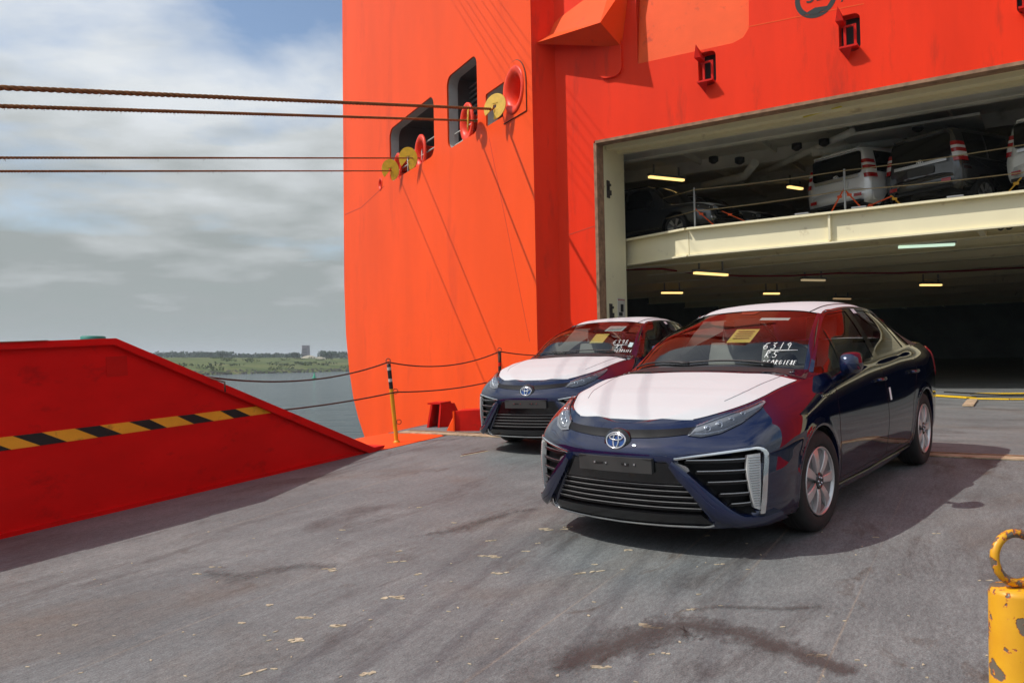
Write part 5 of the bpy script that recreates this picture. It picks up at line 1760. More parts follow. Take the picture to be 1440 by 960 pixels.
    for s in (1, -1):
        k = MB(); pts = [hood(i, s * (.80 + .03 * max(0, (i - 40) / 18)), .0045) for i in range(30, 58)]
        k.tube(pts, .0022, 4); k.build('shut_line', M_LAMPDARK, hd)
    # --- cabin
    cow = [(-.20, 0, 1.065), (-.215, .30, 1.06), (-.27, .55, 1.045), (-.37, .71, 1.015)]
    top_ = [(-1.13, 0, 1.468), (-1.135, .22, 1.462), (-1.155, .40, 1.448), (-1.185, .535, 1.420)]
    mid = [tuple(a + (b - a) * .5 + c for a, b, c in zip(p, q, (.045, .012 if p[1] else 0, .040))) for p, q in zip(cow, top_)]
    mir = lambda r: [(x, -y, z) for x, y, z in r[::-1][:-1]] + r
    WS = Patch([mir(cow), mir(mid), mir(top_)])
    n_ = 24
    k = MB().grid([[WS.pt(2 * i / 16, 6 * j / n_) for j in range(n_ + 1)] for i in range(17)], 0, True)
    ws = k.build('windscreen', M_GLASS, root, fix=True)
    # black band and frame round the screen
    k = MB()
    def wsp(u, v, off):
        n = WS.nrm(u, v); n = n if n.x > 0 else -n
        return WS.pt(u, v) + n * off
    for s0, s1 in ((0.0, .16), ):
        k.grid([[wsp(u, 6 * j / n_, .0015) for j in range(n_ + 1)] for u in (0.0, .07)], 0, True)
    for v0, v1 in ((0, .10), (5.90, 6)):
        k.grid([[wsp(2 * i / 16, v, .0015) for i in range(17)] for v in (v0, v1)], 0, True)
    k.build('screen_border', M_GLOSSBLK, ws)
    k = MB(); k.add([wsp(2, 2.6, .002), wsp(2, 3.4, .002), wsp(1.82, 3.25, .002), wsp(1.82, 2.75, .002)], [(0, 1, 2, 3)]); k.build('sensor_patch', M_GLOSSBLK, ws)
    # wipers
    for y0, y1 in ((.42, -.16), (-.10, -.62)):
        pts = []
        for i in range(9):
            t = i / 8; y = y0 + (y1 - y0) * t
            vv = 3 + 3 * y / .71; uu = .05 + .07 * math.sin(math.pi * t) + .02
            pts.append(wsp(uu, min(max(vv, .1), 5.9), .016))
        k = MB(); k.tube(pts, [.010] * 3 + [.007] * 6, 6); k.build('wiper', M_PLASTIC, root)
    k = MB(); k.grid([[hood(59, t, .002) for t in T_], [wsp(.02, 3 + 3 * t, .004) for t in T_]], 0, True); k.build('cowl_panel', M_PLASTIC, root)
    # roof
    R_ = [top_, [(-1.40, 0, 1.513), (-1.40, .24, 1.508), (-1.40, .43, 1.492), (-1.42, .555, 1.455)], [(-1.75, 0, 1.532), (-1.75, .25, 1.527), (-1.75, .45, 1.507), (-1.75, .570, 1.468)],
          [(-2.15, 0, 1.520), (-2.15, .25, 1.514), (-2.15, .44, 1.494), (-2.15, .565, 1.452)], [(-2.52, 0, 1.470), (-2.52, .24, 1.463), (-2.50, .43, 1.440), (-2.48, .555, 1.40)]]
    RF = Patch([mir(r) for r in R_])
    k = MB().grid([[RF.pt(4 * i / 20, 6 * j / 30) for j in range(31)] for i in range(21)], 0, True)
    roof = k.build('roof', M_BLUE, root, fix=True)
    for v0, v1 in ((.62, 5.38), (5.46, 6.0), (0, .54)):
        k = MB().grid([[RF.pt(4 * i / 20, v0 + (v1 - v0) * j / 18) + Vector((.004 if i == 0 else 0, 0, .004)) for j in range(19)] for i in range(21)], 0, True)
        k.build('film_cover', M_FILM, roof, fix=True)
    for v in (.58, 5.42):
        k = MB(); k.tube([RF.pt(4 * i / 20, v) + Vector((0, 0, .003)) for i in range(21)], .006, 5); k.build('roof_moulding', M_BLACK, roof)
    # rear screen
    rb0 = R_[-1]; rb2 = [(-3.34, 0, 1.165), (-3.33, .25, 1.16), (-3.28, .45, 1.14), (-3.20, .58, 1.11)]
    rb1 = [tuple(a + (b - a) * .5 + c for a, b, c in zip(p, q, (-.02, .01 if p[1] else 0, .045))) for p, q in zip(rb0, rb2)]
    RG = Patch([mir(rb0), mir(rb1), mir(rb2)])
    k = MB().grid([[RG.pt(2 * i / 12, 6 * j / 20) for j in range(21)] for i in range(13)], 0, True); k.build('rear_screen', M_SIDEGLASS, root, fix=True)
    # boot lid
    tr = [BODY.pt(u, 6) for u in [12.6 + (16 - 12.6) * i / 18 for i in range(19)]]
    rows = []
    for i, e in enumerate(tr):
        rows.append([Vector((e.x, e.y * t, e.z + .055 * (1 - abs(t) ** 2.5) * min(1, (18 - i) / 6))) for t in [-1 + j / 12 for j in range(25)]])
    bl = MB().grid(rows, 0, True).build('boot_lid', M_BLUE, root, fix=True)
    rows2 = [[Vector((p.x, p.y * .94, p.z + .006)) for p in r] for r in rows[7:18]]
    MB().grid(rows2, 0, True).build('film_cover', M_FILM, bl, fix=True)
    # cabin sides
    bel = []
    for x in (-.40, -.62, -.95, -1.35, -1.8, -2.25, -2.65, -2.98, -3.2):
        u, v = BODY.invert(x, 1.0, 0, 2, 7, 14); p = BODY.pt(u, 6); bel.append((x, p.y - .004, p.z - .002))
    def lerp3(a, b, t): return tuple(x + (y - x) * t for x, y in zip(a, b))
    tops = [lerp3(cow[3], top_[3], 0.0), lerp3(cow[3], top_[3], .36), top_[3], (-1.42, .555, 1.455), (-1.75, .570, 1.468), (-2.15, .565, 1.452), (-2.48, .555, 1.40), (-2.88, .565, 1.25), (-3.20, .58, 1.11)]
    tops[1] = (tops[1][0] + .02, tops[1][1] + .015, tops[1][2] + .02)
    rowsS = []
    for b, t in zip(bel, tops):
        m1 = tuple(x + (y - x) * .35 + c for x, y, c in zip(b, t, (0, .014, 0))); m2 = tuple(x + (y - x) * .7 + c for x, y, c in zip(b, t, (0, .016, 0)))
        rowsS.append([b, m1, m2, t])
    SG = Patch(rowsS)
    def sgp(u, v, off, s):
        n = SG.nrm(u, v); n = n if n.y > 0 else -n
        p = SG.pt(u, v) + n * off
        return Vector((p.x, p.y * s, p.z))
    def sg_at(x, frac):
        """u for a given x at height fraction"""
        lo, hi = 0.0, 8.0
        for _ in range(30):
            m_ = (lo + hi) / 2
            if SG.pt(m_, 3 * frac).x > x: lo = m_
            else: hi = m_
        return lo
    def xf(xb, xt, fa, fb_):
        """pillar edge: x at belt and at roof"""
        return lambda f: xb + (xt - xb) * f
    def sgrid(x0b, x0t, x1b, x1t, f0, f1, off, s, mat, mb=None, nu=14, nv_=8):
        mb = mb or MB(); rows = []
        for i in range(nu + 1):
            a = i / nu; row = []
            for j in range(nv_ + 1):
                f = f0 + (f1 - f0) * j / nv_
                xa = x0b + (x0t - x0b) * f; xb = x1b + (x1t - x1b) * f
                row.append(sgp(sg_at(xa + (xb - xa) * a, f), 3 * f, off, s))
            rows.append(row)
        return mb.grid(rows, mat, True)
    for s in (1, -1):
        # whole side as dark glass carrier, pillars and trims proud of it
        k = MB().grid([[sgp(8 * i / 40, 3 * j / 10, 0, s) for j in range(11)] for i in range(41)], 0, True)
        sgl = k.build('side_glass', M_SIDEGLASS, root, fix=True)
        k = MB()                                        # front pillar in body colour
        k.grid([[sgp(2.0 * i / 20 + .0, v, .005, s) for v in (3.0, 2.9, 2.72 - .5 * (1 - i / 20) ** 3)] for i in range(21)], 0, True)
        k.grid([[sgp(2.0 * i / 20, 3.0, .005, s) for i in range(21)], [Vector((WS.pt(2 * i / 20, 6).x + .004, WS.pt(2 * i / 20, 6).y * s, WS.pt(2 * i / 20, 6).z + .004)) for i in range(21)], [wsp(2 * i / 20, 5.82 if s > 0 else .18, .005) for i in range(21)]], 0, True)
        k.build('front_pillar', M_BLUE, root, fix=True)
        k = MB()                                        # corner between bonnet, screen and front pillar
        q6 = BODY.pt(BODY.invert(-.44, 1.0, 0, 2, 7, 14)[0], 6)
        fan = [hood(59, .80), hood(59, .95), hood(59, 1.0), q6, SG.pt(.35, .0), SG.pt(0, 3) + Vector((0, .004, .004)), wsp(.06, 6, .004), wsp(0, 5.3, .004)]
        k.add([Vector((p.x, p.y * s, p.z + .001)) for p in fan], [(0, 1, 6, 7), (1, 2, 5, 6), (2, 3, 4, 5)]); k.build('cowl_corner', M_BLUE, root, fix=True)
        k = MB(); sgrid(-.78, -1.02, -.815, -1.055, .02, .80, .006, s, 0, k, 2, 8); k.build('window_divider', M_GLOSSBLK, sgl)
        k = MB(); sgrid(-1.56, -1.60, -1.67, -1.70, 0.0, .97, .006, s, 0, k, 3, 8); k.build('centre_pillar', M_GLOSSBLK, root)
        k = MB(); sgrid(-2.50, -2.38, -2.56, -2.44, 0.0, .95, .006, s, 0, k, 2, 8); k.build('window_divider', M_GLOSSBLK, sgl)
        k = MB(); sgrid(-2.78, -2.50, -3.195, -2.60, 0.0, .99, .006, s, 0, k, 6, 8); k.build('rear_pillar', M_PLASTIC, root)
        k = MB(); k.grid([[sgp(2.0 + 5.6 * i / 30, v, .006, s) for v in (2.99, 2.85, 2.74)] for i in range(31)], 0, True); k.build('window_frame', M_GLOSSBLK, root)
        k = MB(); k.grid([[sgp(.35 + 7.2 * i / 30, v, .006, s) for v in (.0, .13)] for i in range(31)], 0, True); k.build('belt_trim', M_GLOSSBLK, root)
        k = MB(); k.tube([sgp(2.2 + 4.6 * i / 24, 2.9, .012, s) for i in range(25)], .004, 5); k.build('chrome_trim', M_SATIN, root)
        k = MB(); sgrid(-.42, -.60, -.60, -.75, .0, .42, .007, s, 0, k, 3, 4); k.build('mirror_sail', M_GLOSSBLK, root)
        # door mirror
        # the near side mirror, folded back along the window; the off side one cannot be seen
        if s < 0: continue
        k = MB(); rws = []
        for i in range(11):
            t = i / 10; x = -.60 - .215 * t
            hy = .064 * (.75 + .6 * math.sin(math.pi * min(1, t * 1.1)) * .7) * (1 - .5 * t ** 5); hz_m = .072 * (.62 + .46 * math.sin(math.pi * (.25 + .6 * t))) * (1 - .35 * t ** 6)
            rws.append([Vector((x + .075, (.925 + .012 * t + hy * math.copysign(abs(math.cos(a)) ** .65, math.cos(a))) * s, 1.062 + .010 * t + hz_m * math.copysign(abs(math.sin(a)) ** .65, math.sin(a)))) for a in [2 * math.pi * j / 16 for j in range(17)]])
        rws = [[Vector((-.515, .925 * s, 1.060))] * 17] + rws + [[Vector((-.747, .935 * s, 1.072))] * 17]
        k.grid(rws, 0, True)
        mir_o = k.build('door_mirror', M_BLUE, root, fix=True)
        k = MB(); k.grid([[p + Vector((0, 0, -.003)) for j, p in enumerate(r) if 9 <= j <= 15] for r in rws[1:-1]], 0, True); k.build('mirror_underside', M_GLOSSBLK, mir_o, fix=True)
        k = MB(); k.tube([(-.70, .83 * s, .965), (-.68, .87 * s, .99), (-.65, .905 * s, 1.018)], [.032, .025, .028], 8); k.build('mirror_stalk', M_BLUE, mir_o)
    # white tag hanging on the rear door edge and wing badge
    k = MB(); k.add([side(-1.66, .80, .004), side(-1.70, .80, .006), side(-1.70, .70, .010), side(-1.66, .70, .008)], [(0, 1, 2, 3)]); k.build('paper_tag', M_INK, root)
    k = MB()
    for i in range(6):
        x = -.16 - i * .033
        ribbon(lambda a, b, o: side(a, b, o, 1), [(x, .872), (x - .022, .872)], .020 if i != 3 else .012, .003, .002, 2, 0, k)
    k.build('wing_badge', M_CHROME, root)
    k = MB(); c_ = sgp(sg_at(-1.78, .86), 3 * .86, .008, 1); k.add([sgp(sg_at(-1.74, .84), 2.52, .008, 1), sgp(sg_at(-1.83, .84), 2.52, .008, 1), sgp(sg_at(-1.83, .94), 2.82, .008, 1), sgp(sg_at(-1.74, .94), 2.82, .008, 1)], [(0, 1, 2, 3)]); k.build('window_sticker', M_INK, root)
    # --- nose details
    for s in (1, -1):
        fm = lambda a, b, o: front(a * s, b, o)
        k = MB()                                       # chrome rim: along the top and down the outside
        ribbon(fm, [(.385, .597), (.50, .614), (.70, .639), (.785, .650), (.812, .638), (.822, .610), (.822, .56), (.816, .45), (.806, .33), (.796, .262)], (.013, .016), .008, .02, 44, 0, k)
        k.build('chrome_rim', M_CHROME, root, fix=True)
        k = MB(); ruled(fm, [(.752, .615), (.752, .53), (.762, .42), (.775, .30)], [(.803, .618), (.806, .53), (.803, .42), (.793, .285)], 22, 3, .000, 0, k, .03, .004)
        lg = k.build('running_light', M_DRL, root, fix=True)
        k = MB()
        for i in range(20):
            z = .61 - .015 * i - .01
            w0 = .756 + .022 * i / 20; w1 = .802 - .008 * i / 20
            ribbon(fm, [(w0, z), (w1, z)], .006, .006, .003, 3, 0, k)
        k.build('light_rib', M_LAMPIN, lg)
        for i, z in enumerate((.575, .510, .445, .375, .315)):     # slats of the side intake
            ya = .40 + (.60 - z) * .86 + .02; yb_ = .752 + (.60 - z) * .06
            k = MB(); ruled(fm, [(ya, z + .012), (yb_, z + .018)], [(ya, z - .006), (yb_, z)], 10, 2, -.018, 0, k, .03)
            k.build('intake_slat', M_SLAT, root, fix=True)
            k = MB(); ribbon(fm, [(ya + .01, z + .014), (yb_ - .004, z + .019)], .006, -.012, .004, 10, 0, k); k.build('slat_edge', M_SATIN, root, fix=True)
        # blade running from the inner corner down and out below the intake
        a_l = [(.378, .590), (.462, .517), (.565, .412), (.662, .310), (.72, .265), (.80, .250), (.84, .266)]
        b_l = [(.355, .555), (.41, .470), (.50, .360), (.60, .250), (.68, .205), (.79, .197), (.845, .215)]
        k = MB(); ruled(fm, a_l, b_l, 36, 4, .030, 0, k, .06, .008)
        k.build('intake_blade', M_BLUE, root, fix=True)
        k = MB(); ruled(fm, [(.378, .585), (.46, .555), (.47, .530)], [(.39, .565), (.44, .535), (.455, .522)], 6, 2, .012, 0, k, .02); k.build('fog_bezel', M_SATIN, root, fix=True)
        # headlamp
        def lamp_map(y, z, off): return front(y * s, z, off)
        k = MB()
        ra, rb2_ = rails(LAMP_A, LAMP_B, 26)
        k.grid([[lamp_map(pa[0] + (pb[0] - pa[0]) * t, pa[1] + (pb[1] - pa[1]) * t, .010 + .008 * math.sin(math.pi * t)) for pa, pb in zip(ra, rb2_)] for t in (0, .25, .5, .75, 1)], 0, True)
        hl = k.build('headlamp', M_LENS, root, fix=True)
        k = MB(); k.grid([[lamp_map(pa[0] + (pb[0] - pa[0]) * t, pa[1] + (pb[1] - pa[1]) * t, .003) for pa, pb in zip(ra, rb2_)] for t in (0, .5, 1)], 0, True); k.build('lamp_bezel', M_LAMPDARK, hl, fix=True)
        for (yy, zz, r_) in ((.525, .762, .023), (.575, .780, .023), (.622, .805, .017), (.66, .832, .014)):
            c_ = lamp_map(yy, zz, .004); ax_ = (lamp_map(yy, zz, .05) - c_).normalized(); ax_ = (ax_ + Vector((.8, 0, 0))).normalized()
            x_ = ax_.orthogonal().normalized()
            k = MB(); k.lathe([(r_, -.004), (r_ * 1.0, .004), (r_ * .8, .004), (r_ * .55, -.002), (r_ * .5, .004), (0, .008)], 18, M=frame(x_, ax_.cross(x_), ax_, c_)); k.build('projector', M_LAMPIN, hl)
        k = MB(); ribbon(lamp_map, [(.47, .738), (.53, .736), (.61, .755), (.69, .805)], .008, .005, .003, 14, 0, k); k.build('lamp_blade', M_LAMPIN, hl)
        k = MB(); ribbon(lamp_map, [(.46, .774), (.54, .808), (.62, .842), (.68, .870), (.71, .890)], .007, .009, .003, 16, 0, k); k.build('lamp_brow', M_SATIN, hl)
    # lower grille: slats and chrome lip
    for i, z in enumerate((.425, .392, .358, .324, .290)):
        w = .34 + (.575 - z) * .62
        k = MB(); ruled(front, [(-w, z + .008), (0, z + .008), (w, z + .008)], [(-w, z - .008), (0, z - .008), (w, z - .008)], 24, 2, -.008, 0, k, .02); k.build('grille_slat', M_SLAT, root, fix=True)
        k = MB(); ribbon(front, [(-w, z + .009), (0, z + .009), (w, z + .009)], .004, -.003, .004, 24, 0, k); k.build('slat_edge', M_STEEL, root, fix=True)
    k = MB(); ruled(front, [(-.52, .262), (0, .262), (.52, .262)], [(-.57, .215), (0, .210), (.57, .215)], 30, 3, .012, 0, k, .03); k.build('lower_lip', M_GLOSSBLK, root, fix=True)
    k = MB(); ribbon(front, [(-.575, .262), (-.575, .222), (-.54, .203), (0, .196), (.54, .203), (.575, .215)], .010, .022, .015, 44, 0, k); k.build('chrome_lip', M_CHROME, root, fix=True)
    k = MB(); ruled(front, [(-.345, .572), (0, .572), (.345, .572)], [(-.42, .445), (0, .445), (.42, .445)], 20, 4, .0, 0, k, .02); k.build('bumper_panel', M_GLOSSBLK, root, fix=True)
    k = MB(); ruled(front, [(-.46, .772), (-.36, .762), (-.2, .754), (0, .750), (.2, .754), (.36, .762), (.46, .772)], [(-.445, .735), (-.34, .722), (-.2, .711), (0, .704), (.2, .711), (.34, .722), (.445, .735)], 30, 3, .004, 0, k, .02); k.build('upper_grille', M_GRILLE, root, fix=True)
    # number plate holder
    k = MB(); zc_, hw, hh = .553, .262, .045
    c0 = front(0, zc_, .030)
    rws = []
    for z in (zc_ + hh, zc_ - hh):
        rws.append([Vector((c0.x - .22 * y * y, y, z)) for y in [hw * (-1 + j / 6) for j in range(13)]])
    k.grid(rws, 0, False); k.grid([rws[0], [p - Vector((.03, 0, 0)) for p in rws[0]]], 0); k.grid([rws[1], [p - Vector((.03, 0, 0)) for p in rws[1]]], 0)
    for e_ in (0, 12): k.grid([[r[e_] for r in rws], [r[e_] - Vector((.03, 0, 0)) for r in rws]], 0)
    ph = k.build('plate_holder', M_PLATE, root, fix=True)
    k = MB()
    k.bar(rws[0][0] + Vector((.003, 0, -.004)), rws[0][12] + Vector((.003, 0, -.004)), .006, .006); 
    k.build('top_strip', M_PLASTIC, ph)
    for y in (-.135, -.05, .09, .15):
        k = MB(); k.box((c0.x + .002 - .22 * y * y, y, zc_ + .006), (.006, .012, .012)); k.build('screw', M_LAMPIN, ph)
    for y in (-.10, .085):
        k = MB(); k.box((c0.x + .0015 - .22 * y * y, y, zc_ + .006), (.005, .05, .010)); k.build('slot', M_BLACK, ph)
    # badge
    bc = front(0, .690, .0); bx = Matrix.Translation((bc.x + .002, 0, .690)) @ Matrix.Rotation(rad(-14), 4, 'Y') @ Matrix(((0, 0, 1, 0), (1, 0, 0, 0), (0, 1, 0, 0), (0, 0, 0, 1)))
    def ell(a, b, cx_=0, cy_=0, n=40): return [Vector((cx_ + a * math.cos(2 * math.pi * i / n), cy_ + b * math.sin(2 * math.pi * i / n), .016)) for i in range(n)]
    k = MB(); k.lathe([(0, .012), (.088, .008), (.094, .0), (.094, -.03)], 40, M=bx @ Matrix.Diagonal((1, .86, 1, 1))); bd = k.build('badge', M_GLOSSBLK, root)
    k = MB(); k.lathe([(0, .0135), (.066, .0125)], 40, M=bx @ Matrix.Diagonal((1, .72, 1, 1))); k.build('badge_field', M_EMBLUE, bd)
    k = MB()
    for a, b, cy_ in ((.068, .049, 0), (.046, .017, .019), (.019, .045, .0)):
        k.tube([bx @ p for p in ell(a, b, 0, cy_)], .0065 if a > .05 else .0055, 8, closed=True)
    k.build('badge_ovals', M_CHROME, bd)
    # --- tail lamps (on the flanks behind)
    for s in (1, -1):
        k = MB()
        f_ = lambda a, b, o: side(a, b, o, s)
        ruled(f_, [(-3.44, 1.04), (-3.58, 1.045)], [(-3.50, .80), (-3.59, .72)], 6, 6, .010, 0, k, .01); k.build('tail_lamp', M_TAIL, root, fix=True)
    # --- wheels
    def wheel(wx, s, steer=0.0):
        M = Matrix.Translation((wx, .90 * s, WR)) @ Matrix.Rotation(rad(steer), 4, 'Z') @ (Matrix.Rotation(rad(-90 if s > 0 else 90), 4, 'X'))
        k = MB()
        w = .205
        prof = [(.218, -w), (.24, -w), (.30, -w - .003), (.322, -w + .02), (.333, -w + .05), (.333, -.055), (.326, -.028), (.312, -.010), (.285, -.0015), (.25, -.003), (.232, -.010), (.222, -.022), (.218, -.04)]
        k.lathe(prof, 56)
        for gz in (-.08, -.11, -.14):
            k.lathe([(.3335, gz), (.3335, gz - .008)], 56, 1)
        o = k.build('wheel', [M_RUBBER, M_BLACK], root, M, fix=False)
        k = MB(); k.lathe([(.222, -.016), (.2235, -.008), (.217, -.004), (.212, -.010), (.205, -.05), (.20, -.16)], 48)
        k.build('rim', M_ALLOY, o)
        k = MB(); k.lathe([(.212, -.026), (.17, -.034), (.09, -.036), (.05, -.030), (0, -.030)], 56); k.build('rim_disc', M_ALLOYGREY, o)
        ns = 7
        for q in range(ns):
            a = 2 * math.pi * q / ns + .45
            r0, r1, w0, w1 = .055, .213, .020, .036
            def P_(r, t, h): return Vector((r * math.cos(a) - t * math.sin(a), r * math.sin(a) + t * math.cos(a), h))
            rw = []
            for (t_, hh_) in ((-1.12, -.042), (-1, -.018), (-.8, -.015), (.8, -.015), (1, -.018), (1.12, -.042)):
                rw.append([P_(r0 + (r1 - r0) * f, t_ * (w0 + (w1 - w0) * f), hh_ + .008 * math.sin(math.pi * f)) for f in (0, .25, .5, .75, 1)])
            k = MB(); k.grid(rw, 0, False); k.build('spoke', M_ALLOY, o, fix=True)
        k = MB(); k.lathe([(.055, -.030), (.055, -.014), (.048, -.009), (.038, -.009), (.034, -.014), (0, -.014)], 28); k.build('hub_cap', M_GLOSSBLK, o)
        k = MB()
        for q in range(5):
            a = 2 * math.pi * q / 5; k.lathe([(.008, -.014), (.008, -.006), (0, -.005)], 8, M=Matrix.Translation((.043 * math.cos(a) * .6, .043 * math.sin(a) * .6, 0)))
        k.build('wheel_nut', M_LAMPIN, o)
        return o
    for wx in WX:
        for s in (1, -1):
            wheel(wx, s, -4 if wx == 0 else 0)
    # --- inside
    k = MB()
    rws = [[Vector((x, y, z + .02 * math.cos(y * 2.2))) for y in [-.66 + 1.32 * j / 12 for j in range(13)]] for x, z in ((-.32, 1.0), (-.55, 1.03), (-.78, 1.03), (-.86, .98), (-.84, .70))]
    k.grid(rws, 0, True); k.build('dashboard', M_DASH, root)
    k = MB(); c_ = Vector((-.98, .36, 1.03)); d_ = Vector((.85, 0, .5)).normalized(); a_ = Vector((0, 1, 0)); b_ = d_.cross(a_)
    k.tube([c_ + a_ * .185 * math.cos(2 * math.pi * i / 32) + b_ * .185 * math.sin(2 * math.pi * i / 32) for i in range(32)], .015, 8, closed=True)
    k.lathe([(.0, .03), (.06, .02), (.07, -.03)], 16, M=frame(a_, b_, -d_, c_ + d_ * .03))
    for an in (0, math.pi, -math.pi / 2): k.bar(c_, c_ + a_ * .18 * math.cos(an) + b_ * .18 * math.sin(an), .03, .02)
    k.build('steering_wheel', M_PLASTIC, root)
    def seat(x, y, w):
        k = MB()
        def slab_(pts, hw):
            rows_ = []
            for (px_, pz_, t_) in pts:
                rows_.append([Vector((px_ + t_ * math.cos(a), y + hw * math.copysign(abs(math.sin(a)) ** .6, math.sin(a)), pz_ + .0)) for a in [2 * math.pi * j / 16 for j in range(17)]])
            k.grid(rows_, 0, True)
        slab_([(x - .02, .56, .02), (x, .60, .08), (x - .10, .85, .085), (x - .19, 1.10, .07), (x - .23, 1.19, .045), (x - .235, 1.2, .005)], w)
        slab_([(x - .20, 1.215, .02), (x - .215, 1.23, .045), (x - .235, 1.33, .05), (x - .25, 1.385, .03), (x - .25, 1.39, .004)], w * .5)
        k.box((x + .22, y, .60), (.5, w * 1.9, .14))
        return k.build('seat', M_SEATC, root, fix=True)
    seat(-1.42, .38, .25); seat(-1.42, -.38, .25)
    k = MB(); rws = [[Vector((x, y, z)) for y in (-.6, -.3, 0, .3, .6)] for x, z in ((-2.15, .65), (-2.2, .72), (-2.42, 1.12), (-2.5, 1.14))]
    k.grid(rws, 0, True); k.build('rear_bench', M_SEATC, root)
    k = MB(); k.grid([[Vector((x, y, z)) for y in (-.52, 0, .52)] for x, z in ((-1.2, 1.40), (-1.7, 1.47), (-2.4, 1.42))], 0, True); k.box((-2.9, 0, 1.04), (.8, 1.1, .03)); k.build('headlining', M_CABIN, root)
    k = MB(); k.box((-1.02, 0, 1.375), (.02, .22, .07)); k.build('inside_mirror', M_PLASTIC, root)
    return root, WS, wsp

def ws_xy(wsp, y, f, off=.004):
    """point of the windscreen: y across, f from 0 (cowl) to 1 (roof)"""
    w = .71 + (.535 - .71) * f
    return wsp(2 * f, 3 + 3 * y / w, off)
def ws_quad(parent, wsp, y0, y1, f0, f1, mat, name, off=.004, tilt=0.0):
    k = MB(); k.add([ws_xy(wsp, y0, f0, off), ws_xy(wsp, y1, f0 + tilt, off), ws_xy(wsp, y1, f1 + tilt, off), ws_xy(wsp, y0, f1, off)], [(0, 1, 2, 3)])
    return k.build(name, mat, parent)
GLYPH = {'6': [[(.8, .95), (.35, .8), (.15, .35), (.4, .02), (.75, .15), (.7, .45), (.2, .4)]], '3': [[(.15, .9), (.7, .95), (.35, .6), (.75, .4), (.6, .05), (.1, .05)]], '7': [[(.1, .9), (.8, .95), (.35, 0)], [(.25, .45), (.7, .5)]],
         '1': [[(.5, 1), (.5, 0)]], '9': [[(.8, .7), (.45, .5), (.2, .75), (.5, 1), (.8, .8), (.7, .0)]], 'R': [[(.2, 0), (.2, 1), (.75, .8), (.2, .5), (.8, 0)]], 'S': [[(.8, .9), (.3, .95), (.2, .6), (.75, .4), (.65, .05), (.15, .08)]],
         'G': [[(.8, .8), (.3, .9), (.1, .4), (.4, .0), (.8, .2), (.8, .45), (.5, .45)]], 'E': [[(.8, .95), (.2, .9), (.2, .05), (.8, .0)], [(.2, .5), (.7, .5)]], 'O': [[(.5, 1), (.1, .5), (.5, 0), (.9, .5), (.5, 1)]], 'B': [[(.2, 0), (.2, 1), (.7, .8), (.25, .5), (.8, .25), (.2, 0)]],
         'I': [[(.5, .9), (.5, 0)]], 'V': [[(.1, 1), (.45, 0), (.9, 1)]], '4': [[(.6, 0), (.65, 1), (.1, .35), (.95, .4)]], '8': [[(.5, .5), (.2, .8), (.5, 1), (.8, .8), (.5, .5), (.15, .2), (.5, 0), (.85, .2), (.5, .5)]], '0': [[(.5, 1), (.1, .5), (.5, 0), (.9, .5), (.5, 1)]], '2': [[(.15, .8), (.5, 1), (.8, .7), (.15, .05), (.9, .05)]]}
def handwriting(parent, wsp, lines, r=.0030):
    """lines: (text, y start, y step, f base, f height, slope)"""
    k = MB()
    for txt, y0, st, f0, fh, sl in lines:
        for i, ch in enumerate(txt):
            for stroke in GLYPH.get(ch, []):
                pts = [ws_xy(wsp, y0 + (i + x * .8) * st, f0 + sl * (i + x) + yy * fh, .006) for x, yy in stroke]
                k.tube(pts, r, 5)
    return k.build('handwriting', M_INK, parent)
def underline(parent, wsp, y0, y1, f0, f1):
    k = MB(); k.tube([ws_xy(wsp, y0, f0, .006), ws_xy(wsp, (y0 + y1) / 2, (f0 + f1) / 2 - .004, .006), ws_xy(wsp, y1, f1, .006)], .004, 5); k.build('handwriting', M_INK, parent)

CAR1_F = Matrix(((-.63356, .77228, -.04695, 1.33934), (-.77148, -.63516, -.03715, 5.93085), (-.05852, .01268, .99821, -1.13674 + CAM_H), (0, 0, 0, 1)))
car1, WS1, wsp1 = make_saloon()
# copy first, so that the papers differ
car2 = copy_tree(car1)
def set_pose(o, fwd, up, loc):
    x = Vector(fwd).normalized(); z = Vector(up); z = (z - x * z.dot(x)).normalized(); y = z.cross(x)
    o.matrix_world = frame(x, y, z, Vector(loc))
c1 = Vector((1.33934, 5.93085, 0)); c1.z = -(RAMP_N.x * c1.x + RAMP_N.y * c1.y) / RAMP_N.z
set_pose(car1, (-.63356, -.77148, -.05852), RAMP_N, c1 + RAMP_N * .001)
c2 = Vector((.7216, 9.9665, 0)); c2.z = -(RAMP_N.x * c2.x + RAMP_N.y * c2.y) / RAMP_N.z
set_pose(car2, (-.5148, -.8562, -.034), (-.0450, -.0150, .9988), c2 + Vector((0, 0, .004)))
tag(car1, 'nearer dark blue saloon car with white film on bonnet and roof, nose towards the viewer', 'car', 'dark blue saloon cars driving off the ship')
tag(car2, 'farther dark blue saloon car with white film, partly hidden, beside the orange hull', 'car', 'dark blue saloon cars driving off the ship')
def part_named(o, n): return next(c for c in o.children if c.name.split('.')[0] == n)
sc1 = part_named(car1, 'windscreen'); sc2 = part_named(car2, 'windscreen')
# papers and writing, nearer car
pp = ws_quad(sc1, wsp1, .035, .175, .36, .59, M_PAPERY, 'yellow_paper', -.012)
for f in (.54, .50, .46, .42): ws_quad(pp, wsp1, .055, .155, f, f + .012, M_PRINT, 'print_line', -.010)
ws_quad(sc1, wsp1, .11, .31, .79, .85, M_PAPERB, 'paper_strip', -.010)
handwriting(sc1, wsp1, [('6319', .285, .050, .235, .095, .004), ('RS', .325, .048, .13, .085, .002), ('GEORGIE8E', .335, .027, .035, .06, .003)])
underline(sc1, wsp1, .33, .54, .222, .255)
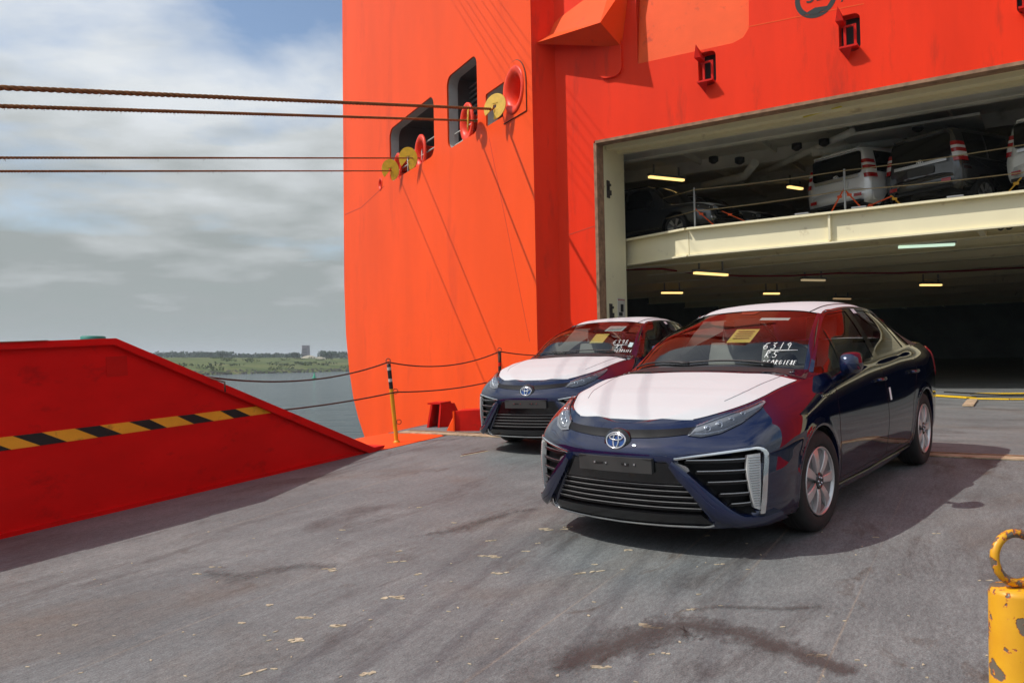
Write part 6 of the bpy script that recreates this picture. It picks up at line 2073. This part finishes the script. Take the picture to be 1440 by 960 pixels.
# farther car
pp = ws_quad(sc2, wsp1, .12, .32, .63, .84, M_PAPERB, 'pale_paper', -.010)
for f in (.78, .73, .68): ws_quad(pp, wsp1, .14, .30, f, f + .012, M_PLATE, 'print_line', -.008)
ws_quad(sc2, wsp1, .06, .20, .30, .56, M_PAPERY, 'yellow_paper', -.02)
handwriting(sc2, wsp1, [('6398', .33, .05, .22, .10, .008), ('RS', .40, .045, .12, .09, .002), ('GEORGIE4', .40, .03, .04, .07, .003)])
underline(sc2, wsp1, .36, .56, .20, .24)
ws_quad(sc2, wsp1, .55, .61, .19, .30, M_PAPERB, 'round_sticker', .005)
# ------------------------------------------------------------------ tall cars on the raised deck
M_SILVER = car_paint('silver_metallic', (.60, .60, .61), (.82, .82, .83), .35)
M_DARKCAR = car_paint('dark_metallic', (.012, .012, .013), (.045, .045, .048))
M_WHITECAR = paint('car_white', (.70, .70, .66), .25, coat=1.0)
M_BLACKCAR = car_paint('black_metallic', (.010, .010, .012), (.04, .042, .046))
M_DARKGLASS = paint('privacy_glass', (.005, .006, .006), .08, spec=.25)
M_TAILW = paint('tail_clear', (.62, .60, .58), .15, coat=.5)
M_UNDER = paint('under_black', (.015, .015, .015), .7)
def make_tall_car(body_mat, zs=1.0, film=False, spare=False, lower_mat=None):
    root = empty('off_road_car', Matrix.Identity(4))
    S = [  # x, then half profile (y, z) from sill to roof centre
        (-2.30, [(.70, .50), (.86, .60), (.905, .90), (.87, 1.14), (.80, 1.50), (.70, 1.74), (.58, 1.81), (0, 1.835)]),
        (-2.16, [(.80, .46), (.915, .58), (.935, .92), (.905, 1.16), (.82, 1.52), (.72, 1.77), (.60, 1.835), (0, 1.86)]),
        (-1.5, [(.84, .42), (.925, .56), (.942, .92), (.91, 1.15), (.83, 1.52), (.74, 1.78), (.62, 1.845), (0, 1.88)]),
        (-.4, [(.84, .42), (.92, .56), (.938, .92), (.905, 1.12), (.835, 1.52), (.745, 1.78), (.62, 1.85), (0, 1.885)]),
        (.35, [(.84, .42), (.92, .56), (.935, .92), (.90, 1.10), (.825, 1.50), (.73, 1.74), (.60, 1.81), (0, 1.845)]),
        (.62, [(.84, .42), (.92, .56), (.935, .92), (.898, 1.10), (.81, 1.44), (.71, 1.64), (.59, 1.70), (0, 1.73)]),
        (1.15, [(.84, .42), (.92, .56), (.935, .90), (.89, 1.06), (.84, 1.12), (.76, 1.145), (.60, 1.16), (0, 1.20)]),
        (1.75, [(.84, .42), (.92, .56), (.93, .86), (.88, 1.02), (.82, 1.07), (.74, 1.09), (.58, 1.10), (0, 1.13)]),
        (2.18, [(.78, .40), (.88, .52), (.88, .80), (.83, .95), (.77, 1.00), (.70, 1.02), (.55, 1.04), (0, 1.06)]),
        (2.40, [(.60, .36), (.74, .46), (.74, .74), (.70, .86), (.66, .91), (.60, .93), (.48, .95), (0, .97)]),
    ]
    net = [[(x, y, z * zs) for y, z in pr] for x, pr in S]
    PT = Patch(net); PT.sample_table(4, 4)
    nu, nv_ = 54, 35
    WXs, WRs, RA = (-1.42, 1.37), .385 * (1 if zs > .95 else .93), .44
    rows = [[PT.pt(9 * i / nu, 7 * j / nv_) for j in range(nv_ + 1)] for i in range(nu + 1)]
    for r in rows:
        for p in r:
            for wx in WXs:
                dx, dz = p.x - wx, p.z - WRs
                rr = math.hypot(dx, dz)
                if p.y > .6 and .30 < rr < RA and p.z < 1.0: p.x, p.z = wx + dx / rr * RA, WRs + dz / rr * RA
    def skin(sgn, mb):
        V = [Vector((p.x, p.y * sgn, p.z)) for r in rows for p in r]; F = []
        for i in range(nu):
            for j in range(nv_):
                q = (i * (nv_ + 1) + j, (i + 1) * (nv_ + 1) + j, (i + 1) * (nv_ + 1) + j + 1, i * (nv_ + 1) + j + 1)
                pts = [V[t] for t in q]
                if any(all(math.hypot(p.x - wx, p.z - WRs) <= RA + .001 and p.z < 1.0 for p in pts) for wx in WXs): continue
                F.append(q if sgn < 0 else q[::-1])
        mb.add(V, F, 0, True)
    mb = MB(); skin(1, mb); skin(-1, mb)
    # tail: flat panel closing the rear, and nose panel
    for i, xo in ((0, -.02), (nu, .02)):
        ring = [Vector((p.x, p.y, p.z)) for p in rows[i]]
        rws = [[Vector((p.x + xo * (1 - t * t) * 1.0, p.y * t, p.z)) for p in ring] for t in [-1 + k / 6 for k in range(13)]]
        mb.grid(rws, 0, True)
    body = mb.build('body', [body_mat], root)
    bm = bmesh.new(); bm.from_mesh(body.data); bmesh.ops.remove_doubles(bm, verts=bm.verts, dist=.001); bmesh.ops.recalc_face_normals(bm, faces=bm.faces); bm.to_mesh(body.data); bm.free()
    k = MB(); k.box((0, 0, .46), (4.3, 1.55, .16)); k.box((-2.0, 0, .62), (.5, 1.4, .2)); k.build('underbody', M_UNDER, root)
    def tail_x(y, z):
        """x of the rear face at a height"""
        pr = rows[0]
        return -2.30
    # side windows
    def sp(x, f, off, s):
        """point on the side at x between belt (f=0) and roof edge (f=1)"""
        lo, hi = 0.0, 9.0
        v = 3.12 + 1.75 * f
        for _ in range(26):
            m_ = (lo + hi) / 2
            if PT.pt(m_, v).x < x: lo = m_
            else: hi = m_
        p = PT.pt(lo, v); n = PT.nrm(lo, v); n = n if n.y > 0 else -n
        p = p + n * off
        return Vector((p.x, p.y * s, p.z))
    for s in (1, -1):
        for xa, xb, xa1, xb1 in ((-2.02, -1.30, -1.95, -1.30), (-1.20, -.38, -1.20, -.38), (-.28, .72, -.28, .36)):
            k = MB(); k.grid([[sp(xa + (xb - xa) * i / 8 + ((xa1 - xa) + ((xb1 - xb) - (xa1 - xa)) * i / 8) * f, f, .006, s) for f in (.02, .33, .66, .97)] for i in range(9)], 0, True)
            k.build('side_window', M_DARKGLASS, root, fix=True)
        k = MB(); k.tube([PT.pt(.6 + 3.2 * i / 10, 6.25) * 1.0 + Vector((0, 0, .055)) if False else Vector((PT.pt(.8 + 3.2 * i / 10, 6.2).x, PT.pt(.8 + 3.2 * i / 10, 6.2).y * s, PT.pt(.8 + 3.2 * i / 10, 6.2).z + (.05 if 0 < i < 10 else 0))) for i in range(11)], .018, 7); k.build('roof_rail', body_mat, root)
        # tail lamp: tall cluster of red, clear, red wrapping the corner
        z0, z1 = 1.06 * zs, 1.50 * zs
        def corner(t, z, off):
            """t 0 on the rear face, 1 on the flank"""
            u, v = PT.invert(-2.24, z, 0, 2, 0, 3)
            ya = PT.pt(0, v).y
            if t < .5: p = Vector((-2.30 - off, ya - .10 * (.5 - t) * 2 - .0, z))
            else:
                q = PT.pt((t - .5) * 2 * 1.25, v); p = Vector((q.x - off * .4, q.y + off, z))
            return Vector((p.x, p.y * s, p.z))
        tl_ = None
        for a, b, m_ in ((z0, z0 + .10, M_TAIL), (z0 + .10, z0 + .20, M_TAILW), (z0 + .20, z0 + .29, M_TAIL), (z0 + .29, z0 + .35, M_TAILW), (z0 + .35, z1, M_TAIL)):
            k = MB(); k.grid([[corner(t, a + (b - a) * j / 3, .028) for t in (0, .2, .4, .5, .6, .8, 1)] for j in range(4)], 0, True)
            if tl_ is None: tl_ = k.build('tail_lamp', m_, root, fix=True)
            else: k.build('lamp_band', m_, tl_, fix=True)
        # wheels
        for wx in WXs:
            M = Matrix.Translation((wx, .93 * s, WRs)) @ Matrix.Rotation(rad(-90 if s > 0 else 90), 4, 'X')
            k = MB(); k.lathe([(.24, -.23), (.33, -.23), (WRs, -.18), (WRs, -.05), (WRs - .03, -.01), (.28, -.002), (.255, -.02)], 32)
            w = k.build('wheel', M_RUBBER, root, M)
            k = MB(); k.lathe([(.256, -.018), (.25, -.008), (.235, -.03), (.22, -.12), (.0, -.13)], 28); k.build('rim', M_ALLOYGREY, w)
            for q in range(6):
                a = 2 * math.pi * q / 6 + .2
                k = MB()
                for da in (-.12, .12):
                    k.bar((.05 * math.cos(a), .05 * math.sin(a), -.03), (.24 * math.cos(a + da), .24 * math.sin(a + da), -.018), .035, .02)
                k.build('spoke', M_ALLOY, w)
            k = MB(); k.lathe([(.06, -.04), (.055, -.01), (0, -.008)], 14); k.build('hub_cap', M_ALLOYGREY, w)
            k = MB(); k.lathe([(RA + .004, -.30), (RA + .004, .0)], 26, M=Matrix.Translation((wx, .92 * s, WRs)) @ Matrix.Rotation(rad(-90 if s > 0 else 90), 4, 'X')); k.build('wheel_housing', M_UNDER, root)
    # rear details
    def rear(y, z, off): 
        return Vector((-2.318 - off, y, z * zs))
    k = MB(); k.prism(rounded(-.72, 1.19 * zs, .72, 1.72 * zs, .08), .012, M=Matrix.Translation((-2.328, 0, 0)) @ Matrix.Rotation(rad(90), 4, 'Z')); k.build('rear_window', M_DARKGLASS, root, fix=True)
    k = MB(); k.add([(-2.26, -.66, 1.80 * zs), (-2.26, .66, 1.80 * zs), (-2.44, .60, 1.77 * zs), (-2.44, -.60, 1.77 * zs), (-2.26, -.66, 1.76 * zs), (-2.26, .66, 1.76 * zs), (-2.42, .60, 1.745 * zs), (-2.42, -.60, 1.745 * zs)], [(0, 1, 2, 3), (7, 6, 5, 4), (3, 2, 6, 7), (0, 3, 7, 4), (1, 5, 6, 2)]); k.build('roof_spoiler', body_mat, root, fix=True)
    k = MB(); k.box((-2.345, 0, 1.135 * zs), (.05, 1.30, .07)); k.build('tailgate_garnish', M_SATIN, root)
    k = MB(); k.prism(rounded(-.33, .90 * zs, .33, 1.07 * zs, .04), .012, M=Matrix.Translation((-2.330, 0, 0)) @ Matrix.Rotation(rad(90), 4, 'Z')); pr_ = k.build('plate_recess', lower_mat or M_PLATE, root, fix=True)
    k = MB()
    for y in (-.2, .2): k.box((-2.336, y, .99 * zs), (.006, .03, .05))
    k.build('screw', M_BLACK, pr_)
    k = MB()
    for a, b, cz_ in ((.075, .052, 0), (.05, .018, .02), (.02, .048, 0)):
        k.tube([Vector((-2.36, a * math.cos(2 * math.pi * i / 24), 1.19 * zs + cz_ + b * math.sin(2 * math.pi * i / 24))) for i in range(24)], .008, 6, closed=True)
    k.build('badge', M_CHROME, root)
    # bumpers
    def bumper(x0, sx, z0_, z1_, name, mat):
        k = MB(); rws = []
        for z, o in ((z0_, .0), (z0_ + .05, .06), ((z0_ + z1_) / 2, .09), (z1_ - .05, .07), (z1_, .0)):
            rws.append([Vector((x0 + sx * (o - .22 * abs(t) ** 4), .93 * t * (1.0), z * zs)) for t in [-1 + j / 10 for j in range(21)]])
        k.grid(rws, 0, True); return k.build(name, mat, root, fix=True)
    rbm = bumper(-2.33, -1, .52, .86, 'rear_bumper', body_mat)
    for s in (1, -1):
        k = MB(); k.grid([[Vector((-2.425 + .10 * (abs(y) - .5), y * s, z * zs)) for y in (.55, .65, .76)] for z in (.63, .71)], 0, True); k.build('reflector', M_TAIL, rbm, fix=True)
    k = MB(); k.box((-2.37, 0, .52 * zs), (.12, 1.5, .06)); k.build('bumper_skirt', M_UNDER, rbm)
    bumper(2.36, 1, .40, .74, 'front_bumper', body_mat)
    if spare:
        k = MB(); k.lathe([(.20, -.1), (.30, -.11), (.37, -.06), (.37, .06), (.30, .11), (.20, .1)], 28, M=Matrix.Translation((-2.05, .0, .44)) @ Matrix.Rotation(rad(12), 4, 'Y')); sw = k.build('spare_wheel', M_RUBBER, root)
        k = MB(); k.lathe([(.20, -.05), (.0, -.06)], 20, M=Matrix.Translation((-2.05, 0, .44)) @ Matrix.Rotation(rad(12), 4, 'Y')); k.build('rim', M_ALLOYGREY, sw)
        k = MB(); k.box((-1.7, 0, .42), (.9, .5, .12)); k.build('hanger', M_UNDER, root)
    # front details
    k = MB(); k.grid([[Vector((2.43 + .02 * (1 - t * t) - (.0 if z < .9 else .02), .52 * t, z * zs)) for t in (-1, -.5, 0, .5, 1)] for z in (.70, .80, .90)], 0, True); gr = k.build('grille', M_GRILLE, root, fix=True)
    for z in (.74, .79, .84):
        k = MB(); k.box((2.455, 0, z * zs), (.02, 1.0, .016)); k.build('grille_bar', M_SATIN, gr)
    for s in (1, -1):
        def fl_(t, z, off):
            a = t; x = 2.42 - .36 * a * a; y = .50 + .40 * a - .04 * a * a
            return Vector((x + off, (y + off * a) * s, z * zs))
        k = MB(); k.grid([[fl_(t, .80 + .03 * t + f * (.10 + .01 * t), .02) for t in (0, .25, .5, .75, 1)] for f in (0, .33, .66, 1)], 0, True); hl = k.build('headlamp', M_LAMPDARK, root, fix=True)
        for t in (.12, .34, .55):
            c_ = fl_(t, .855, .03); k = MB(); k.lathe([(.038, 0), (.030, .012), (0, .014)], 14, M=Matrix.Translation(c_) @ Matrix.Rotation(rad(90), 4, 'Y')); k.build('projector', M_LAMPIN, hl)
        c_ = fl_(.40, .57, .05); k = MB(); k.lathe([(.085, -.02), (.085, .012), (.062, .015), (.055, .0), (0, .004)], 20, M=Matrix.Translation(c_) @ Matrix.Rotation(rad(90), 4, 'Y') ); fo = k.build('fog_lamp', M_SATIN, root)
        k = MB(); k.lathe([(.05, .006), (0, .018)], 14, M=Matrix.Translation(c_) @ Matrix.Rotation(rad(90), 4, 'Y')); k.build('lens', M_LAMPIN, fo)
        k = MB(); k.grid([[Vector((.72 - .06 * f, (.95 + .20 * t) * s, (1.12 + .17 * f) * zs)) for t in (0, .5, 1)] for f in (0, .5, 1)], 0, True)
        k.box((.66, 1.05 * s, 1.2 * zs), (.12, .22, .17)); k.build('door_mirror', body_mat, root)
    if film:
        k = MB(); k.grid([[Vector((PT.pt(u, v).x, PT.pt(u, v).y * s_, PT.pt(u, v).z + .008)) for s_, v in [(-1, 3.6), (-1, 4.2), (-1, 5), (-1, 6), (1, 7), (1, 6), (1, 5), (1, 4.2), (1, 3.6)]] for u in (6.1, 6.5, 7, 7.5, 8, 8.5, 9)], 0, True); k.build('film_cover', M_FILM, root, fix=True)
    k = MB()
    k.grid([[Vector((PT.pt(u, v).x + .012, PT.pt(u, v).y * s_, PT.pt(u, v).z + .012)) for s_, v in [(-1, 4.6), (-1, 6), (1, 7), (1, 6), (1, 4.6)]] for u in (4.25, 4.6, 5, 5.4, 5.9)], 0, True); k.build('windscreen', M_DARKGLASS, root, fix=True)
    return root
def deck_pose(o, x, y, yaw):
    """stand a car on the raised deck; yaw is the nose direction in the ship frame"""
    o.matrix_world = DOOR_F @ Matrix.Translation((x, y, MZ + .002)) @ Matrix.Rotation(yaw, 4, 'Z')
def deck_x(u, v, b): return door_xz(u, v, b)[0]
G_TALL = 'tall cars lashed on the raised deck, tails to the opening'
def tail_at(o, u, v, yaw, zt=.52, ln=2.42):
    """put the middle of a car's rear bumper edge where the photograph shows it, at its own height over the deck"""
    q = DOOR_I @ hit(u, v, DOOR_F @ Vector((0, 0, MZ + zt)), E3)
    deck_pose(o, q.x + ln * math.cos(yaw), q.y + ln * math.sin(yaw), yaw)
silver = make_tall_car(M_SILVER, lower_mat=M_SILVER)
tag(silver, 'silver off road car with its tail towards the raised deck edge', 'car', G_TALL)
tail_at(silver, 1174, 289, rad(62))
dark = make_tall_car(M_DARKCAR, spare=True)
tag(dark, 'dark grey off road car with a spare wheel hung beneath, between silver and white cars', 'car', G_TALL)
tail_at(dark, 1292, 270, rad(62))
white = make_tall_car(M_WHITECAR, lower_mat=M_WHITECAR)
tag(white, 'white off road car cut by the right edge of the picture', 'car', G_TALL)
tail_at(white, 1474, 244, rad(62))
G_LOW = 'dark cars parked slantwise at the left of the raised deck'
xo = make_tall_car(M_BLACKCAR, zs=.90, film=True)
xo.name = 'dark_crossover'
tag(xo, 'first dark car at the left of the raised deck, its front wheel by the stanchion', 'car', G_LOW)
def wheel_at(o, u, v, yaw):
    """right front wheel stands on the deck at this point of the photograph"""
    q = DOOR_I @ hit(u, v, DOOR_F @ Vector((0, 0, MZ)), E3)
    c, n = math.cos(yaw), math.sin(yaw)
    wx, wy = 1.37, -.85
    deck_pose(o, q.x - (wx * c - wy * n), q.y - (wx * n + wy * c), yaw)
    return q.x - (wx * c - wy * n), q.y - (wx * n + wy * c)
XYAW = rad(-14)
xx, xy = wheel_at(xo, 952, 339, XYAW)
xo2 = copy_tree(xo)
tag(xo2, 'second dark car behind the first, its fog lamp left of the silver car', 'car', G_LOW)
deck_pose(xo2, xx + .50, xy + 2.02, XYAW)
# ------------------------------------------------------------------ thin sea haze
m = bpy.data.materials.new('haze')
m.use_nodes = True
nt = m.node_tree
nt.nodes.remove(nt.nodes['Principled BSDF'])
pv = nt.nodes.new('ShaderNodeVolumePrincipled')
pv.inputs['Color'].default_value = (0.86, 0.92, 1.0, 1)
pv.inputs['Density'].default_value = 0.0003
pv.inputs['Anisotropy'].default_value = 0.2
nt.links.new(pv.outputs[0], nt.nodes['Material Output'].inputs['Volume'])
k = MB(); k.box((0, 1500, (WATER_Z - 1 + 38) / 2), (8000, 7000, 38 - WATER_Z + 1))
hz_o = k.build('haze', m)
tag(hz_o, kind='stuff')
